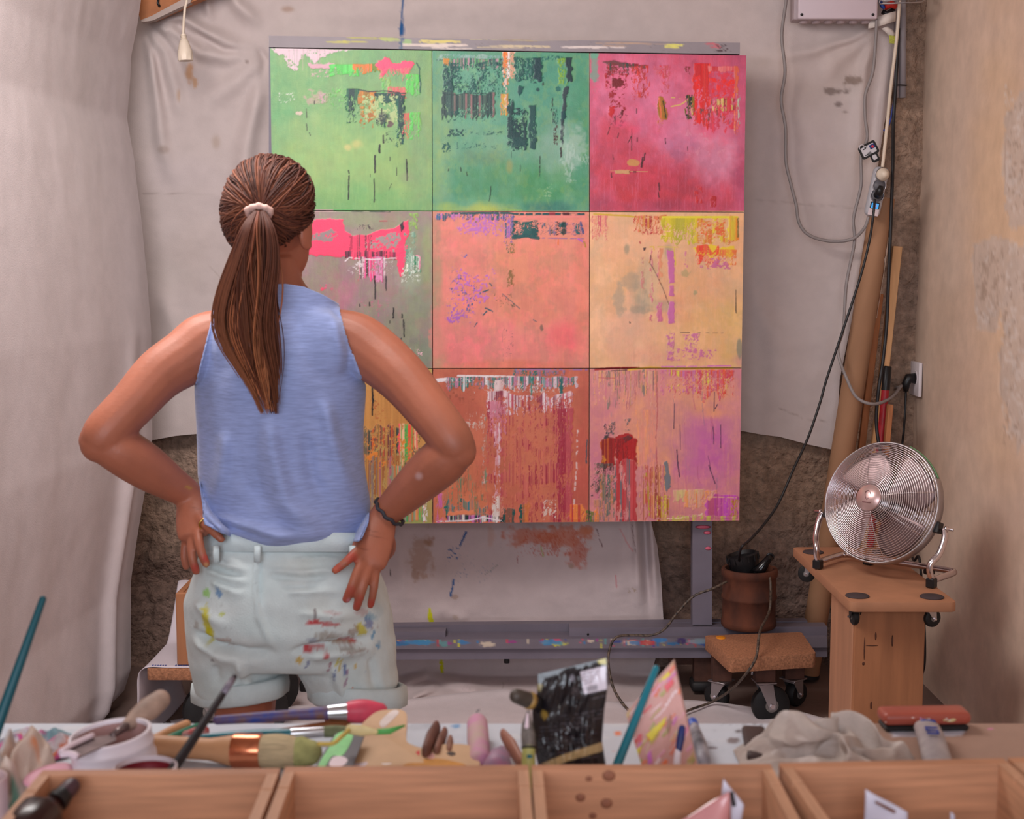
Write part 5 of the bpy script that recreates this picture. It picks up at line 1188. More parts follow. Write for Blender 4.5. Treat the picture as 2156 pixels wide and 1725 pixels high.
# ---- tank top
yt_ = lambda x: np.interp(x, [452, 480, 510, 540, 600, 640, 680, 712], [640, 622, 607, 600, 598, 604, 621, 640])
ytf = lambda x: np.interp(x, [452, 480, 510, 540, 600, 640, 680, 712], [640, 626, 640, 690, 700, 650, 626, 640])
XL = ([640, 700, 760, 812, 830, 900, 1000, 1060, 1110, 1160], [452, 440, 425, 411, 411, 415, 418, 426, 430, 436])
XR = ([640, 700, 760, 812, 830, 900, 960, 1000, 1060, 1100, 1160], [712, 727, 748, 769, 769, 764, 764, 769, 779, 776, 752])
hem = lambda x: np.interp(x, [430, 470, 520, 560, 620, 700, 752, 780], [1104, 1124, 1144, 1153, 1153, 1147, 1140, 1128])
FOLD = [([(560, 860), (575, 960), (600, 1060), (670, 1130), (740, 1140)], 17, .016), ([(680, 830), (700, 920), (730, 1020), (765, 1080)], 15, .014), ([(475, 900), (468, 980), (450, 1060), (436, 1090)], 12, .014),
        ([(640, 900), (655, 1000), (700, 1090)], 13, -.010), ([(520, 900), (530, 1000), (580, 1100)], 15, -.010), ([(440, 1080), (500, 1105), (580, 1128), (700, 1134)], 9, .016), ([(436, 1100), (500, 1122), (560, 1142), (660, 1148)], 7, .010),
        ([(440, 1092), (500, 1114), (580, 1136)], 5, -.010), ([(490, 660), (500, 760), (480, 880)], 16, .006), ([(700, 660), (720, 760), (750, 800)], 10, .006), ([(600, 640), (620, 760), (640, 880)], 24, .005)]
def tank(front):
    ns, nr = 96, 170
    V = np.zeros((nr, ns, 3))
    phi = np.linspace(-math.pi / 2, math.pi / 2, ns); ss = (1 + np.sin(phi)) / 2
    for r_ in range(nr):
        rr_ = r_ / (nr - 1)
        for k in range(ns):
            x = 452 + ss[k] * 260
            for _it in range(4):
                y0_ = float(ytf(x) if front else yt_(x)); y = y0_ + (float(hem(x)) - y0_) * rr_
                xl, xr_ = np.interp(y, *XL), np.interp(y, *XR)
                x = xl + ss[k] * (xr_ - xl)
            hd = np.interp(y, [600, 660, 740, 820, 950, 1060, 1130, 1150], [.06, .075, .100, .108, .108, .112, .120, .112])
            sgn = 1 if front else -1
            Yv = Y0 + sgn * hd * math.cos(phi[k])
            q = P(x, y, Yv)
            by = body_y(q.x, q.z, front)
            if by is not None and (abs(phi[k]) < 1.45 or y < 800):
                Yv = max(Yv, by + .007) if front else min(Yv, by - .007)
            V[r_, k] = (x, y, Yv)
    f = 1.5 * ridge_field(V[..., 0], V[..., 1], FOLD) + .004 * (fbm(nr, ns, 30, 12, 91 + front, 3) - .5) * 2
    edge_w = np.cos(phi)[None, :] ** .5
    V[..., 2] += (1 if front else -1) * f * np.where(V[..., 1] > 800, edge_w, 1) * smooth01((V[..., 1] - 640) / 60)
    # soften the join between wrapped and hanging cloth, then keep it off the skin
    for _k in range(3):
        Ys = V[..., 2]; Ys[1:-1] = .25 * Ys[:-2] + .5 * Ys[1:-1] + .25 * Ys[2:]; Ys[:, 1:-1] = .25 * Ys[:, :-2] + .5 * Ys[:, 1:-1] + .25 * Ys[:, 2:]
    Q = arrP(V[..., 0], V[..., 1], V[..., 2])
    for r_ in range(nr):
        for k in range(2, ns - 2):
            if V[r_, k, 1] < 660: continue
            by = body_y(Q[r_, k, 0], Q[r_, k, 2], front)
            if by is not None:
                V[r_, k, 2] = max(V[r_, k, 2], by + .005) if front else min(V[r_, k, 2], by - .005)
    return arrP(V[..., 0], V[..., 1], V[..., 2]), ns, nr
top = MB()
for fr in (False, True):
    Vt, ns, nr = tank(fr)
    top.raw(Vt.reshape(-1, 3), quads(ns, nr).tolist())
bm = bmesh.new(); me = bpy.data.meshes.new('t'); me.from_pydata(top.v, [], top.f); bm.from_mesh(me)
bmesh.ops.remove_doubles(bm, verts=bm.verts, dist=.0022)
bmesh.ops.recalc_face_normals(bm, faces=bm.faces)
bm.verts.index_update()
Vt = np.array([tuple(v.co) for v in bm.verts]); Ft = [tuple(v.index for v in f.verts) for f in bm.faces]
bm.free(); bpy.data.meshes.remove(me)
m_top = mat('blue_heather_jersey', (148, 160, 204), 0.9, var=0.13, vscale=120, stretch=(.3, .3, 2.4), bump=.15, bscale=300, spec=.1, sheen=.3)
mesh_obj('tank_top', Vt, Ft, m_top, woman, thick=.0026, fix=False)

# ---- shorts
sh = MB()
def leg_of_shorts(pts):
    A = spl(np.array([list(P(p[0], p[1], Y0)) + [p[2], p[3]] for p in pts]), 6)
    sh.tube([b[:3] for b in A], [(b[3], b[4]) for b in A], 26, up=(1, 0, 0))
rings(sh, spl([(597, 1126, 166, .112, 0), (598, 1150, 171, .117, 0), (601, 1190, 188, .126, -.002), (605, 1250, 210, .137, -.004), (608, 1310, 216, .138, -.004), (611, 1360, 215, .130, -.002), (612, 1385, 208, .118, 0)]), power=2.3, n=48)
leg_of_shorts([(505, 1330, .095, .110), (503, 1380, .094, .108), (505, 1425, .086, .100), (508, 1452, .080, .094)])
leg_of_shorts([(716, 1330, .096, .110), (728, 1380, .096, .108), (741, 1425, .089, .100), (748, 1458, .083, .094)])
Vs, Fs, Ns = remesh(sh, 0.0048, 6)
spx, spy = toPxArr(Vs)
backf = smooth01(-Ns[:, 1] * 1.5)
SF = [([(400, 1325), (450, 1362), (520, 1378), (580, 1372), (604, 1350)], 9, -.016), ([(404, 1345), (470, 1385), (560, 1388)], 12, .008), ([(604, 1372), (680, 1362), (760, 1352), (815, 1330)], 9, -.014), ([(640, 1385), (740, 1372), (815, 1352)], 12, .008),
      ([(541, 1160), (538, 1230), (545, 1300), (575, 1365), (602, 1396)], 4, .006), ([(548, 1160), (545, 1230), (552, 1300)], 4, -.006),
      ([(430, 1170), (480, 1190), (530, 1205)], 5, .007), ([(425, 1185), (480, 1205), (530, 1216)], 5, -.006), ([(430, 1200), (490, 1222), (535, 1228)], 5, .006), ([(440, 1225), (500, 1250), (530, 1250)], 6, .006), ([(560, 1200), (640, 1206), (720, 1200)], 5, .006), ([(560, 1214), (640, 1220), (720, 1214)], 5, -.006),
      ([(600, 1250), (680, 1246), (730, 1250)], 6, .006), ([(590, 1238), (690, 1234)], 5, -.005), ([(620, 1290), (700, 1300), (790, 1290)], 8, .005), ([(410, 1260), (440, 1300), (500, 1330)], 10, .006), ([(500, 1390), (520, 1440), (530, 1480)], 10, .008), ([(700, 1400), (720, 1450), (740, 1500)], 10, .008), ([(780, 1380), (790, 1440), (800, 1490)], 10, -.006), ([(450, 1400), (460, 1450)], 10, -.006), ([(600, 1180), (680, 1176), (740, 1182)], 4, .004)]
dsp = ridge_field(spx, spy, SF) * 1.35 * backf
n3 = np.array([mnoise.noise(Vector((v[0] * 9, v[1] * 9, v[2] * 22))) for v in Vs]) * .0045 + np.array([mnoise.noise(Vector(v) * 40) for v in Vs]) * .0012
Vs = Vs + Ns * (dsp + n3)[:, None]
ps = Paint(370, 1110, 870, 1520, (214, 226, 226), 1.0)
for k in range(24):
    r = random.Random(700 + k); ps.blob(r.uniform(380, 850), r.uniform(1130, 1500), r.uniform(30, 80), r.uniform(20, 60), r.choice([(204, 220, 220), (212, 214, 206), (196, 212, 210), (214, 218, 216)]), .4, 1, .6, 30)
for (x, y, rx_, ry_, c_, a_) in [(437, 1312, 9, 34, (206, 196, 30), .9), (440, 1335, 12, 16, (200, 190, 20), .9), (434, 1250, 8, 10, (150, 210, 90), .8), (461, 1250, 7, 10, (90, 140, 190), .8), (467, 1293, 6, 4, (190, 200, 70), .8), (412, 1318, 6, 14, (150, 130, 110), .5), (470, 1350, 18, 6, (170, 130, 110), .6), (448, 1390, 5, 3, (100, 90, 90), .7), (480, 1365, 12, 5, (160, 130, 120), .5),
                              (665, 1310, 16, 6, (200, 40, 50), .9), (690, 1314, 22, 4, (196, 70, 70), .8), (664, 1290, 3, 12, (110, 90, 90), .8), (690, 1340, 24, 10, (140, 120, 100), .6), (660, 1350, 12, 8, (110, 110, 140), .6), (762, 1325, 14, 14, (206, 196, 30), .85), (776, 1310, 8, 16, (100, 110, 170), .7), (745, 1330, 16, 12, (150, 120, 100), .6), (730, 1350, 20, 7, (180, 60, 60), .7), (747, 1354, 8, 5, (190, 40, 60), .9), (715, 1356, 30, 5, (150, 110, 70), .7), (780, 1300, 14, 8, (80, 150, 180), .5), (795, 1360, 6, 5, (70, 150, 200), .8), (645, 1370, 12, 5, (196, 30, 40), .9), (668, 1368, 16, 4, (190, 60, 60), .7), (629, 1390, 7, 8, (206, 170, 60), .85), (687, 1380, 5, 7, (190, 40, 50), .8), (760, 1290, 14, 8, (190, 150, 150), .5), (740, 1368, 26, 4, (130, 110, 90), .6), (700, 1290, 18, 5, (200, 150, 150), .5), (800, 1280, 12, 20, (180, 200, 206), .6)]:
    ps.blob(x, y, rx_, ry_, c_, a_, .4, 1.0, 7)
for (x, y, l, c_) in [(727, 1400, 26, (60, 90, 160)), (705, 1410, 18, (70, 90, 150)), (731, 1412, 30, (150, 100, 140)), (712, 1385, 16, (206, 196, 60)), (718, 1388, 20, (200, 180, 60)), (695, 1398, 14, (150, 60, 90)), (750, 1400, 8, (206, 170, 60)), (742, 1448, 8, (214, 120, 90)), (648, 1395, 10, (100, 110, 160)), (790, 1330, 16, (80, 150, 190)), (800, 1350, 10, (150, 180, 200))]:
    ps.line([(x, y), (x - 3, y + l)], 5, c_, al=.8)
ps.spk(640, 1270, 830, 1400, (150, 110, 100), cov=.06, cell=(6, 6), al=.6); ps.spk(640, 1280, 830, 1460, (70, 130, 180), cov=.015, cell=(4, 4)); ps.spk(395, 1230, 500, 1400, (120, 120, 110), cov=.03, cell=(5, 5), al=.6)
cs, _r = ps.sample(spx, spy)
basec = lin((214, 226, 226))
cs = cs * backf[:, None] + basec * (1 - backf[:, None])
m_short = mat('pale_mint_denim', rough=.9, attr=True, var=.05, vscale=50, bump=.2, bscale=320, spec=.1, sheen=.15)
sh_o = mesh_obj('shorts', Vs, Fs, m_short, woman, colors=cs, fix=False)
# turned-up cuffs, waistband and loops
m_cuff = mat('pale_mint_cuff', (212, 226, 228), .9, var=.05, vscale=30, bump=.25, bscale=250, spec=.1)
def cuff(cx, cy, hw, hd, hgt, tilt, lean):
    mb = MB(); nq, rows = 56, [(0.0, .000), (.10, .007), (.5, .009), (.92, .008), (1.0, .001), (.95, -.006), (.5, -.006), (.05, -.006)]
    V = []
    for (f, off) in rows:
        for k in range(nq):
            th = 2 * math.pi * k / nq
            wob = .003 * math.sin(3 * th + cx) + .002 * math.sin(7 * th)
            x = cx + (hw + (off + wob) * 1150) * math.cos(th); y = cy + tilt * math.cos(th) - lean * math.sin(th) + f * hgt
            V.append(P(x, y, Y0 + (hd + off + wob) * math.sin(th)))
    F = []
    m = len(rows)
    for j in range(m):
        for k in range(nq):
            F.append((j * nq + k, j * nq + (k + 1) % nq, ((j + 1) % m) * nq + (k + 1) % nq, ((j + 1) % m) * nq + k))
    return mb.raw(V, F).obj('cuff', m_cuff, sh_o)
cuff(508, 1426, 93, .104, 46, -12, 17)
cuff(750, 1436, 96, .104, 46, 6, 15)
mb = MB(); V = []
for (y, off) in ((1122, .000), (1122, .005), (1162, .0065), (1163, .0)):
    for k in range(64):
        th = 2 * math.pi * k / 64
        co, si = math.cos(th), math.sin(th); e_ = 2 / 2.3
        cx_, hw_, hd_ = np.interp(y, [1126, 1150, 1190], [597, 598, 601]), np.interp(y, [1126, 1150, 1190], [166, 171, 188]), np.interp(y, [1126, 1150, 1190], [.112, .117, .126])
        V.append(P(cx_ + (hw_ + off * 1150) * math.copysign(abs(co) ** e_, co), y + 8 * co * -1 * 0, Y0 + (hd_ + off) * math.copysign(abs(si) ** e_, si)))
F = []
for j in range(4):
    for k in range(64): F.append((j * 64 + k, j * 64 + (k + 1) % 64, ((j + 1) % 4) * 64 + (k + 1) % 64, ((j + 1) % 4) * 64 + k))
mb.raw(V, F).obj('waistband', m_cuff, sh_o)
for x in (542, 742, 455):
    by = body_y(P(x, 1170, Y0 - .1).x, P(x, 1170, Y0 - .1).z) or (Y0 - .1)
    yy = -.128 if 480 < x < 700 else -.112
    MB().tube([P(x, 1150, Y0 + yy - .004), P(x, 1165, Y0 + yy - .010), P(x, 1184, Y0 + yy - .008)], [(.003, .006)] * 3, 8, up=(0, -1, 0)).obj('belt_loop', m_cuff, sh_o)
# bracelet and ring
m_brace = mat('dark_braided_cord', (52, 50, 56), .7, var=.4, vscale=200)
wr = P(820, 1078, Y0 - .050); ax = (P(802, 1096, Y0 - .050) - P(850, 1045, Y0 - .060)).normalized()
u_ = ax.cross(Vector((0, 0, 1))).normalized(); v_ = ax.cross(u_)
MB().tube([wr + u_ * (.0315 * math.cos(t)) + v_ * (.0315 * math.sin(t)) + ax * (.0018 * math.sin(9 * t)) for t in np.linspace(0, 2 * math.pi, 48, endpoint=False)], .0034, 8, closed=True).obj('bracelet', m_brace, woman)
m_gold = mat('gold', (220, 180, 100), .25, metal=1.0, var=.05)
rc = P(431, 1103, Y0 - .094); ax = (P(448, 1119, Y0 - .112) - P(420, 1090, Y0 - .070)).normalized(); u_ = ax.cross(Vector((0, 0, 1))).normalized(); v_ = ax.cross(u_)
MB().tube([rc + u_ * (.0104 * math.cos(t)) + v_ * (.0104 * math.sin(t)) for t in np.linspace(0, 2 * math.pi, 28, endpoint=False)], .0019, 6, closed=True).obj('ring', m_gold, woman)

# ------------------------------------------------------------------ right corner: fan on its board, pedestal
m_mdf = mat('mdf_board', (166, 116, 86), .7, var=.10, vscale=12, bump=.06, bscale=200)
m_cork = mat('cork', (160, 108, 78), .85, var=.28, vscale=160, bump=.35, bscale=260, detail=2)
m_wood = mat('pine_box', (158, 104, 70), .6, var=.16, vscale=5, stretch=(6, 6, .6), bump=.08, bscale=30)
m_chrome = mat('chrome', (214, 204, 206), .18, metal=1.0, var=.03)
m_zinc = mat('zinc_steel', (176, 170, 172), .35, metal=.9, var=.08)
m_black = mat('black_plastic', (24, 22, 24), .4, var=.2)
m_rub = mat('black_wheel', (22, 20, 21), .6, var=.25, vscale=30)
TZ = .545
FLc, FRc, BLc = PZ(1790, 1268, TZ), PZ(2016, 1268, TZ), PZ(1668, 1152, TZ)
FLc.y = FRc.y = (FLc.y + FRc.y) / 2
BRc = FRc + BLc - FLc
trolley = thing('wheeled_board', ((FLc.x + FRc.x) / 2, FLc.y + .3, TZ - .03), 'flat brown wheeled board resting on a pine pedestal under the fan', 'trolley')
def slab(pts, th, bev=.008):
    """board with the given top corners, edges eased"""
    bm = bmesh.new()
    vs = [bm.verts.new(p) for p in pts] + [bm.verts.new(Vector(p) - Vector((0, 0, th))) for p in pts]
    n = len(pts)
    bm.faces.new(vs[:n]); bm.faces.new(list(reversed(vs[n:])))
    for i in range(n): bm.faces.new((vs[i], vs[i + n], vs[(i + 1) % n + n], vs[(i + 1) % n]))
    ve = [e for e in bm.edges if abs(e.verts[0].co.z - e.verts[1].co.z) > th * .9]
    bmesh.ops.bevel(bm, geom=ve, offset=bev * 2.2, segments=4, affect='EDGES', profile=.5)
    bmesh.ops.bevel(bm, geom=[e for e in bm.edges if e.is_manifold and e.calc_face_angle(0) > 1.0], offset=bev * .35, segments=2, affect='EDGES', profile=.5)
    bm.verts.index_update()
    v = [tuple(p.co) for p in bm.verts]; f = [tuple(q.index for q in fc.verts) for fc in bm.faces]
    bm.free()
    return MB().raw(v, f)
slab([FLc, FRc, BRc, BLc], .027).obj('board', m_mdf, trolley, angle=35)
m_pad = mat('dark_felt_pad', (66, 54, 56), .9, var=.1)
for (x, y) in ((1805, 1256), (1962, 1258), (1712, 1164), (1858, 1164)):
    c = PZ(x, y, TZ)
    MB().lathe([(.001, 0), (.030, 0), (.031, .002), (.029, .004), (.001, .004)], (c.x, c.y, TZ), 28).obj('pad', m_pad, trolley)
def caster(parent, top, r, w, yaw, m_br=m_zinc, plate=.05, trail=.35):
    """swivel caster under a board: plate, fork, wheel, axle"""
    R = Matrix.Rotation(yaw, 3, 'Z'); t = Vector(top)
    hgt = r * 1.28
    wc = t + R @ Vector((r * trail, 0, -hgt - r * .0))
    cs_ = bpy.data.objects.new('caster', None); cs_.location = t; COL.objects.link(cs_); WL[cs_] = t.copy(); cs_.parent = parent; cs_.matrix_parent_inverse = Matrix.Translation(-WL[parent]); cs_.empty_display_size = .03
    mb = MB().box(t - Vector((0, 0, .003)), (plate, plate, .005), R, .001)
    mb.lathe([(plate * .32, -.014), (plate * .40, -.006), (plate * .40, -.004)], t, 18)
    for s_ in (-1, 1):
        o_ = R @ Vector((0, s_ * (w / 2 + .003), 0))
        pts = [t + o_ + R @ Vector((-plate * .36, 0, -.010)), t + o_ + R @ Vector((plate * .36, 0, -.010)), wc + o_ + R @ Vector((r * .22, 0, 0)), wc + o_ + R @ Vector((r * .14, 0, -r * .2)), wc + o_ + R @ Vector((-r * .14, 0, -r * .2)), wc + o_ + R @ Vector((-r * .22, 0, 0))]
        mb.prism(pts, R @ Vector((0, .0022 * s_, 0)))
    mb.box(t - Vector((0, 0, .011)), (plate * .72, w + .008, .004), R, .0005)
    mb.obj('fork', m_br, cs_, angle=40)
    RY = R @ Matrix.Rotation(math.pi / 2, 3, 'X')
    MB().lathe([(r * .30, -w * .5), (r * .82, -w * .5), (r * .97, -w * .32), (r, 0), (r * .97, w * .32), (r * .82, w * .5), (r * .30, w * .5)], wc, 40, RY).obj('wheel', m_rub, cs_, angle=40)
    MB().lathe([(.001, -w * .5 - .001), (r * .34, -w * .5 - .001), (r * .34, w * .5 + .001), (.001, w * .5 + .001)], wc, 24, RY).obj('hub', mat('caster_hub', (120, 112, 108), .5), cs_, angle=40)
    MB().lathe([(.001, -w * .5 - .010), (r * .12, -w * .5 - .010), (r * .12, w * .5 + .010), (.001, w * .5 + .010)], wc, 6, RY).obj('axle_bolt', m_chrome, cs_, angle=30)
    return cs_
def under(px, py): 
    c = PZ(px, py, TZ); return Vector((c.x, c.y, TZ - .027))
caster(trolley, under(1958, 1256), .024, .016, math.radians(20), plate=.034)
caster(trolley, under(1802, 1256), .022, .016, math.radians(95), mat('black_fork', (30, 27, 28), .5), plate=.034)
caster(trolley, under(1706, 1166), .026, .016, math.radians(160), plate=.034)
caster(trolley, under(1846, 1166), .024, .016, math.radians(40), plate=.034)
# pedestal
pz = TZ - .027
py_f = FLc.y + .060
x0_, x1_ = P(1797, 1400, py_f).x, P(1946, 1400, py_f).x
dep = py_f * .075
ped = thing('pine_pedestal', ((x0_ + x1_) / 2, py_f + dep / 2, 0), 'tall pine box pedestal standing on the floor under the wheeled board', 'pedestal')
mb = MB().box(((x0_ + x1_) / 2, py_f + .009, pz / 2), (x1_ - x0_ - .002, .018, pz - .001), None, .0015); mb.obj('front_board', m_wood, ped, smooth=False)
for xx in (x0_ + .009, x1_ - .009):
    MB().box((xx, py_f + .0185 + (dep - .0185) / 2, pz / 2), (.018, dep - .0185, pz - .001), None, .0015).obj('side_board', mat('pine_side', (178, 128, 98), .6, var=.12, vscale=5, stretch=(6, 6, .6)), ped, smooth=False)
MB().box(((x0_ + x1_) / 2, py_f + dep - .009, pz / 2), (x1_ - x0_ - .040, .018, pz - .001), None, .0015).obj('back_board', m_wood, ped, smooth=False)
m_knot = mat('pine_knot', (84, 46, 30), .6, var=.3, vscale=60)
for (x, y, rx_, ry_) in ((1844, 1340, 2, 9), (1879, 1350, 2.2, 13), (1818, 1398, 3, 4), (1834, 1486, 2.4, 9), (1820, 1366, 1.6, 26), (1836, 1360, 14, 1.4)):
    c = P(x, y, py_f - .0004); s_ = py_f / FPX
    mb = MB().lathe([(.001, 0), (1, 0), (.6, 1), (.001, 1)], n=14); mb.v = [(c.x + q[0] * rx_ * s_, c.y - q[2] * .0006 + .0004, c.z + q[1] * ry_ * s_) for q in mb.v]
    mb.obj('knot', m_knot, ped)

# ---- chrome floor fan
fc = P(1857, 1059, FLc.y + .30)
Rf = 131 * fc.y / FPX * .985
nrm = Vector((-.64, -.70, .30)).normalized()
tx = Vector((-nrm.y, nrm.x, 0)).normalized()             # to the side, level
if tx.x < 0: tx = -tx
ty = nrm.cross(tx).normalized()
if ty.z < 0: ty = -ty
def fp(u, v, w): return fc + tx * u + ty * v + nrm * w
fan = thing('floor_fan', (fc.x, fc.y, TZ), 'round chrome floor fan with wire grille standing on the wheeled board', 'fan')
def ring_pts(r, w, n=72): return [fp(r * math.cos(t), r * math.sin(t), w) for t in np.linspace(0, 2 * math.pi, n, endpoint=False)]
dome = lambda r, D: D * (1 - (r / Rf) ** 2.6)
g = MB()
for k in range(27):
    r = .036 + (Rf - .036) * k / 26
    g.tube(ring_pts(r, .010 + dome(r, .070)), .00105, 5, closed=True)
g.obj('front_grille', m_chrome, fan)
g = MB()
for k in range(8):
    a_ = 2 * math.pi * k / 8 + .28
    g.tube([fp(r * math.cos(a_), r * math.sin(a_), .0085 + dome(r, .070)) for r in np.linspace(.030, Rf, 12)], .0013, 5)
g.obj('grille_spokes', m_chrome, fan)
g = MB()
for k in range(20):
    r = .050 + (Rf - .050) * k / 19
    g.tube(ring_pts(r, -.020 - dome(r, .060), 60), .00105, 4, closed=True)
for k in range(8):
    a_ = 2 * math.pi * k / 8
    g.tube([fp(r * math.cos(a_), r * math.sin(a_), -.020 - dome(r, .060)) for r in np.linspace(.04, Rf, 10)], .0013, 4)
g.obj('rear_grille', m_chrome, fan)
RN = Matrix((tx, ty, nrm)).transposed()
MB().lathe([(Rf - .001, -.024), (Rf + .003, -.022), (Rf + .004, 0), (Rf + .003, .011), (Rf - .001, .013), (Rf - .0022, 0), (Rf - .001, -.024)], fc, 80, RN, cap=False).obj('outer_band', m_zinc, fan)
m_badge = mat('pink_aluminium', (206, 172, 168), .3, metal=.6, var=.04)
bd = MB().lathe([(.001, .076), (.034, .076), (.0365, .079), (.034, .0835), (.001, .085)], fc, 40, RN).obj('badge', m_badge, fan)
m_mark = mat('badge_print', (120, 74, 76), .5)
MB().tube([fp(.010 * math.cos(t) * (.7 + .3 * math.sin(t)) - .002, .012 * math.sin(t) + .006, .0855) for t in np.linspace(.3, 5.6, 24)], .0007, 5).obj('logo', m_mark, bd)
for k in range(7):
    u0 = -.012 + k * .0036
    MB().box(fp(u0, -.014, .0854), (.0026, .0030, .0006), RN, 0).obj('letter', m_mark, bd)
m_blade = mat('brushed_aluminium', (152, 130, 130), .42, metal=.9, var=.08, vscale=30)
for k in range(4):
    a0 = 2 * math.pi * k / 4 + .5
    nn, mm = 14, 12; V = []
    for j in range(nn):
        rr_ = .028 + (Rf * .90 - .028) * j / (nn - 1)
        wid = .30 + .52 * math.sin(math.pi * (.18 + .62 * j / (nn - 1)))
        for i in range(mm):
            f = i / (mm - 1) - .5
            a_ = a0 + f * wid * 1.6 + .25 * (j / (nn - 1)) ** 2
            V.append(fp(rr_ * math.cos(a_), rr_ * math.sin(a_), -.008 + f * .036 * (1 - .3 * j / (nn - 1))))
    MB().grid(V, mm, nn).obj('blade', m_blade, fan, thick=.0012)
MB().lathe([(.001, -.088), (.040, -.086), (.050, -.076), (.052, -.040), (.046, -.026), (.030, -.022), (.026, .010), (.012, .022), (.001, .024)], fc, 32, RN).obj('motor', m_zinc, fan, angle=40)
# tube stand
nh = Vector((nrm.x, nrm.y, 0)).normalized()
bz = TZ + .020
def fs(u, v, z): 
    q = fc + tx * u + nh * v; return Vector((q.x, q.y, z))
ro = Rf + .017
pvz = .048
half = [fs(ro, .0, fc.z - pvz), fs(ro + .006, .008, fc.z - pvz - .025), fs(ro + .002, .030, fc.z - pvz - .065), fs(ro - .012, .050, bz + .045), fs(ro - .012, .046, bz + .014), fs(ro - .012, .026, bz + .001), fs(ro - .010, -.02, bz), fs(ro - .010, -.085, bz), fs(ro - .020, -.100, bz), fs(ro - .045, -.106, bz)]
mir = [q - tx * (2 * (q - fc).dot(tx)) for q in reversed(half)]
MB().tube(bez(half + mir, 6), .0088, 12).obj('tube_stand', m_chrome, fan)
for s_ in (1, -1):
    c = fc + tx * (s_ * (ro - .012)) + nh * .040
    MB().box((c.x, c.y, TZ + .014), (.024, .024, .026), Matrix.Rotation(math.atan2(tx.y, tx.x), 3, 'Z'), .003).obj('rubber_foot', m_black, fan, smooth=False)
    c = fc + tx * (s_ * (ro - .09)) - nh * .106
    MB().box((c.x, c.y, TZ + .0075), (.028, .020, .014), Matrix.Rotation(math.atan2(tx.y, tx.x), 3, 'Z'), .003).obj('rubber_foot', m_black, fan, smooth=False)
    pv = fc + tx * (s_ * (Rf + .010))
    MB().box(fc + tx * (s_ * (Rf + .000)) - Vector((0, 0, pvz)), (.016, .030, .028), RN, .002).obj('pivot_bracket', m_black, fan, smooth=False)
    Rb = Matrix((ty, nrm, tx * s_)).transposed()
    MB().lathe([(.001, 0), (.008, 0), (.008, .006), (.0045, .007), (.0045, .022), (.001, .024)], fc + tx * (s_ * (Rf + .020)) - Vector((0, 0, pvz)), 12, Rb).obj('pivot_bolt', m_chrome, fan)
MB().tube([fp((Rf + .0055) * math.cos(t), (Rf + .0055) * math.sin(t), -.002) for t in np.linspace(.52, 1.25, 16)], [(.006, .0014)] * 16, 8, up=nrm).obj('green_tape', mat('green_tape', (104, 146, 100), .5), fan)

# ------------------------------------------------------------------ cork dolly with rusty drum
DZ = .232
corners = [PZ(1537, 1387, DZ), PZ(1719, 1376, DZ), PZ(1688, 1331, DZ), PZ(1483, 1338, DZ)]
dmid = sum(corners, Vector()) / 4
dolly = thing('cork_dolly', (dmid.x, dmid.y, 0), 'thick cork block dolly on large swivel wheels under the rusty drum', 'dolly')
slab(corners, .044, .006).obj('cork_block', m_cork, dolly, angle=35)
r_w = .060
def at_floor_caster(px, py, r, yaw):
    c = PZ(px, py, DZ); hgt = DZ - .044
    # plate spacer so the wheel just reaches the floor
    t = Vector((c.x, c.y, r * 2.28))
    MB().box((c.x, c.y, (DZ - .044 + t.z) / 2), (.060, .050, max(DZ - .044 - t.z, .002)), None, .001).obj('spacer', m_rust, dolly, smooth=False)
    caster(dolly, t, r, .034, yaw, plate=.062)
at_floor_caster(1610, 1368, r_w, math.radians(8)); at_floor_caster(1520, 1342, .042, math.radians(140)); at_floor_caster(1672, 1338, .042, math.radians(40))
for (x, y) in ((1584, 1421), (1626, 1421)):
    c = P(x, y, dmid.y - .055)
    MB().lathe([(.001, 0), (.0045, 0), (.0045, .012), (.0025, .0122), (.0025, .030), (.001, .030)], (c.x, c.y, c.z), 8).obj('mounting_bolt', m_zinc, dolly)
c = corners[3] * .86 + corners[1] * .14
mb = MB(); ball(mb, Vector((c.x + .004, c.y, DZ)), (.016, .020, .003)); mb.obj('paint_dab', mat('orange_paint', (226, 140, 30), .4), dolly)
bc = PZ(1576, 1318, DZ + .001); bR = 59 * bc.y / FPX
bh = (P(1576, 1197, bc.y).z - DZ)
drum = thing('rusty_drum', (bc.x, bc.y, DZ), 'rusty brown iron drum standing on the cork dolly', 'drum')
m_iron = mat('rusted_iron', (104, 56, 36), .85, var=.45, vscale=14, bump=.35, bscale=70, col2=(62, 34, 26), stretch=(1, 1, .6))
prof = [(.001, 0), (bR * .95, 0), (bR * 1.0, .006), (bR * 1.0, .020), (bR * .965, .026), (bR * .955, bh * .47), (bR * 1.0, bh * .49), (bR * 1.005, bh * .53), (bR * .965, bh * .55), (bR * .965, bh * .86), (bR * 1.01, bh * .88), (bR * 1.02, bh * .97), (bR * .99, bh), (bR * .88, bh), (bR * .85, bh * .96), (bR * .86, bh * .5), (bR * .86, .010), (.001, .010)]
MB().lathe(prof, (bc.x, bc.y, DZ + .001), 56).obj('drum_shell', m_iron, drum, angle=50)
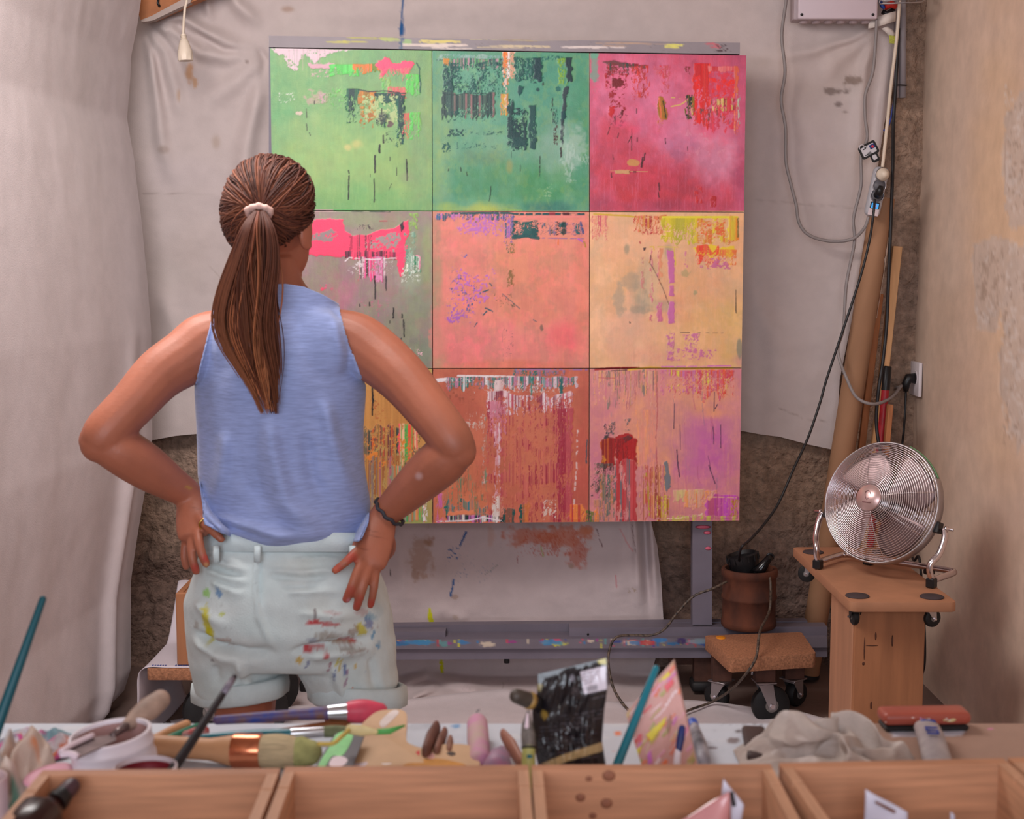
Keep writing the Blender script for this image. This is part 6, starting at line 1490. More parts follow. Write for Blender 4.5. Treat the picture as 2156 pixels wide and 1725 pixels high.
# black clamp lamp lying in the drum
lamp = thing('clamp_lamp', (bc.x, bc.y, DZ + bh * .6), 'black plastic clamp lamp stuffed into the rusty drum', 'lamp')
RL_ = Matrix.Rotation(math.radians(-12), 3, 'Y')
lc = Vector((bc.x - .006, bc.y + .004, DZ + bh * .78))
MB().lathe([(.001, 0), (.038, 0), (.046, .02), (.050, .070), (.052, .088), (.044, .092), (.040, .080), (.001, .070)], lc, 28, RL_).obj('lamp_head', m_black, lamp, angle=40)
for k in range(14):
    a_ = 2 * math.pi * k / 14
    MB().box(lc + RL_ @ Vector((.051 * math.cos(a_), .051 * math.sin(a_), .078)), (.006, .004, .022), RL_ @ Matrix.Rotation(a_, 3, 'Z'), .0008).obj('rib', m_black, lamp, smooth=False)
gl = mat('gloss_black', (16, 15, 17), .15)
MB().tube([lc + Vector((.010, -.046, .030)), lc + Vector((.034, -.056, .052)), lc + Vector((.058, -.048, .082)), lc + Vector((.066, -.044, .090))], [.017, .017, .012, .011], 14).obj('clamp_arm', gl, lamp)
MB().tube([lc + Vector((-.030, -.052, .018)), lc + Vector((-.005, -.062, .024)), lc + Vector((.022, -.060, .020))], [.014, .018, .014], 12).obj('clamp_jaw', gl, lamp)
MB().tube([lc + Vector((.064, -.048, .088)) + Vector((.010 * math.cos(t), .004, .010 * math.sin(t))) for t in np.linspace(0, 2 * math.pi, 20, endpoint=False)], .004, 8, closed=True).obj('clamp_ring', m_black, lamp)

# ------------------------------------------------------------------ cables
def cable(name, pts, r, m, label, n=8, per=8, cat='cable'):
    o = MB().tube(bez([P(*p) if not isinstance(p, Vector) else p for p in pts], per), r, n).obj(name, m, None)
    return tag(o, label, cat)
m_cg = mat('grey_cable', (140, 130, 128), .5, var=.06); m_ck = mat('black_cable', (26, 23, 25), .45, var=.25, vscale=80); m_cw = mat('cream_cable', (218, 200, 180), .5, var=.05); m_cb = mat('blue_cable', (40, 64, 150), .5)
m_cs = mat('spattered_black_cable', (28, 25, 26), .5, var=.0, vscale=120, col2=(110, 92, 78))
YC = 4.69
cable('power_cable', [(1657, -60, YC), (1655, 0, YC), (1646, 75, YC), (1653, 150, YC), (1645, 210, YC), (1654, 270, YC), (1655, 340, YC), (1666, 390, YC), (1676, 430, YC), (1683, 470, YC), (1705, 496, YC), (1750, 508, YC), (1795, 503, 4.66), (1820, 480, 4.63), (1829, 456, 4.625)], .0054, m_cg, 'long grey cable looping down over the drop cloth to the power strip')
cable('power_cable', [(1846, 40, 4.68), (1844, 80, 4.68), (1838, 150, 4.68), (1822, 200, 4.68), (1822, 250, 4.68), (1826, 290, 4.68), (1813, 330, 4.67), (1813, 390, 4.67), (1797, 460, 4.67), (1799, 510, 4.67), (1782, 600, 4.67), (1776, 690, 4.66), (1764, 740, 4.65), (1784, 800, 4.61), (1805, 838, 4.595), (1840, 851, 4.59), (1875, 838, 4.66), (1898, 812, 4.74)], .0054, m_cg, 'thin grey cable running from the junction box to the wall socket')
cable('power_cable', [(1897, -60, 4.66), (1894, 0, 4.66), (1888, 80, 4.66), (1876, 180, 4.66), (1866, 280, 4.62), (1858, 352, 4.600)], .0055, m_cw, 'straight cream cable hanging down to the white plug')
cable('power_cable', [(1892, 60, 4.70), (1886, 180, 4.70), (1881, 260, 4.70), (1880, 340, 4.66), (1876, 460, 4.63), (1871, 580, 4.63), (1867, 680, 4.63), (1859, 760, 4.62), (1850, 820, 4.61), (1845, 880, 4.61), (1848, 920, 4.60), (1856, 960, 4.58)], .0058, m_ck, 'thick black cable dropping down the wall corner behind the fan')
cable('thin_wire', [(1886, 100, 4.74), (1884, 190, 4.74), (1880, 225, 4.74), (1872, 262, 4.74), (1860, 276, 4.745)], .0028, m_cb, 'thin blue wire poking out beside the grey conduits')
dr_in = Vector((bc.x - bR * .5, bc.y, DZ + bh * .9))
cable('power_cable', [(1842, 420, 4.585), (1839, 450, 4.575), (1832, 500, 4.58), (1818, 560, 4.58), (1800, 620, 4.58), (1770, 710, 4.58), (1740, 800, 4.58), (1726, 850, 4.57), (1700, 925, 4.54), (1670, 990, 4.50), (1640, 1058, 4.46), (1612, 1100, 4.42), (1580, 1136, 4.36), (1560, 1155, 4.32), Vector((bc.x - .035, bc.y - .004, DZ + bh + .012)), Vector((bc.x - .03, bc.y, DZ + bh * .75))], .0042, m_ck, 'black cable sagging from the power strip into the rusty drum')
fl = lambda x, y, z=.020: PZ(x, y, z)
cable('power_cable', [Vector((bc.x + .052, bc.y - .052, DZ + bh * .99)), Vector((bc.x + .052, bc.y - bR - .004, DZ + bh * .80)), Vector((bc.x + .048, bc.y - bR - .012, DZ + bh * .4)), P(1600, 1330, dmid.y - .075), P(1592, 1384, dmid.y - .155), P(1570, 1420, dmid.y - .17), P(1540, 1452, 4.22), fl(1500, 1478, .04), fl(1450, 1496, .03), fl(1400, 1520, .03), fl(1350, 1512, .03), P(1318, 1490, 4.30), P(1292, 1450, 4.34), P(1281, 1400, 4.38), P(1284, 1365, 4.40), P(1298, 1342, 4.41), P(1330, 1338, 4.42), P(1372, 1338, 4.42), P(1400, 1324, 4.42), P(1425, 1292, 4.42), P(1460, 1256, 4.42), P(1500, 1240, 4.42), P(1530, 1225, 4.44)], .0042, m_cs, 'paint-spattered black cable looping from the drum over floor and easel rail')

# power strip
m_strip = mat('silver_plastic', (176, 172, 176), .4, var=.05); m_wplug = mat('cream_plug', (224, 206, 186), .45, var=.05)
A_, B_ = P(1857, 352, 4.625), P(1834, 456, 4.625)
st = thing('power_strip', tuple(B_), 'silver power strip with lit blue switch dangling between cables', 'power strip')
ax = (B_ - A_).normalized(); sd = ax.cross(Vector((0, -1, 0))).normalized()
if sd.x < 0: sd = -sd
fw_ = Vector((0, -1, 0))
RS = Matrix((sd, ax, fw_)).transposed()
L_ = (B_ - A_).length; mid = (A_ + B_) / 2
bm = MB().box(mid, (.050, L_, .036), RS, .016, 4); bm.obj('strip_body', m_strip, st)
for k, f in enumerate((.16, .38, .58)):
    c = A_ + ax * (L_ * f) + fw_ * .018
    MB().lathe([(.018, -.004), (.0215, -.002), (.0225, .003), (.0205, .004), (.0190, .0), (.0185, -.003)], c, 32, RS, cap=False).obj('socket_ring', m_zinc, st)
    MB().lathe([(.001, .0006), (.0185, .0006), (.0185, .0012), (.001, .0012)], c, 28, RS).obj('socket_well', mat('socket_grey', (96, 92, 96), .5), st)
c = A_ + ax * (L_ * .79) + fw_ * .0185
MB().box(c, (.030, .024, .003), RS, .001).obj('switch_frame', m_black, st, smooth=False)
MB().box(c + fw_ * .002, (.023, .017, .004), RS, .001).obj('switch', mat('lit_blue_switch', (60, 150, 215), .3, emit=((60, 150, 215), .7)), st, smooth=False)
MB().tube([c + fw_ * .0045 + sd * (.004 * math.cos(t)) + ax * (.004 * math.sin(t)) for t in np.linspace(0, 2 * math.pi, 16, endpoint=False)], .0008, 5, closed=True).obj('switch_mark', mat('switch_red', (230, 80, 110), .4, emit=((230, 80, 110), .5)), st)
MB().box(A_ + ax * (L_ * .915) + fw_ * .0182, (.034, .022, .004), RS, .001).obj('white_panel', mat('white_panel', (222, 204, 206), .4), st, smooth=False)
c = A_ + ax * (L_ * .16) + fw_ * .020
wp = MB().lathe([(.001, .004), (.0195, .004), (.0205, .012), (.0185, .022), (.012, .028), (.009, .040), (.001, .041)], c, 28, RS).obj('white_plug', m_wplug, st)
c = A_ + ax * (L_ * .58) + fw_ * .020
MB().tube([c + fw_ * .002, c + fw_ * .020 - ax * .012, c + fw_ * .024 - ax * .030], [.013, .012, .007], 12).obj('black_plug', m_black, st)
# cardboard cable tag
tg = thing('cable_tag', tuple(P(1832, 345, 4.66)), 'black and white cardboard product tag tied to the grey cable', 'tag')
cen_t = P(1833, 318, 4.655)
rt = math.radians(28)
def tp_(a, b, d=0): return cen_t + Vector((math.cos(rt) * a - math.sin(rt) * b * 0 - math.sin(-rt) * 0, -d, math.sin(rt) * a + b * 1.0)) if False else cen_t + Vector((a * math.cos(rt) - b * math.sin(rt), -d, a * math.sin(rt) + b * math.cos(rt)))
def rrect(x0, y0, x1, y1, r, n=5):
    out = []
    for (cx, cy, a0) in ((x1 - r, y1 - r, 0), (x0 + r, y1 - r, 90), (x0 + r, y0 + r, 180), (x1 - r, y0 + r, 270)):
        for k in range(n + 1):
            a_ = math.radians(a0 + 90 * k / n); out.append((cx + r * math.cos(a_), cy + r * math.sin(a_)))
    return out
MB().prism([tp_(a, b) for a, b in rrect(-.034, -.016, .026, .028, .007)], (0, .0015, 0)).prism([tp_(a, b, .0002) for a, b in rrect(-.010, -.040, .016, -.010, .008)], (0, .0015, 0)).obj('tag_card', m_black, tg, smooth=False)
m_card = mat('white_card', (206, 200, 204), .6); m_nav = mat('navy_print', (30, 50, 110), .6); m_redp = mat('red_print', (206, 50, 60), .6)
MB().prism([tp_(a, b, .0008) for a, b in rrect(-.027, -.009, .019, .021, .004)], (0, .0006, 0)).obj('tag_face', m_card, tg, smooth=False)
MB().prism([tp_(a, b, .0008) for a, b in rrect(-.004, -.032, .010, -.016, .004)], (0, .0006, 0)).obj('tag_face', m_card, tg, smooth=False)
MB().prism([tp_(a, b, .0014) for a, b in rrect(.002, .004, .020, .018, .001)], (0, .0006, 0)).obj('tag_print', m_nav, tg, smooth=False)
MB().prism([tp_(a, b, .002) for a, b in rrect(.008, .006, .015, .014, .001)], (0, .0006, 0)).obj('tag_print', m_redp, tg, smooth=False)
for k in range(7):
    MB().prism([tp_(a, b, .0014) for a, b in ((-.012 + k * .0018, -.010), (-.011 + k * .0018, -.010), (-.011 + k * .0018, -.001), (-.012 + k * .0018, -.001))], (0, .0005, 0)).obj('barcode_bar', m_black, tg, smooth=False)
for (a, b) in ((-.020, .016), (-.014, .019), (-.022, -.004)):
    MB().prism([tp_(q, w_, .0014) for q, w_ in rrect(a, b - .003, a + .010, b, .001)], (0, .0005, 0)).obj('tag_print', m_black, tg, smooth=False)
MB().tube([tp_(-.020 + .008 * math.cos(t), .022 + .010 * math.sin(t), .006 * math.sin(t)) for t in np.linspace(0, 2 * math.pi, 18, endpoint=False)], .0016, 6, closed=True).obj('tag_tie', m_card, tg)

# wall sockets
ow = thing('wall_socket', tuple(PX(1929, 832, WALL_R)), 'white double wall socket with a grey and a black plug, on beige plaster', 'socket')
q = [PX(1913, 826, WALL_R - .001), PX(1942, 834, WALL_R - .001), PX(1946, 766, WALL_R - .001), PX(1913, 758, WALL_R - .001)]
ya, yb2 = q[0].y, q[1].y; za, zb = q[0].z, q[2].z
yc_, zc_ = (ya + yb2) / 2, (q[0].z + q[1].z + q[2].z + q[3].z) / 4
m_wsock = mat('white_socket', (226, 214, 216), .35, var=.03)
wd_ = abs(ya - yb2)
MB().box((WALL_R - .009, yc_, zc_), (.012, wd_, .115), None, .003, 2).obj('face_plate', m_wsock, ow, angle=40)
RX = Matrix.Rotation(-math.pi / 2, 3, 'Y')
for k, f in enumerate((-.25, .25)):
    c = Vector((WALL_R - .0152, yc_ - f * wd_ * 1.0, zc_ + .004))
    MB().lathe([(.001, -.0), (.021, 0), (.024, .0015), (.026, .0), (.026, -.003)], c, 28, RX).obj('socket_ring', m_wsock, ow)
pl_g = [PX(1906, 795, WALL_R - .03)]
c1_ = Vector((WALL_R - .016, yc_ + .25 * wd_, zc_ + .004)); c2_ = Vector((WALL_R - .016, yc_ - .25 * wd_, zc_ + .002))
g1 = MB().tube([c1_, c1_ + Vector((-.026, 0, 0)), c1_ + Vector((-.036, -.004, -.016)), c1_ + Vector((-.040, -.006, -.046)), P(1897, 814, 4.74)], [.019, .018, .013, .009, .005], 16).obj('grey_plug', m_cg, ow)
g2 = MB().tube([c2_, c2_ + Vector((-.022, 0, 0)), c2_ + Vector((-.030, -.002, -.018)), c2_ + Vector((-.030, -.004, -.044))], [.018, .017, .014, .008], 16).obj('black_plug', m_black, ow)
e_ = c2_ + Vector((-.030, -.004, -.044))
cable('power_cable', [e_, e_ + Vector((-.004, -.01, -.08)), P(1903, 905, e_.y - .03), P(1899, 960, e_.y - .05), P(1905, 1080, 4.40), P(1916, 1150, 4.30), P(1924, 1180, 4.22), PZ(1934, 1225, TZ + .2) * 0 + P(1936, 1178, 4.18), P(1944, 1290, 4.12), P(1947, 1350, 4.10), P(1946, 1400, 4.10), P(1938, 1430, 4.12)], .004, m_ck, 'black fan cord running from the wall socket down behind the board')

# ------------------------------------------------------------------ junction box, conduits and clutter at the top of the corner
jb = thing('junction_box', tuple(P(1765, 46, 4.72)), 'pale plastic junction box fixed above the drop cloth', 'junction box')
m_jb = mat('pale_plastic', (206, 188, 194), .45, var=.03); m_jd = mat('pale_plastic_side', (178, 158, 160), .5)
j0, j1 = P(1680, 40, 4.66), P(1848, 40, 4.66); jt = 2.45
MB().box(((j0.x + j1.x) / 2, 4.66 + .011, (j0.z + jt) / 2), (j1.x - j0.x, .022, jt - j0.z), None, .006, 3).obj('lid', m_jb, jb, angle=40)
MB().box(((j0.x + j1.x) / 2 - .008, 4.66 + .0555, (j0.z + jt) / 2 + .003), (j1.x - j0.x + .004, .066, jt - j0.z + .004), None, .006, 2).obj('housing', m_jd, jb, angle=40)
for x in (1688, 1838):
    MB().lathe([(.001, 0), (.0045, 0), (.0045, .002), (.001, .002)], P(x, 31, 4.6595), 12, Matrix.Rotation(math.pi / 2, 3, 'X')).obj('screw', m_dark, jb)
for k in range(6):
    x = 1692 + k * 26
    MB().lathe([(.014, 0), (.016, -.004), (.012, -.012), (.001, -.013)], P(x, 42, 4.715), 16).obj('cable_gland', m_jd, jb)
m_pipe = mat('grey_conduit', (150, 140, 142), .5, var=.05)
for (x, r, yb_, Yp) in ((1888, .0085, 206, 4.765), (1901, .0115, 206, 4.775)):
    a_, b_ = P(x, -60, Yp), P(x - 1, yb_, Yp)
    o = MB().tube([a_, b_], r, 16).obj('conduit', m_pipe)
    tag(o, 'thick grey plastic conduit in the wall corner' if r > .01 else 'thin grey plastic conduit in the wall corner', 'conduit', 'grey conduits in the wall corner')
o = MB().tube([P(1882, 180, 4.752), P(1895, 179, 4.755), P(1909, 180, 4.76)], .0022, 6).obj('cable_tie', m_black); tag(o, 'black cable tie holding the two grey conduits together', 'cable tie')
wb = MB()
for y in (-1, 6):
    wb.tube(bez([P(1852, y + 2, 4.62), P(1900, y, 4.58), P(1938, y - 2, 4.60), P(1946, y - 10, 4.70)], 5), .0026, 6)
for x in (1872, 1892, 1912, 1930):
    wb.tube([P(x, 5, 4.60), P(x + 2, -30, 4.60), P(x + 4, -50, 4.72)], .002, 6)
wb.tube([P(1946, -4, 4.70), P(1950, -40, 4.84)], .0026, 6); wb.tube([P(1852, 5, 4.62), P(1850, -40, 4.78)], .0026, 6)
tag(wb.obj('wire_tray', m_zinc), 'thin steel wire cable tray at the top of the corner', 'cable tray')
m_redc = mat('red_connector', (186, 44, 36), .45); m_bluc = mat('blue_connector', (36, 70, 150), .45)
cl_ = thing('wire_connectors', tuple(P(1868, 30, 4.72)), 'red and blue wire connectors bunched beside the junction box', 'connector')
MB().tube([P(1862, 16, 4.70), P(1876, 8, 4.69), P(1888, 14, 4.69)], [.010, .013, .010], 10).obj('red_connector', m_redc, cl_)
MB().tube([P(1852, 0, 4.70), P(1857, 12, 4.69), P(1862, 18, 4.69)], [.006, .007, .005], 10).obj('blue_connector', m_bluc, cl_)
MB().tube([P(1858, 24, 4.705), P(1868, 30, 4.70), P(1882, 20, 4.70)], [.008, .010, .008], 10).obj('dark_wire', m_black, cl_)
m_tape = mat('masking_tape', (222, 208, 198), .8, var=.08, vscale=40)
def ribbon(name, pts, wid, m, label, cat, d=(0, 0, 1)):
    V = []; 
    pp = bez(pts, 6)
    for p in pp:
        for s_ in (-.5, 0, .5): V.append(p + Vector(d) * (wid * s_) + Vector((0, -.003 * (s_ == 0), 0)))
    o = MB().grid(V, 3, len(pp)).obj(name, m, None, thick=.0008)
    return tag(o, label, cat)
ribbon('tape_strip', [P(1828, 50, 4.715), P(1850, 45, 4.69), P(1872, 38, 4.68), P(1886, 34, 4.70)], .032, m_tape, 'crumpled white masking tape holding the cloth corner', 'tape')
ribbon('tape_strip', [P(1862, 58, 4.70), P(1872, 66, 4.70), P(1880, 76, 4.71)], .026, m_tape, 'short torn white tape end below the crumpled tape', 'tape', (.8, 0, .3))
o = MB().prism([P(x, y, 4.695) for x, y in ((1872, 74), (1886, 76), (1885, 92), (1873, 91))], (0, .001, 0)).obj('paper_tag', mat('yellow_green_tag', (170, 170, 70), .7, var=.3, vscale=200), smooth=False); tag(o, 'tiny yellow-green paper tag below the white tape', 'tag')

# ------------------------------------------------------------------ tube, planks, red pole leaning in the corner
m_kraft = mat('brown_cardboard', (158, 116, 86), .8, var=.07, vscale=6, bump=.08, bscale=60)
def lean(name, top, bot, r, m, label, cat, n=28, wall=None, bev=None, wid=None):
    a_, b_ = top, bot
    if wid:
        d_ = (a_ - b_); L2 = d_.length; dz = d_.normalized(); sx = Vector((1, 0, 0)); sx = (sx - dz * sx.dot(dz)).normalized(); sy = dz.cross(sx)
        o = MB().box((a_ + b_) / 2, (wid[0], wid[1], L2), Matrix((sx, sy, dz)).transposed(), .0015).obj(name, m, None, smooth=False)
    else:
        o = MB().tube([b_, a_], r, n).obj(name, m, None, angle=40)
    return tag(o, label, cat)
tb = thing('cardboard_tube', tuple(PZ(1698, 1434, 0)), 'long brown cardboard tube leaning in the wall corner', 'tube')
ta, tbm = P(1859, 425, 4.705), PZ(1699, 1432, .002)
axd = (ta - tbm).normalized(); sx = axd.cross(Vector((0, 1, 0))).normalized(); sy = axd.cross(sx)
RT = Matrix((sx, sy, axd)).transposed(); Lt = (ta - tbm).length
MB().lathe([(.034, 0), (.0385, 0), (.0385, Lt), (.034, Lt), (.034, 0)], tbm + Vector((0, 0, .012)), 40, RT, cap=False).obj('tube_wall', m_kraft, tb, angle=40)
MB().lathe([(.001, -.002), (.041, -.002), (.041, .010), (.001, .010)], tbm + Vector((0, 0, .013)), 32, RT).obj('end_cap', m_dark, tb, angle=40)
def tor(f, x): return tbm + Vector((0, 0, .012)) + axd * (Lt * f) + sx * (math.copysign(.0408, x)) * math.sin(abs(x)) - sy * 0
pp = []
side = Vector((1, 0, 0)); side = (side - axd * side.dot(axd)).normalized(); frt = Vector((0, -1, 0)); frt = (frt - axd * frt.dot(axd)).normalized()
V = []; nrow = 26
for k in range(nrow):
    f = .965 - .20 * k / (nrow - 1); wdt = (.022 if k < 12 else .010) * (.6 + .4 * math.sin(k * 1.7) ** 2)
    for a_ in (1.25, 1.25 - wdt / .041):
        V.append(tbm + axd * (Lt * f) + (side * math.sin(a_) + frt * math.cos(a_)) * .0392)
MB().grid(V, 2, nrow).obj('torn_paper_edge', m_tape, tb)
lean('wooden_plank', P(1852, 619, 4.750), PZ(1758, 1414, .004), 0, mat('orange_plank', (160, 98, 58), .7, var=.2, vscale=8, stretch=(8, 8, .8)), 'narrow orange-brown plank leaning beside the cardboard tube', 'plank', wid=(.022, .020))
lean('wooden_plank', P(1889, 519, 4.76), PZ(1792, 1424, .004), 0, mat('pale_plank', (206, 156, 110), .7, var=.12, vscale=8, stretch=(8, 8, .8)), 'long pale plank leaning against the wall behind the black cable', 'plank', wid=(.030, .022))
lean('wooden_plank', P(1874, 852, 4.62), PZ(1822, 1450, .004), 0, mat('short_plank', (170, 106, 66), .7, var=.2, vscale=8, stretch=(8, 8, .8)), 'short orange plank leaning beside the red pole', 'plank', wid=(.016, .03))
rp = thing('red_pole', tuple(PZ(1800, 1440, .0)), 'red painted pole with black cap leaning behind the fan', 'pole')
ra, rb = P(1869, 771, 4.66), PZ(1806, 1440, .012); rmid = ra + (rb - ra) * .075
MB().tube([rb, rmid], .0125, 20).obj('pole_shaft', mat('red_enamel', (166, 30, 40), .45, var=.2, vscale=25), rp, angle=40)
MB().tube([ra, ra + (rb - ra) * .004, ra + (rb - ra) * .072, rmid], [.010, .0135, .0142, .0140], 20).obj('cap', m_black, rp, angle=40)

# ------------------------------------------------------------------ top-left: batten and hanging socket
bt = thing('wooden_batten', tuple(P(330, 40, 4.70)), 'rough wooden batten end at the top of the drop cloth', 'batten')
MB().prism([P(x, y, 4.66) for x, y in ((300, -60), (291, 26), (296, 43), (322, 40), (470, -24), (470, -60))], (0, .05, 0)).obj('batten_wood', mat('batten_wood', (176, 110, 68), .7, var=.25, vscale=12), bt, smooth=False)
MB().tube([P(334, -8, 4.655), P(332, 6, 4.650), P(336, 14, 4.652)], .004, 8).obj('screw_hook', m_black, bt)
MB().prism([P(x, y, 4.652) for x, y in ((298, 47), (322, 43), (400, 6), (404, -2), (396, -8), (318, 34), (297, 42))], (0, .03, 0)).obj('cloth_roll', mat('rolled_cloth', (176, 158, 150), .9, bump=.2), bt, smooth=False)
hk = thing('hanging_socket', tuple(P(391, 128, 4.55)), 'cream cable with a socket connector hanging in front of the drop cloth', 'socket')
MB().tube(bez([Vector((P(396, -30, 4.55).x, 4.55, CEIL_Z - .002)), P(394, -30, 4.55), P(389, 20, 4.55), P(386, 60, 4.55), P(386, 84, 4.55)], 8), .0042, 10).obj('cord', m_cw, hk)
t1, t2 = P(386, 72, 4.55), P(391, 128, 4.55)
axd2 = (t1 - t2).normalized(); s2 = axd2.cross(Vector((0, 1, 0))).normalized(); RK = Matrix((s2, axd2.cross(s2), axd2)).transposed()
Lk = (t1 - t2).length
MB().lathe([(.019, 0), (.0235, .0), (.0240, .003), (.0235, Lk * .36), (.021, Lk * .42), (.0195, Lk * .52), (.014, Lk * .74), (.0085, Lk * .82), (.008, Lk), (.001, Lk)], t2, 10, RK).obj('connector_body', m_wplug, hk, angle=35)
MB().lathe([(.001, .002), (.019, .002), (.019, .006), (.001, .006)], t2 - axd2 * .0005, 20, RK).obj('connector_mouth', mat('socket_dark', (120, 92, 84), .6), hk)
for k in range(3):
    MB().tube([t2 + axd2 * (Lk * (.84 + .05 * k)) + RK @ Vector((.0088 * math.cos(t), .0088 * math.sin(t), 0)) for t in np.linspace(0, 2 * math.pi, 14, endpoint=False)], .0014, 5, closed=True).obj('strain_relief', m_wplug, hk)

# ------------------------------------------------------------------ behind the woman: second cork board with a pine box and paper sheet
YB = 4.02
zb0 = P(350, 1409, YB).z
xl_, xr2 = P(308, 1420, YB).x, P(560, 1420, YB).x
cb = thing('cork_dolly', ((xl_ + xr2) / 2, YB + .16, 0), 'thin cork board dolly beneath the pine box, under a paper sheet', 'dolly')
slab([Vector((xl_, YB, zb0)), Vector((xr2, YB, zb0)), Vector((xr2, YB + .32, zb0)), Vector((xl_, YB + .32, zb0))], .034, .006).obj('cork_block', m_cork, cb, angle=35)
for (x, y) in ((P(412, 1420, YB).x, YB + .06), (xr2 - .06, YB + .06), (P(412, 1420, YB).x, YB + .27), (xr2 - .06, YB + .27)):
    tz = zb0 - .034; rr_ = tz / 2.28 * .98
    caster(cb, (x, y, tz), min(rr_, .06), .03, .4, plate=.06) if rr_ <= .06 else caster(cb, (x, y, tz), rr_, .04, .4, plate=.07)
bxl, bxr = P(371, 1320, YB + .02).x, P(520, 1320, YB + .02).x
bzt = P(371, 1250, YB + .02).z
wbx = thing('pine_crate', ((bxl + bxr) / 2, YB + .12, zb0), 'light pine box standing on the cork board behind the woman', 'box')
MB().box(((bxl + bxr) / 2, YB + .02 + .009, (zb0 + .006 + bzt) / 2), (bxr - bxl, .018, bzt - zb0 - .006), None, .0015).obj('front_board', m_wood, wbx, smooth=False)
for xx in (bxl + .009, bxr - .009):
    MB().box((xx, YB + .02 + .0185 + .10, (zb0 + .006 + bzt) / 2), (.018, .20, bzt - zb0 - .006), None, .0015).obj('side_board', m_wood, wbx, smooth=False)
MB().box(((bxl + bxr) / 2, YB + .12 + .0, bzt - .010), (bxr - bxl - .038, .195, .018), None, .0015).obj('top_board', m_wood, wbx, smooth=False)
# paper sheet lapped over the board end
prof = [(xr2 - .02, zb0 + .0025), (bxl, zb0 + .0025), (xl_ + .05, zb0 + .003), (xl_ + .01, zb0 + .004), (xl_ - .012, zb0 - .004), (xl_ - .026, zb0 - .030), (xl_ - .032, zb0 - .08), (xl_ - .034, zb0 - .14), (xl_ - .026, .05), (xl_ - .01, .012)]
pp = bez([Vector((a, 0, b)) for a, b in prof], 6)
V = []; nvv = 22
for j in range(nvv):
    v = j / (nvv - 1)
    for k, q in enumerate(pp):
        on = smooth01((q.z - (zb0 - .01)) / .012)
        rise = .16 * max(v - .62, 0) ** 1.3 / .38 ** 1.3 * float(on)
        V.append((q.x + .03 * v * (1 - float(on)) + .004 * math.sin(6 * v + k * .2) * (1 - float(on)), YB + .006 + .42 * v, q.z + rise))
o = MB().grid(V, len(pp), nvv).obj('paper_sheet', mat('white_paper', (206, 194, 200), .7, var=.04), None, thick=.0008)
tag(o, 'white backing sheet curling over the end of the cork board', 'paper')
m_bp = mat('blue_print', (70, 84, 150), .6)
for k in range(16):
    x_ = P(322 + k * 5.4, 1402, YB + .02).x
    if 6 <= k <= 8: continue
    MB().box((x_, YB + .020, zb0 + .0055), (.0042, .006 if k % 3 else .009, .0006)).obj('printed_letter', m_bp, o, smooth=False)

# ------------------------------------------------------------------ work table in front
TBL = .88
def mpp(py, Y): return (P(1079, py, Y) - P(1078, py, Y)).x      # metres per photo pixel
ptb = Paint(-120, 1500, 2280, 1760, (206, 212, 222), .8)
ptb.poly([(1690, 1490), (2300, 1480), (2300, 1780), (1560, 1780), (1600, 1600)], (168, 136, 120), wob=8, h=0); ptb.poly([(1868, 1537), (1995, 1532), (2030, 1538), (2026, 1550), (1880, 1552)], (214, 214, 226), wob=3, h=0)
for k in range(60):
    r = random.Random(1200 + k); ptb.blob(r.uniform(-60, 1700), r.uniform(1515, 1620), r.uniform(8, 60), r.uniform(3, 9), r.choice([(190, 200, 214), (214, 218, 226), (180, 184, 194), (220, 222, 226)]), .6, .7, .8, 14)
for (x, y, rx_, ry_, c_) in [(961, 1529, 8, 4, (110, 160, 205)), (1540, 1560, 14, 6, (130, 116, 116)), (1500, 1575, 8, 3, (120, 110, 116)), (1300, 1545, 6, 4, (236, 130, 80)), (1525, 1522, 14, 3, (120, 130, 140)), (108, 1569, 9, 5, (150, 160, 176)), (40, 1640, 12, 8, (170, 190, 214)), (1555, 1540, 8, 4, (100, 92, 96)), (1990, 1537, 10, 2, (214, 160, 190)), (2085, 1535, 5, 2, (214, 130, 170))]:
    ptb.blob(x, y, rx_, ry_, c_, .9, .3, .9, 6)
ptb.spk(880, 1524, 1740, 1600, (90, 100, 120), cov=.012, cell=(3, 4)); ptb.spk(1280, 1530, 1330, 1600, (220, 110, 80), cov=.05, cell=(3, 4)); ptb.spk(1500, 1515, 1720, 1530, (80, 80, 90), cov=.2, cell=(3, 6))
table = thing('work_table', (0, 1.08, 0), 'long white-topped work table littered with paint tools', 'table')
ty0, ty1 = .55, PZ(1000, 1524, TBL).y
xs = np.linspace(-.92, .92, 520); ysq = np.concatenate([np.linspace(ty0, 1.25, 20), np.linspace(1.26, ty1, 150)])
Xg, Yg = np.meshgrid(xs, ysq)
V = np.stack([Xg.ravel(), Yg.ravel(), np.full(Xg.size, TBL)], 1)
qx, qy = toPxArr(V); cc, _ = ptb.sample(qx, qy)
nx_, ny_ = len(xs), len(ysq); F = quads(nx_, ny_).tolist()
loop = list(range(nx_)) + [r * nx_ + nx_ - 1 for r in range(1, ny_)] + [(ny_ - 1) * nx_ + k for k in range(nx_ - 2, -1, -1)] + [r * nx_ for r in range(ny_ - 2, 0, -1)]
n0 = len(V); V = np.vstack([V, V[loop] - np.array([0, 0, .03])]); cc = np.vstack([cc, cc[loop]])
for k in range(len(loop)): F.append((loop[k], loop[(k + 1) % len(loop)], n0 + (k + 1) % len(loop), n0 + k))
F.append(tuple(n0 + k for k in range(len(loop))))
m_tab = mat('painted_tabletop', rough=.5, attr=True, var=.04, vscale=40, bump=.05, bscale=120)
mesh_obj('tabletop', V, F, m_tab, table, colors=cc, fix=False, angle=40)
m_leg = mat('table_leg_wood', (170, 130, 100), .6, var=.1)
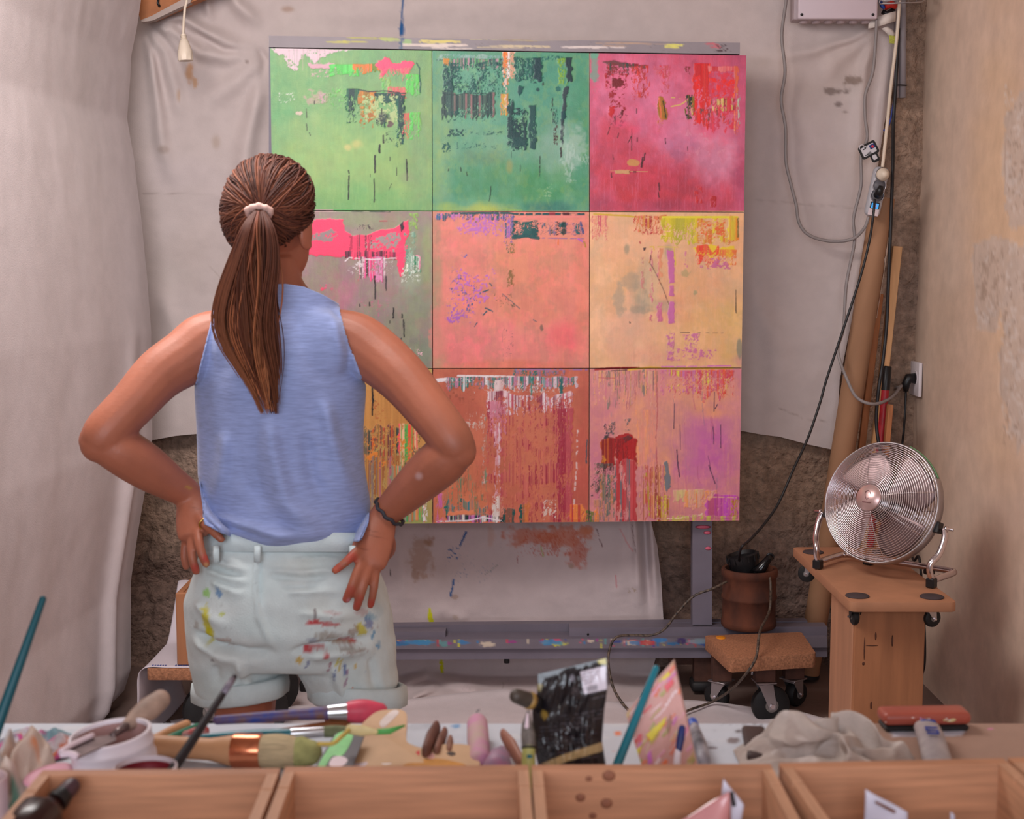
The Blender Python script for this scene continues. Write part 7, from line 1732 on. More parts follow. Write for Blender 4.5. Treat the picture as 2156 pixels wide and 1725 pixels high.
for sx in (-.85, .85):
    for yy in (ty0 + .06, ty1 - .06):
        MB().box((sx, yy, (TBL - .031) / 2), (.06, .06, TBL - .031), None, .003).obj('leg', m_leg, table, smooth=False)
for yy in (ty0 + .06, ty1 - .06):
    MB().box((0, yy, TBL - .075), (1.63, .022, .08), None, .002).obj('apron', m_leg, table, smooth=False)

# ------------------------------------------------------------------ row of wooden trays
m_tray = mat('pine_tray', (188, 132, 98), .55, var=.20, vscale=7, stretch=(1.2, 4, 24), bump=.05, bscale=50)
m_trayi = mat('pine_tray_side', (208, 156, 122), .55, var=.16, vscale=7, stretch=(14, 1.2, 20), bump=.05, bscale=50)
m_base = mat('tray_base', (150, 106, 80), .6, var=.1)
RIM, TB = .970, TBL + .001
dirn = Vector((.023, -1, 0)).normalized()
trays = [((20, 1625), (590, 1618), 'pine tray holding a dark amber bottle'), ((601, 1615), (1112, 1611), 'empty pine tray beside the tray with the amber bottle'), ((1119, 1611), (1622, 1609), 'knotty pine tray holding a pink sachet'),
         ((1640, 1607), (2112, 1597), 'pine tray holding a white slotted sachet'), ((2122, 1596), (2560, 1588), 'pine tray at the row end beyond the one with the slotted sachet')]
trays[0] = ((90, 1622), (590, 1618), trays[0][2])
def tray(a, b, label):
    A, B = PZ(a[0], a[1], RIM), PZ(b[0], b[1], RIM)
    t = thing('wooden_tray', ((A.x + B.x) / 2, A.y - .15, TB), label, 'tray', 'row of pine trays on the work table')
    u = (B - A); W = u.length; u.normalize(); v = Vector((u.y, -u.x, 0))
    if v.y > 0: v = -v
    up = Vector((0, 0, 1)); H = RIM - TB; D = .30; st, bt_ = .0095, .013
    def blk(o, du, dv, dz, name, m, parent=t):
        p = A + u * o[0] + v * o[1] - up * (RIM - TB) + up * o[2]
        q = [p, p + u * du, p + u * du + v * dv, p + v * dv]
        return MB().hexa(q + [k + up * dz for k in q]).obj(name, m, parent, smooth=False)
    blk((0, 0, 0), W, bt_, H, 'back_board', m_tray)
    blk((st + .001, D - bt_, 0), W - 2 * st - .002, bt_, H, 'front_board', m_tray)
    blk((st + .001, bt_ + .001, .004), W - 2 * st - .002, D - 2 * bt_ - .002, .005, 'base', m_base)
    for s_ in (0, 1):
        o0 = 0 if s_ == 0 else W - st
        sec = [(bt_, 0), (bt_, H), (.047, H), (.047, H - .0045), (.0515, H - .0045), (.0515, H), (.0525, H - .0004), (D, H - .0004), (D, 0)]
        pts = [A + u * o0 + v * q[0] + up * (q[1] - H) for q in sec]
        MB().prism(pts, u * st).obj('side_board', m_trayi, t, smooth=False)
    return A, B, u, v, W
TR = [tray(*q) for q in trays]
m_kn = mat('tray_knot', (140, 86, 62), .6, var=.3, vscale=120)
Ak, Bk, uk, vk, Wk = TR[2]
tray3 = [o for o in COL.objects if o.name.startswith('wooden_tray')][2]
bb = [o for o in tray3.children if o.name.startswith('back_board')][0]
for (x, y, r_) in ((1222, 1680, 9), (1277, 1692, 11), (1248, 1718, 7), (1282, 1634, 12), (1240, 1640, 6)):
    yk = Ak.y + ((P(x, y, Ak.y).x - Ak.x) / Wk) * (Bk.y - Ak.y) - .0132
    c = P(x, y, yk); s_ = mpp(y, yk) * r_
    mb = MB().lathe([(.001, 0), (1, 0), (.8, 1), (.001, 1)], n=18); mb.v = [(c.x + q[0] * s_ * 1.15, c.y - q[2] * .0003, c.z + q[1] * s_) for q in mb.v]
    mb.obj('knot', m_kn, bb)

# ------------------------------------------------------------------ helpers for the tools
def cap_tube(pts, r, n=16, flat=None, up=None):
    """tube with rounded ends"""
    pts = [Vector(p) for p in pts]
    if not hasattr(r, '__len__'): r = [r] * len(pts)
    d0 = (pts[0] - pts[1]).normalized(); d1 = (pts[-1] - pts[-2]).normalized()
    P0 = [pts[0] + d0 * (r[0] * math.sin(a)) for a in (1.45, 1.1, .7, .35)]; R0 = [r[0] * math.cos(a) for a in (1.45, 1.1, .7, .35)]
    P1 = [pts[-1] + d1 * (r[-1] * math.sin(a)) for a in (.35, .7, 1.1, 1.45)]; R1 = [r[-1] * math.cos(a) for a in (.35, .7, 1.1, 1.45)]
    return MB().tube(P0 + pts + P1, R0 + list(r) + R1, n, flat=flat, up=up)
def seg(a, b, n, f=lambda t: 1.0): 
    return [a + (b - a) * (k / (n - 1)) for k in range(n)], [f(k / (n - 1)) for k in range(n)]
def brush(name, label, pts, r, mats, cat='brush', flat_tip=1.0, tip=.35):
    """pts: handle end, ferrule start, ferrule end, tip; r: radii at handle end, belly, ferrule start, ferrule end, bristle"""
    a, b, c, d = pts
    t = thing(name, tuple(min(pts, key=lambda q: q.z)), label, cat)
    H, hr = seg(a, b, 12, lambda t_: r[0] + (r[1] - r[0]) * math.sin(min(t_ / .75, 1) * math.pi / 2) if t_ < .75 else r[1] + (r[2] - r[1]) * (t_ - .75) / .25)
    cap_tube(H, hr, 16).obj('handle', mats[0], t)
    if mats[1] is not None:
        MB().tube([b, b + (c - b) * .1, b + (c - b) * .5, b + (c - b) * .9, c], [r[2] * 1.06, r[2] * 1.12, (r[2] + r[3]) / 2 * 1.1, r[3] * 1.1, r[3] * 1.05], 20).obj('ferrule', mats[1], t, angle=50)
    B_, br = seg(c, d, 8, lambda t_: r[4] * (1 + .12 * math.sin(t_ * math.pi)) * (1 - (1 - tip) * t_ ** 2.2))
    cap_tube(B_, br, 18).obj('bristles', mats[2], t)
    return t
def plate(name, pts, Yf, th, m, parent=None, lift=0.0, smooth=False):
    q = [P(x, y, Yf(y) - lift) for x, y in pts]
    n = (q[1] - q[0]).cross(q[2] - q[1])
    if n.length < 1e-12: n = Vector((0, -1, 0))
    n.normalize()
    if n.y > 0: n = -n
    return MB().prism(q, -n * th).obj(name, m, parent, smooth=smooth)
def smoothpoly(pts, n=5):
    k = len(pts); out = []
    for i in range(k):
        p0, p1, p2, p3 = [np.array(pts[(i + j - 1) % k], float) for j in range(4)]
        for s_ in range(n):
            t = s_ / n
            out.append(tuple(.5 * ((2 * p1) + (p2 - p0) * t + (2 * p0 - 5 * p1 + 4 * p2 - p3) * t * t + (3 * p1 - p0 - 3 * p2 + p3) * t ** 3)))
    return out
m_teal = mat('teal_lacquer', (16, 112, 128), .3, var=.08, coat=.3); m_teald = mat('dark_teal_lacquer', (12, 74, 84), .35, var=.1)
m_alu = mat('aluminium', (210, 210, 214), .22, metal=1.0, var=.04); m_copper = mat('copper', (216, 132, 96), .22, metal=1.0, var=.06)
m_blkw = mat('black_stained_wood', (34, 27, 32), .5, var=.3, vscale=40); m_tan = mat('beech', (204, 152, 110), .5, var=.10, vscale=10, stretch=(1, 6, 6))
m_brist = mat('pale_bristle', (204, 184, 146), .85, var=.16, vscale=30, stretch=(1, 16, 16), bump=.5, bscale=60)
m_white = mat('white_plastic', (226, 214, 220), .4, var=.03); m_pinkp = mat('dusty_pink_paint', (180, 138, 132), .45, var=.1, vscale=30)

# ---- white paint tub with palette knife
jc = P(231, 1543, 1.365); jr = 86 * mpp(1543, 1.365)
RJ = Matrix.Rotation(math.radians(-6), 3, 'Y') @ Matrix.Rotation(math.radians(3), 3, 'X')
jh = .078
tub = thing('paint_tub', (jc.x, jc.y, TBL), 'white screw-top paint tub open with dusty pink paint inside', 'tub')
base = jc - RJ @ Vector((0, 0, jh))
MB().lathe([(.001, 0), (jr * .93, 0), (jr * 1.0, .004), (jr * 1.03, .010), (jr * 1.03, jh - .026), (jr * .985, jh - .022), (jr * .985, jh - .016), (jr * 1.02, jh - .014), (jr * 1.02, jh - .011), (jr * .985, jh - .009), (jr * .985, jh - .004), (jr * 1.0, jh - .002), (jr * .99, jh), (jr * .92, jh), (jr * .90, jh - .004)], base, 56, RJ, cap=False).obj('tub_wall', m_white, tub, angle=50)
MB().lathe([(jr * .905, jh - .003), (jr * .90, jh - .03), (jr * .88, jh - .040), (.001, jh - .042)], base, 48, RJ, cap=False).obj('paint', m_pinkp, tub)
kn = thing('palette_knife', tuple(P(160, 1590, 1.31)), 'paint-caked palette knife with wooden handle lying across the white tub', 'palette knife')
def jl(a, b, c): return jc + RJ @ Vector((a, b, c))
m_khand = mat('worn_knife_handle', (166, 138, 122), .6, var=.22, vscale=60); m_steel = mat('dirty_steel', (120, 104, 104), .35, metal=.7, var=.25, vscale=60)
k0, k1, k2, k3 = P(337, 1474, 1.44), P(268, 1528, 1.395), P(236, 1549, 1.360), P(148, 1592, 1.300)
cap_tube([k0, k0 + (k1 - k0) * .35, k0 + (k1 - k0) * .75, k1], [.0105, .0122, .0098, .0060], 18).obj('handle', m_khand, kn)
MB().tube([k1, k2], [.0050, .0028], 12).obj('shank', m_steel, kn)
bd_ = (k3 - k2).normalized(); sdv = bd_.cross(Vector((0, 0, 1))).normalized()
bl = [k2 + sdv * .004, k2 + bd_ * .010 + sdv * .013, k3 + sdv * .012, k3 - sdv * .010, k2 + bd_ * .010 - sdv * .012, k2 - sdv * .004]
MB().prism(bl, bd_.cross(sdv) * .0012).obj('blade', m_steel, kn, smooth=False)
m_wp = mat('white_paint_blob', (226, 204, 212), .4, var=.06)
MB().tube(bez([k3 + sdv * .011 + Vector((0, 0, .002)), k3 + sdv * .013 - bd_ * .02 + Vector((0, 0, .003)), k2 + bd_ * .014 + sdv * .012 + Vector((0, 0, .003))], 5), .0030, 8).obj('white_paint', m_wp, kn)
MB().tube(bez([k3 - sdv * .009, k3 + Vector((0, 0, .002)), k3 + sdv * .010], 5), .0034, 8).obj('white_paint', m_wp, kn)

# ---- tub at the border of the picture with the dark teal brush, pink lid, rag
o = thing('paint_pot', tuple(PZ(-40, 1760, TBL)), 'pale pink paint pot holding the tall dark teal brush', 'pot')
pc_ = P(-50, 1640, 1.30); pr_ = 62 * mpp(1640, 1.30)
MB().lathe([(.001, 0), (pr_, 0), (pr_, pc_.z - TBL), (pr_ * .92, pc_.z - TBL), (pr_ * .9, .02), (.001, .02)], (pc_.x, pc_.y, TBL + .0005), 40).obj('pot_wall', mat('pale_pink_pot', (214, 184, 186), .45), o, angle=40)
b0 = P(90, 1262, 1.40); b1 = P(-62, 1690, 1.315)
tb_ = thing('paint_brush', tuple(b1), 'dark teal brush handle standing tall at the table edge beside the rag', 'brush')
cap_tube([b0, b0 + (b1 - b0) * .3, b0 + (b1 - b0) * .7, b1], [.0036, .0046, .0058, .0060], 14).obj('handle', m_teald, tb_)
def crumple(name, label, cx, cy, w, h, Yc, depth, seed, cols, groupz=TBL, cat='rag', dens=72, paint=None, amp=1.0):
    """a heap of folded cloth: sheet over a lump, pinched into ridges and hollows"""
    c = P(cx, cy + h / 2, Yc); s_ = mpp(cy, Yc)
    W, Hh = w * s_, h * s_
    n = dens; U, Vv = np.meshgrid(np.linspace(-1, 1, n), np.linspace(-1, 1, n))
    R = np.sqrt(U ** 2 + Vv ** 2)
    env = np.clip(1 - R ** 3.2, 0, 1)
    n1 = fbm(n, n, n * .3, n * .24, seed, 2); n3 = fbm(n, n, n * .1, n * .12, seed + 2, 2)
    ph = 4.2 * (U * .62 + Vv * .78) + 5 * (fbm(n, n, n * .42, n * .42, seed + 6, 2) - .5) * 2; ph2 = 3.2 * (U * .9 - Vv * .43) + 4 * (fbm(n, n, n * .36, n * .36, seed + 7, 2) - .5) * 2
    rid = 1 - np.abs(np.sin(ph)) ** 1.2 * 1.6; rid2 = 1 - np.abs(np.sin(ph2)) ** 1.2 * 1.6; rid3 = (n3 - .5) * 2; lump = (n1 - .5) * 2
    hgt = env * (0.52 + .20 * rid + .15 * rid2 + .06 * rid3 * amp + .26 * lump)
    ang = fbm(n, n, n * .3, n * .3, seed + 5, 2) * 9
    X = c.x + (U + .13 * np.cos(ang) * env) * W / 2
    Yw = Yc + (Vv + .22 * np.sin(ang) * env) * depth / 2
    Zz = groupz + .002 + np.clip(hgt, 0.0, 2) * Hh * 1.05
    V = np.stack([X.ravel(), Yw.ravel(), Zz.ravel()], 1)
    col = np.zeros((n, n, 3)); col[:] = lin(cols[0])
    for k, cl in enumerate(cols[1:]):
        m_ = smooth01((fbm(n, n, 12, 12, seed + 20 + k, 3) - .56) * 9)[..., None]
        col = col * (1 - m_) + lin(cl) * m_
    col = col.reshape(-1, 3)
    keep = quads(n, n)
    rr = R.ravel()
    keep = keep[(rr[keep] < 1.0 + .1 * np.sin(seed)).all(1)]
    used = np.unique(keep); mp = -np.ones(len(V), int); mp[used] = np.arange(len(used))
    o = mesh_obj(name, V[used], mp[keep], m_rag, None, colors=col[used], fix=True)
    md = o.modifiers.new('sub', 'SUBSURF'); md.levels = 1; md.render_levels = 1
    md = o.modifiers.new('thick', 'SOLIDIFY'); md.thickness = .0014; md.offset = 0
    return tag(o, label, cat)
m_rag = mat('rag_cotton', rough=.95, attr=True, var=.08, vscale=80, bump=.3, bscale=300, spec=.05)
crumple('cleaning_rag', 'crumpled beige rag with orange and green paint smears beside the white tub', 22, 1570, 190, 150, 1.38, .15, 31, [(206, 184, 170), (190, 156, 136), (214, 130, 80), (110, 150, 130), (206, 200, 200)])
crumple('cleaning_rag', 'pink and orange spotted white rag lying behind the beige rag', 80, 1512, 190, 42, 1.52, .10, 47, [(200, 190, 196), (150, 150, 160), (206, 120, 90), (206, 96, 150), (130, 160, 170)])
crumple('cleaning_rag', 'heap of grey-beige rag with yellow paint spots beside the red block', 1742, 1552, 375, 106, 1.475, .17, 64, [(190, 176, 168), (180, 164, 156), (202, 190, 184)], dens=110)
for (x, y, c_) in ((1722, 1543, (226, 206, 40)), (1735, 1538, (226, 206, 40))): pass
ld = PZ(128, 1612, TBL + .03)
o = MB().lathe([(.001, 0), (.022, 0), (.024, .002), (.023, .004), (.018, .003), (.001, .0025)], (ld.x + .004, 1.340, TBL + .036), 36, Matrix.Rotation(math.radians(5), 3, 'X') @ Matrix.Rotation(math.radians(-10), 3, 'Y')).obj('tub_lid', mat('pink_paint_lid', (226, 160, 176), .4, var=.06))
tag(o, 'pink paint-covered lid propped against the white tub', 'lid')
o = MB().lathe([(.001, 0), (.020, 0), (.020, .032), (.001, .032)], (ld.x, 1.352, TBL + .0005), 24).obj('paint_cup', m_white, angle=40); tag(o, 'small white cup carrying the pink lid', 'cup')
# ---- second tub with crimson rim and the black brush standing in it
tc = P(306, 1616, 1.300); tr_ = 66 * mpp(1616, 1.300)
t2b = thing('paint_tub', (tc.x, tc.y, TBL), 'white tub with crimson paint around its rim behind the tray with the amber bottle', 'tub')
hh = tc.z - TBL
MB().lathe([(.001, 0), (tr_ * .97, 0), (tr_, .004), (tr_, hh), (tr_ * .95, hh + .001), (tr_ * .93, hh - .004)], (tc.x, tc.y, TBL + .0005), 48, cap=False).obj('tub_wall', m_white, t2b, angle=50)
MB().lathe([(tr_ * .96, hh), (tr_ * .93, hh - .006), (tr_ * .92, hh - .024), (.001, hh - .026)], (tc.x, tc.y, TBL + .001), 40, cap=False).obj('paint', mat('crimson_paint', (126, 34, 46), .4, var=.25, vscale=50), t2b)
bb_ = thing('paint_brush', tuple(P(350, 1640, 1.30)), 'thin black paint-stained brush leaning out of the crimson-rimmed tub', 'brush')
q0, q1 = P(493, 1426, 1.42), P(352, 1640, 1.305)
cap_tube([q0, q0 + (q1 - q0) * .25, q0 + (q1 - q0) * .6, q1], [.0030, .0037, .0046, .0054], 12).obj('handle', m_blkw, bb_)
MB().tube([q0 + (q1 - q0) * .02, q0 + (q1 - q0) * .10, q0 + (q1 - q0) * .18], [.0034, .0038, .0037], 10).obj('scraped_grip', mat('scraped_handle', (120, 110, 122), .5, var=.3, vscale=90), bb_)
# ---- brushes lying on the table
def on(x, y, r): return PZ(x, y, TBL + r)
brush('paint_brush', 'large round brush with copper ferrule and pale bristles', [on(300, 1570, .014), on(492, 1581, .017), on(552, 1582, .0175), on(640, 1584, .0165)], (.0125, .0118, .0170, .0175, .0172), (m_tan, m_copper, m_brist), tip=.75)
m_gtip = mat('green_stained_tip', (168, 168, 110), .9, var=.2, vscale=80, bump=.4, bscale=120)
big = [o for o in COL.objects if o.name.startswith('paint_brush') and 'copper' in o.get('label', '')][0]
cap_tube([on(634, 1584, .0165), on(652, 1585, .0163)], [.0168, .0135], 18).obj('stained_tip', m_gtip, big)
m_blueh = mat('paint_spattered_handle', (44, 66, 150), .5, var=.0, vscale=60, col2=(120, 84, 70), detail=4)
brush('paint_brush', 'blue paint-spattered brush with a bright pink bristle head', [on(458, 1524, .011) + Vector((0, 0, .004)), on(690, 1512, .014) + Vector((0, 0, .006)), on(742, 1509, .014) + Vector((0, 0, .006)), on(800, 1507, .013) + Vector((0, 0, .006))], (.0052, .0066, .0080, .0098, .0125), (m_blueh, m_alu, mat('coral_pink_paint', (220, 76, 100), .45, var=.2, vscale=40)), tip=.7)
brush('paint_brush', 'slim teal brush with aluminium ferrule lying behind the big brush', [on(372, 1558, .005), on(612, 1546, .012), on(684, 1541, .012), on(738, 1538, .011)], (.0030, .0070, .0060, .0056, .0062), (m_teal, m_alu, mat('grey_green_bristle', (122, 128, 96), .9, var=.25, vscale=60)), tip=.6)
def stick(name, label, a, b, r, m, cat='stick', n=12):
    o = cap_tube([a, (a + b) / 2, b], r, n).obj(name, m); return tag(o, label, cat)
stick('wooden_stick', 'short brown wooden stick behind the white tub', on(328, 1553, .005), on(392, 1526, .006), [.004, .0055, .0055], m_tan)
stick('plastic_stick', 'thin green plastic stick beside the brown stick', on(346, 1557, .003), on(416, 1529, .004), [.003, .0035, .0035], mat('green_plastic', (46, 130, 100), .4))
stick('mixing_stick', 'flat wooden mixing stick under the teal brush', on(565, 1553, .003), on(725, 1527, .003), [.0075, .0078, .0075], mat('mixing_wood', (150, 92, 54), .6, var=.2, vscale=20))
cap_tube([on(392, 1548, .007), on(415, 1545, .008), on(432, 1541, .006)], [.005, .008, .006], 14, flat=.7).obj('paint_tube', mat('red_white_tube', (186, 52, 50), .4, var=.0, vscale=90, col2=(220, 180, 176)))
tag([o for o in COL.objects if o.name.startswith('paint_tube')][-1], 'little squeezed red paint tube by the green stick', 'tube')

# ---- wooden palette with paint, scraper, spatulas
Yp = lambda y: 1.435 + .120 * (1611 - y) / 118
pal = thing('palette', tuple(P(850, 1611, 1.43)), 'tan wooden palette with paint dabs propped behind the empty tray', 'palette')
m_pal = mat('palette_wood', (206, 166, 126), .5, var=.08, vscale=30)
plate('palette_board', smoothpoly([(690, 1618), (735, 1556), (786, 1503), (826, 1494), (850, 1497), (857, 1512), (855, 1552), (862, 1566), (898, 1576), (940, 1567), (985, 1569), (1004, 1580), (1007, 1598), (996, 1616), (850, 1622)], 5), Yp, .006, m_pal, pal)
for (pts, c_, nm) in ([((742, 1612), (790, 1560), (800, 1575), (770, 1612)), (220, 200, 206), 'paint_dab'], [((800, 1520), (826, 1496), (840, 1500), (822, 1520), (806, 1532)), (222, 206, 200), 'paint_dab'], [((810, 1585), (832, 1580), (834, 1590), (818, 1594)), (220, 150, 130), 'paint_dab'], [((870, 1602), (876, 1584), (884, 1582), (880, 1598)), (206, 50, 46), 'paint_dab'], [((898, 1588), (912, 1586), (914, 1597), (902, 1598)), (226, 170, 160), 'paint_dab'], [((940, 1586), (952, 1583), (960, 1588), (950, 1592)), (70, 50, 40), 'thumb_hole'], [((852, 1614), (880, 1602), (920, 1598), (958, 1604), (975, 1613)), (206, 140, 50), 'paint_dab'], [((750, 1600), (768, 1580), (776, 1586), (764, 1606)), (206, 150, 150), 'paint_dab'], [((800, 1600), (822, 1598), (824, 1608), (806, 1610)), (226, 216, 214), 'paint_dab'], [((792, 1560), (812, 1545), (818, 1552), (800, 1568)), (214, 180, 160), 'paint_dab']):
    plate(nm, smoothpoly(pts, 4), Yp, .0012, mat('dab_%d_%d_%d' % c_, c_, .4, var=.12, vscale=60), pal, lift=.0008)
scp = thing('paint_scraper', tuple(P(715, 1612, 1.41)), 'flat scraper covered in green and black paint leaning on the palette', 'scraper')
Yq = lambda y: 1.418 + .100 * (1611 - y) / 118
plate('scraper_blade', [(662, 1616), (706, 1545), (772, 1535), (742, 1616)], Yq, .002, mat('dark_scraper', (84, 78, 84), .5, var=.2), scp)
plate('green_paint', smoothpoly([(670, 1612), (690, 1578), (710, 1545), (738, 1540), (742, 1556), (722, 1590), (700, 1592), (684, 1614)], 4), Yq, .0014, mat('bright_green_paint', (110, 200, 104), .4, var=.15, vscale=60), scp, lift=.001)
plate('white_paint', smoothpoly([(694, 1612), (700, 1596), (716, 1592), (732, 1600), (720, 1613)], 4), Yq, .0012, m_wp, scp, lift=.001)
sp_ = thing('paint_spatula', tuple(on(690, 1568, .01)), 'cream plastic spatula with a bent yellow stem resting on the palette', 'spatula')
MB().tube(bez([P(668, 1566, 1.40), P(700, 1566, 1.405), P(718, 1552, 1.42), P(734, 1538, 1.44)], 5), .0022, 8).obj('stem', mat('yellow_stem', (206, 180, 90), .5, var=.15), sp_)
cap_tube([P(738, 1536, 1.445), P(762, 1539, 1.445), P(790, 1541, 1.445)], [.0055, .0062, .0030], 14, flat=.45, up=(0, 0, 1)).obj('spoon', mat('cream_spoon', (226, 206, 150), .5, var=.12, vscale=60), sp_)
MB().tube([P(786, 1542, 1.447), P(820, 1540, 1.45), P(852, 1528, 1.46)], [.003, .0035, .0012], 8).obj('green_streak', mat('green_streak', (90, 176, 90), .5), sp_)
for (a, b, r_, c_, nm, lab) in [((898, 1582, 1.46), (918, 1536, 1.53), .0130, (112, 72, 60), 'palette_knife', 'dark brown paint-caked knife blade beside the palette, widest of three'), ((920, 1582, 1.465), (936, 1544, 1.53), .0095, (136, 92, 76), 'palette_knife', 'brown knife blade with pink tip between two others by the palette'), ((946, 1582, 1.47), (948, 1560, 1.50), .0085, (150, 104, 84), 'palette_knife', 'short rounded brown knife blade nearest the roller')]:
    pa, pb_ = P(*a), P(*b)
    o = cap_tube([pa, (pa * .5 + pb_ * .5), pb_], [r_ * .8, r_, r_ * .75], 14, flat=.5).obj(nm, mat('brown_caked_%d' % c_[0], c_, .6, var=.25, vscale=70)); tag(o, lab, 'palette knife')
roll = thing('foam_roller', tuple(P(1007, 1590, 1.45)), 'pink paint-stained foam roller lying beside the palette', 'roller')
cap_tube([P(1010, 1600, 1.455), P(1007, 1560, 1.505), P(1005, 1524, 1.552)], [.0112, .0122, .0116], 20).obj('foam', mat('stained_foam', (198, 172, 160), .8, var=.0, vscale=50, col2=(210, 146, 178), bump=.2), roll)
MB().tube(bez([P(1004, 1512, 1.566), P(1003, 1500, 1.575), P(1010, 1494, 1.575)], 4), .0014, 6).obj('wire_handle', m_zinc, roll)
o = cap_tube([P(1096, 1606, 1.44), P(1078, 1574, 1.47), P(1060, 1548, 1.50)], [.0085, .0105, .0070], 16, flat=.5).obj('paint_spatula', mat('brown_spatula', (168, 112, 90), .5, var=.12)); tag(o, 'smooth brown spatula blade beside the green brush', 'spatula')
o = cap_tube([P(1048, 1616, 1.42), P(1052, 1592, 1.44), P(1056, 1578, 1.45)], [.015, .011, .004], 16).obj('paint_cone', mat('mauve_plastic', (138, 130, 150), .5, var=.0, vscale=60, col2=(190, 120, 150))); tag(o, 'mottled mauve paint nozzle standing below the brown spatula', 'nozzle')
gb = thing('paint_brush', tuple(P(1112, 1640, 1.335)), 'upright brush with yellow-green handle and grey pointed bristles beside the black pouch', 'brush')
m_yg = mat('yellow_green_handle', (182, 180, 104), .45, var=.1)
cap_tube([P(1114, 1680, 1.330), P(1113, 1620, 1.338), P(1113, 1574, 1.345)], [.0062, .0068, .0064], 18).obj('handle', m_yg, gb)
MB().tube([P(1113, 1577, 1.3445), P(1113, 1572, 1.3455)], [.0072, .0072], 18).obj('ferrule', m_dark, gb)
cap_tube([P(1113, 1571, 1.346), P(1112, 1548, 1.350), P(1110, 1525, 1.354), P(1112, 1500, 1.358)], [.0066, .0070, .0052, .0016], 16).obj('bristles', mat('grey_bristle', (112, 104, 98), .7, var=.3, vscale=60, stretch=(6, 6, 1)), gb)
cap_tube([P(1109, 1530, 1.3485), P(1111, 1504, 1.3555)], [.0024, .0012], 8).obj('white_tip', m_wp, gb)
MB().box(P(1115, 1593, 1.3345), (.005, .001, .003)).obj('teal_mark', m_teal, gb, smooth=False)
# ---- black spouted pouch
pch = thing('paint_pouch', tuple(P(1200, 1640, 1.37)), 'glossy black spouted paint pouch with white barcode label and gold band', 'pouch')
pp_ = Paint(1090, 1370, 1300, 1660, (26, 22, 26), 1.6)
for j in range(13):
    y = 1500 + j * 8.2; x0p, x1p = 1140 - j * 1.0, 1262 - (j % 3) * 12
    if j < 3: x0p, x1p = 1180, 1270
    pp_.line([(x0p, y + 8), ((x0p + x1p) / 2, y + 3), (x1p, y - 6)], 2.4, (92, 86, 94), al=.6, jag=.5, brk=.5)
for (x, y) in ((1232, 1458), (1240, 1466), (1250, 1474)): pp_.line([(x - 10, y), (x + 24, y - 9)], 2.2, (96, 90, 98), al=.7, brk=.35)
pp_.poly([(1140, 1608), (1190, 1588), (1270, 1562), (1270, 1582), (1200, 1602), (1168, 1614)], (186, 158, 112), wob=1, h=0); pp_.blob(1147, 1505, 7, 10, (150, 120, 50), .8, .4, 1.2, 5); pp_.blob(1136, 1448, 6, 8, (140, 120, 50), .8, .4, 1.0, 5); pp_.poly([(1256, 1392), (1276, 1384), (1276, 1400), (1262, 1398)], (190, 176, 70), wob=2, h=0)
pp_.poly([(1221, 1415), (1276, 1402), (1278, 1452), (1230, 1462)], (214, 204, 214), wob=.6, h=0)
for j in range(4): pp_.line([(1226, 1421 + j * 7), (1262 - j * 4, 1413 + j * 7)], 1.8, (110, 106, 120), al=.8, brk=.25)
for k in range(12): pp_.line([(1236 + k * 1.9, 1447 - k * .45), (1237 + k * 1.9, 1457 - k * .45)], .9 + .5 * (k % 3 == 0), (50, 46, 56), al=.9, jag=0)
pp_.blob(1211, 1455, 9, 11, (70, 64, 68), .5, .25, .2, 5); pp_.blob(1211, 1455, 6.5, 8, (26, 22, 26), .9, .2, .1, 5); pp_.line([(1207, 1460), (1209, 1449), (1213, 1460), (1215, 1449)], 2, (84, 78, 82), al=.9); pp_.blob(1205, 1428, 6, 9, (150, 146, 156), .6, .5, .9, 4)
Lx = lambda y: np.interp(y, [1415, 1460, 1500, 1560, 1610, 1660], [1133, 1131, 1120, 1122, 1132, 1138]); Rx = lambda y: np.interp(y, [1385, 1450, 1500, 1560, 1610, 1660], [1277, 1279, 1272, 1268, 1276, 1278])
nu, nv = 120, 150; PV = []; PCc = []
U, Vv = np.meshgrid(np.linspace(0, 1, nu), np.linspace(0, 1, nv))
ytp = 1420 + (1386 - 1420) * U; YY = ytp + (1655 - ytp) * Vv
XX = Lx(YY) * (1 - U) + Rx(YY) * U
bulge = np.clip(np.sin(math.pi * U), 0, 1) ** .6 * smooth01((Vv - .05) / .55) * .020
crk = .0045 * (fbm(nv, nu, 26, 22, 71, 3) - .5) * 2 + .003 * (1 - np.abs(2 * fbm(nv, nu, 30, 14, 73, 2) - 1) * 2)
Yb = 1.405 - .030 * Vv
Vf = arrP(XX, YY, Yb - bulge - crk * np.clip(np.sin(math.pi * U), 0, 1) * smooth01(Vv / .1)); Vk = arrP(XX, YY, Yb + .0008 + bulge * .8)
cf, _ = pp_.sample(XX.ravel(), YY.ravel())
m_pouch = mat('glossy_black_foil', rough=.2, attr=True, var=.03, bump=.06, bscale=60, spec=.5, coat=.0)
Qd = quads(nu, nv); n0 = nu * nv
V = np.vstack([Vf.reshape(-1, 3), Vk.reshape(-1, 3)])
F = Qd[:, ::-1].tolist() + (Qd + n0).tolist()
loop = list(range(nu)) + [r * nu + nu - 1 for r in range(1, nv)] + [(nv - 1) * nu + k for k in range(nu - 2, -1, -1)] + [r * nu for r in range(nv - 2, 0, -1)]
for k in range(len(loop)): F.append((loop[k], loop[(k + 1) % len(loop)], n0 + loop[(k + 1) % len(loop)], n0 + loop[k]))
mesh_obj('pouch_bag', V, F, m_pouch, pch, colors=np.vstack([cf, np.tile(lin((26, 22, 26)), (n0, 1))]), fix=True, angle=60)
s0, s1 = P(1134, 1482, 1.39), P(1088, 1466, 1.375)
MB().tube([s0, s0 + (s1 - s0) * .35], [.0068, .0066], 16).obj('spout', m_black, pch)
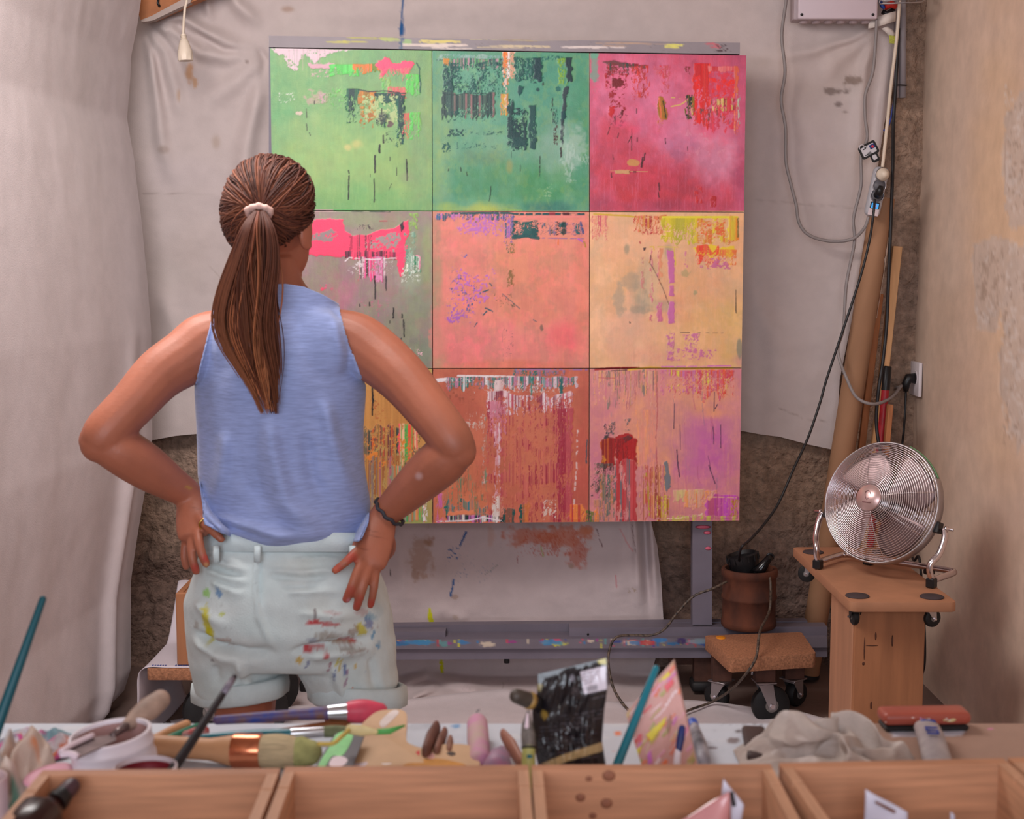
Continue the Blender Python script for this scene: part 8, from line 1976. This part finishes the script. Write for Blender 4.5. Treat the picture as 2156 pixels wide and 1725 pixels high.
MB().tube([s0 + (s1 - s0) * .30, s0 + (s1 - s0) * .42, s0 + (s1 - s0) * .50], [.0088, .0092, .0084], 20).obj('gold_collar', mat('gold_plastic', (150, 116, 60), .45, var=.3, vscale=120), pch)
cap_tube([s0 + (s1 - s0) * .48, s1], [.0082, .0074], 18).obj('cap', mat('dark_cap', (70, 60, 52), .5, var=.35, vscale=90), pch)
# ---- teal stick and painted canvas corner
stick('paint_brush', 'bright teal brush handle leaning against the small painted canvas', P(1381, 1408, 1.40), P(1284, 1650, 1.335), [.0036, .0042, .0050], m_teal, 'brush')
cv = Paint(1300, 1380, 1500, 1710, (206, 150, 140), 1.6)
for k in range(120):
    r = random.Random(1500 + k); x, y = r.uniform(1315, 1475), r.uniform(1395, 1700); l = r.uniform(14, 40); an = math.radians(r.gauss(-52, 9))
    cv.line([(x, y), (x + l * math.cos(an) * .5, y + l * math.sin(an) * .5 + r.uniform(-2, 2)), (x + l * math.cos(an), y + l * math.sin(an))], r.uniform(2, 8), r.choice([(222, 104, 60), (214, 120, 150), (222, 150, 170), (190, 160, 90), (232, 110, 50), (200, 110, 170), (206, 180, 140), (214, 70, 80), (232, 206, 206), (170, 160, 90)]), al=.92, jag=.3, brk=.15)
for pts in ([(1360, 1548), (1388, 1522), (1404, 1508), (1400, 1524), (1378, 1552), (1372, 1562)], [(1332, 1600), (1340, 1578), (1350, 1572), (1344, 1596)], [(1392, 1430), (1408, 1414), (1412, 1420), (1398, 1432)]): cv.poly(pts, (226, 204, 50), wob=2)
cv.poly([(1398, 1446), (1412, 1432), (1420, 1436), (1404, 1458)], (226, 90, 100), wob=2); cv.poly([(1402, 1530), (1410, 1505), (1416, 1520), (1408, 1548)], (150, 110, 90), wob=3, al=.8); cv.poly([(1362, 1590), (1370, 1580), (1374, 1605), (1366, 1612)], (206, 110, 190), wob=2)
cvs = thing('small_canvas', tuple(P(1420, 1690, 1.36)), 'small canvas with pink, orange and yellow streaks standing on its corner', 'canvas')
qc = [(1318, 1505), (1418, 1396), (1484, 1690), (1374, 1690)]
nq = 90; U, Vv = np.meshgrid(np.linspace(0, 1, nq), np.linspace(0, 1, nq))
XX = (qc[0][0] * (1 - U) + qc[1][0] * U) * (1 - Vv) + (qc[3][0] * (1 - U) + qc[2][0] * U) * Vv; YY = (qc[0][1] * (1 - U) + qc[1][1] * U) * (1 - Vv) + (qc[3][1] * (1 - U) + qc[2][1] * U) * Vv
Ycv = 1.40 - .035 * (YY - 1396) / 294
cf, rf = cv.sample(XX.ravel(), YY.ravel())
Vf = arrP(XX, YY, Ycv - .0006 * rf.reshape(nq, nq)).reshape(-1, 3)
F = quads(nq, nq)[:, ::-1].tolist(); n0 = len(Vf)
loop = list(range(nq)) + [r * nq + nq - 1 for r in range(1, nq)] + [(nq - 1) * nq + k for k in range(nq - 2, -1, -1)] + [r * nq for r in range(nq - 2, 0, -1)]
V = np.vstack([Vf, Vf[loop] + np.array([.002, .010, .001])]); cf = np.vstack([cf, np.tile(lin((220, 190, 190)), (len(loop), 1))])
for k in range(len(loop)): F.append((loop[k], loop[(k + 1) % len(loop)], n0 + (k + 1) % len(loop), n0 + k))
F.append(tuple(n0 + k for k in range(len(loop))))
mesh_obj('canvas_face', V, F, m_paint, cvs, colors=cf, fix=False, angle=50)
bw = thing('paint_brush', tuple(P(1424, 1650, 1.31)), 'small white-handled brush with a dark blue tip in front of the streaked canvas', 'brush')
cap_tube([P(1422, 1650, 1.315), P(1426, 1600, 1.322), P(1428, 1580, 1.326)], [.0030, .0034, .0030], 12).obj('handle', m_white, bw)
cap_tube([P(1429, 1580, 1.326), P(1433, 1556, 1.330), P(1436, 1534, 1.334)], [.0032, .0040, .0034], 12).obj('blue_tip', mat('navy_tip', (26, 40, 100), .4, var=.2, vscale=100), bw)
ct = thing('paint_tube', tuple(on(1475, 1600, .01)), 'squeezed grey metal paint tube with blue cap behind the streaked canvas', 'tube')
cap_tube([P(1478, 1606, 1.46), P(1472, 1570, 1.50), P(1462, 1536, 1.54)], [.0130, .0120, .0080], 16, flat=.7).obj('tube_body', mat('smeared_tube', (84, 84, 92), .4, var=.0, vscale=46, col2=(190, 186, 196)), ct)
cap_tube([P(1460, 1530, 1.548), P(1458, 1522, 1.555)], [.0065, .006], 12).obj('cap', mat('blue_cap', (50, 90, 190), .4), ct)
# ---- right side: dark slab, red block, grey tool
o = MB().box(P(1592, 1570, 1.52), (.026, .10, .011), Matrix.Rotation(-.10, 3, 'Z'), .004, 2).obj('sanding_block', mat('dark_brown_block', (62, 44, 42), .6, var=.15)); tag(o, 'dark brown block standing behind the grey-beige rag', 'block')
o.location.z = TBL + .0005
rbk = thing('squeegee', tuple(PZ(1936, 1532, TBL)), 'red-brown squeegee block spattered with paint lying by the rag', 'squeegee')
ra_, rb_ = PZ(1847, 1527, TBL), PZ(2028, 1524, TBL)
w_ = (rb_ - ra_).length; md_ = (ra_ + rb_) / 2; an = math.atan2(rb_.y - ra_.y, rb_.x - ra_.x)
RR_ = Matrix.Rotation(an, 3, 'Z')
hb = 34 * mpp(1510, md_.y)
md_.y -= .012
MB().box((md_.x, md_.y, TBL + .004 + hb * .58), (w_, .034, hb * .80), RR_, .006, 3).obj('squeegee_body', mat('red_brown_enamel', (168, 82, 66), .4, var=.10, vscale=14), rbk, angle=40)
MB().box((md_.x, md_.y, TBL + .0035), (w_ * .96, .030, .006), RR_, .002).obj('rubber_strip', m_dark, rbk, smooth=False)
for k in range(22):
    r = random.Random(1700 + k); x = r.uniform(-.45, .45) * w_; f = r.uniform(-.5, .8)
    mb = MB(); ball(mb, Vector((md_.x + x, md_.y - .0172 + (.0 if f < .45 else .006), TBL + .004 + hb * (.58 + .36 * f))), (r.uniform(.001, .005), .0006, r.uniform(.0008, .0022)), n=10); mb.obj('paint_fleck', mat('fleck_%d' % (k % 4), [(226, 200, 190), (222, 206, 150), (206, 150, 206), (230, 220, 214)][k % 4], .5), rbk)
gt = thing('scraper_tool', tuple(PZ(1965, 1600, TBL)), 'grey plastic scraper handle with a blue logo resting by the red-brown block', 'tool')
g0, g1 = PZ(1976, 1612, TBL + .012), PZ(1952, 1533, TBL + .016)
cap_tube([g0, g0 * .65 + g1 * .35 + Vector((0, 0, .002)), g0 * .3 + g1 * .7 + Vector((0, 0, .003)), g1], [.0155, .0150, .0150, .0145], 22, flat=.62, up=(1, 0, 0)).obj('handle', mat('grey_tool_plastic', (150, 140, 142), .45, var=.0, vscale=70, col2=(170, 160, 160)), gt)
gm = g0 * .42 + g1 * .58 + Vector((0, 0, .0125)); ga = (g1 - g0).normalized(); gs = ga.cross(Vector((0, 0, 1))).normalized()
RG = Matrix((gs, ga, gs.cross(ga))).transposed()
m_logo = mat('blue_logo', (40, 62, 140), .4)
for (u0, v0, uw, vw) in ((0, .009, .013, .0034), (0, 0, .013, .003), (0, -.009, .013, .0034), (-.0055, .0045, .003, .010), (.0055, -.0045, .003, .010)):
    MB().box(gm + RG @ Vector((u0, v0, .0018)), (uw, vw, .0012), RG, .0003).obj('logo_bar', m_logo, gt, smooth=False)
cap_tube([g1 + gs * -.004 + Vector((0, 0, .006)), g1 + gs * .006 + Vector((0, 0, .006))], [.004, .004], 10).obj('blue_end', m_logo, gt)
# ---- contents of the trays
bt2 = thing('amber_bottle', tuple(P(90, 1740, 1.16)), 'dark amber glass bottle with black cap lying in a pine tray', 'bottle')
m_amb = mat('amber_glass', (44, 18, 15), .22, var=.3, spec=.4)
v0, v1 = P(46, 1765, 1.115), P(120, 1688, 1.160); dv = (v1 - v0).normalized()
MB().tube([v0 - dv * .03, v0, v0 + (v1 - v0) * .55, v0 + (v1 - v0) * .78, v1], [.020, .021, .021, .012, .0075], 24).obj('glass_body', m_amb, bt2)
MB().tube([v1 - dv * .002, v1 + dv * .004, v1 + dv * .0045, v1 + dv * .010], [.0095, .0098, .0082, .0082], 20).obj('neck_ring', m_black, bt2, angle=40)
cap_tube([v1 + dv * .009, v1 + dv * .021], [.0082, .0076], 18).obj('cap', mat('dark_red_cap', (70, 44, 52), .4, var=.2), bt2)
m_sach = mat('white_film', (206, 200, 214), .3, var=.06, vscale=30); m_psach = mat('pink_gel_film', (206, 140, 140), .2, var=.1, coat=.4)
def sachet(label, pts, Y, m, th=.004, parent_thing=None, name='sachet'):
    q = [P(x, y, Y) for x, y in pts]; n_ = 14; V = []
    for j in range(n_):
        for i in range(n_):
            u, v = i / (n_ - 1), j / (n_ - 1)
            p = (q[0] * (1 - u) + q[1] * u) * (1 - v) + (q[3] * (1 - u) + q[2] * u) * v
            V.append(p + Vector((0, -th * math.sin(math.pi * u) * math.sin(math.pi * v) - .0012 * math.sin(7 * u + 5 * v), 0)))
    mb = MB().grid(V, n_, n_)
    if parent_thing is None:
        o = mb.obj(name, m, None, thick=.0012); return tag(o, label, 'sachet')
    return mb.obj(name, m, parent_thing, thick=.0012)
s1 = thing('sachet', tuple(P(1520, 1760, 1.15)), 'pink gel sachet with white film corner standing in the knotty tray', 'sachet')
sachet('', [(1523, 1640), (1566, 1694), (1548, 1790), (1505, 1780)], 1.165, m_sach, .003, s1, 'film_header')
sachet('', [(1430, 1730), (1536, 1666), (1540, 1790), (1430, 1800)], 1.150, m_psach, .012, s1, 'gel_pack')
MB().tube([P(1540, 1668, 1.1615), P(1546, 1698, 1.1605)], [(.0016, .0004)] * 2, 8).obj('hang_slot', m_dark, s1)
s2 = thing('sachet', tuple(P(1860, 1760, 1.16)), 'white film sachet with a dark hang slot standing in its tray', 'sachet')
sachet('', [(1822, 1662), (1910, 1710), (1906, 1800), (1816, 1800)], 1.165, m_sach, .004, s2, 'film_body')
MB().prism([P(x, y, 1.1605) for x, y in ((1844, 1687), (1886, 1708), (1884, 1714), (1843, 1692))], (0, .001, 0)).obj('hang_slot', mat('slot_brown', (120, 74, 56), .6), s2, smooth=False)
sachet('small white film corner poking up beside the slotted sachet', [(2002, 1710), (2008, 1716), (2012, 1790), (1996, 1790)], 1.15, m_sach, .001)
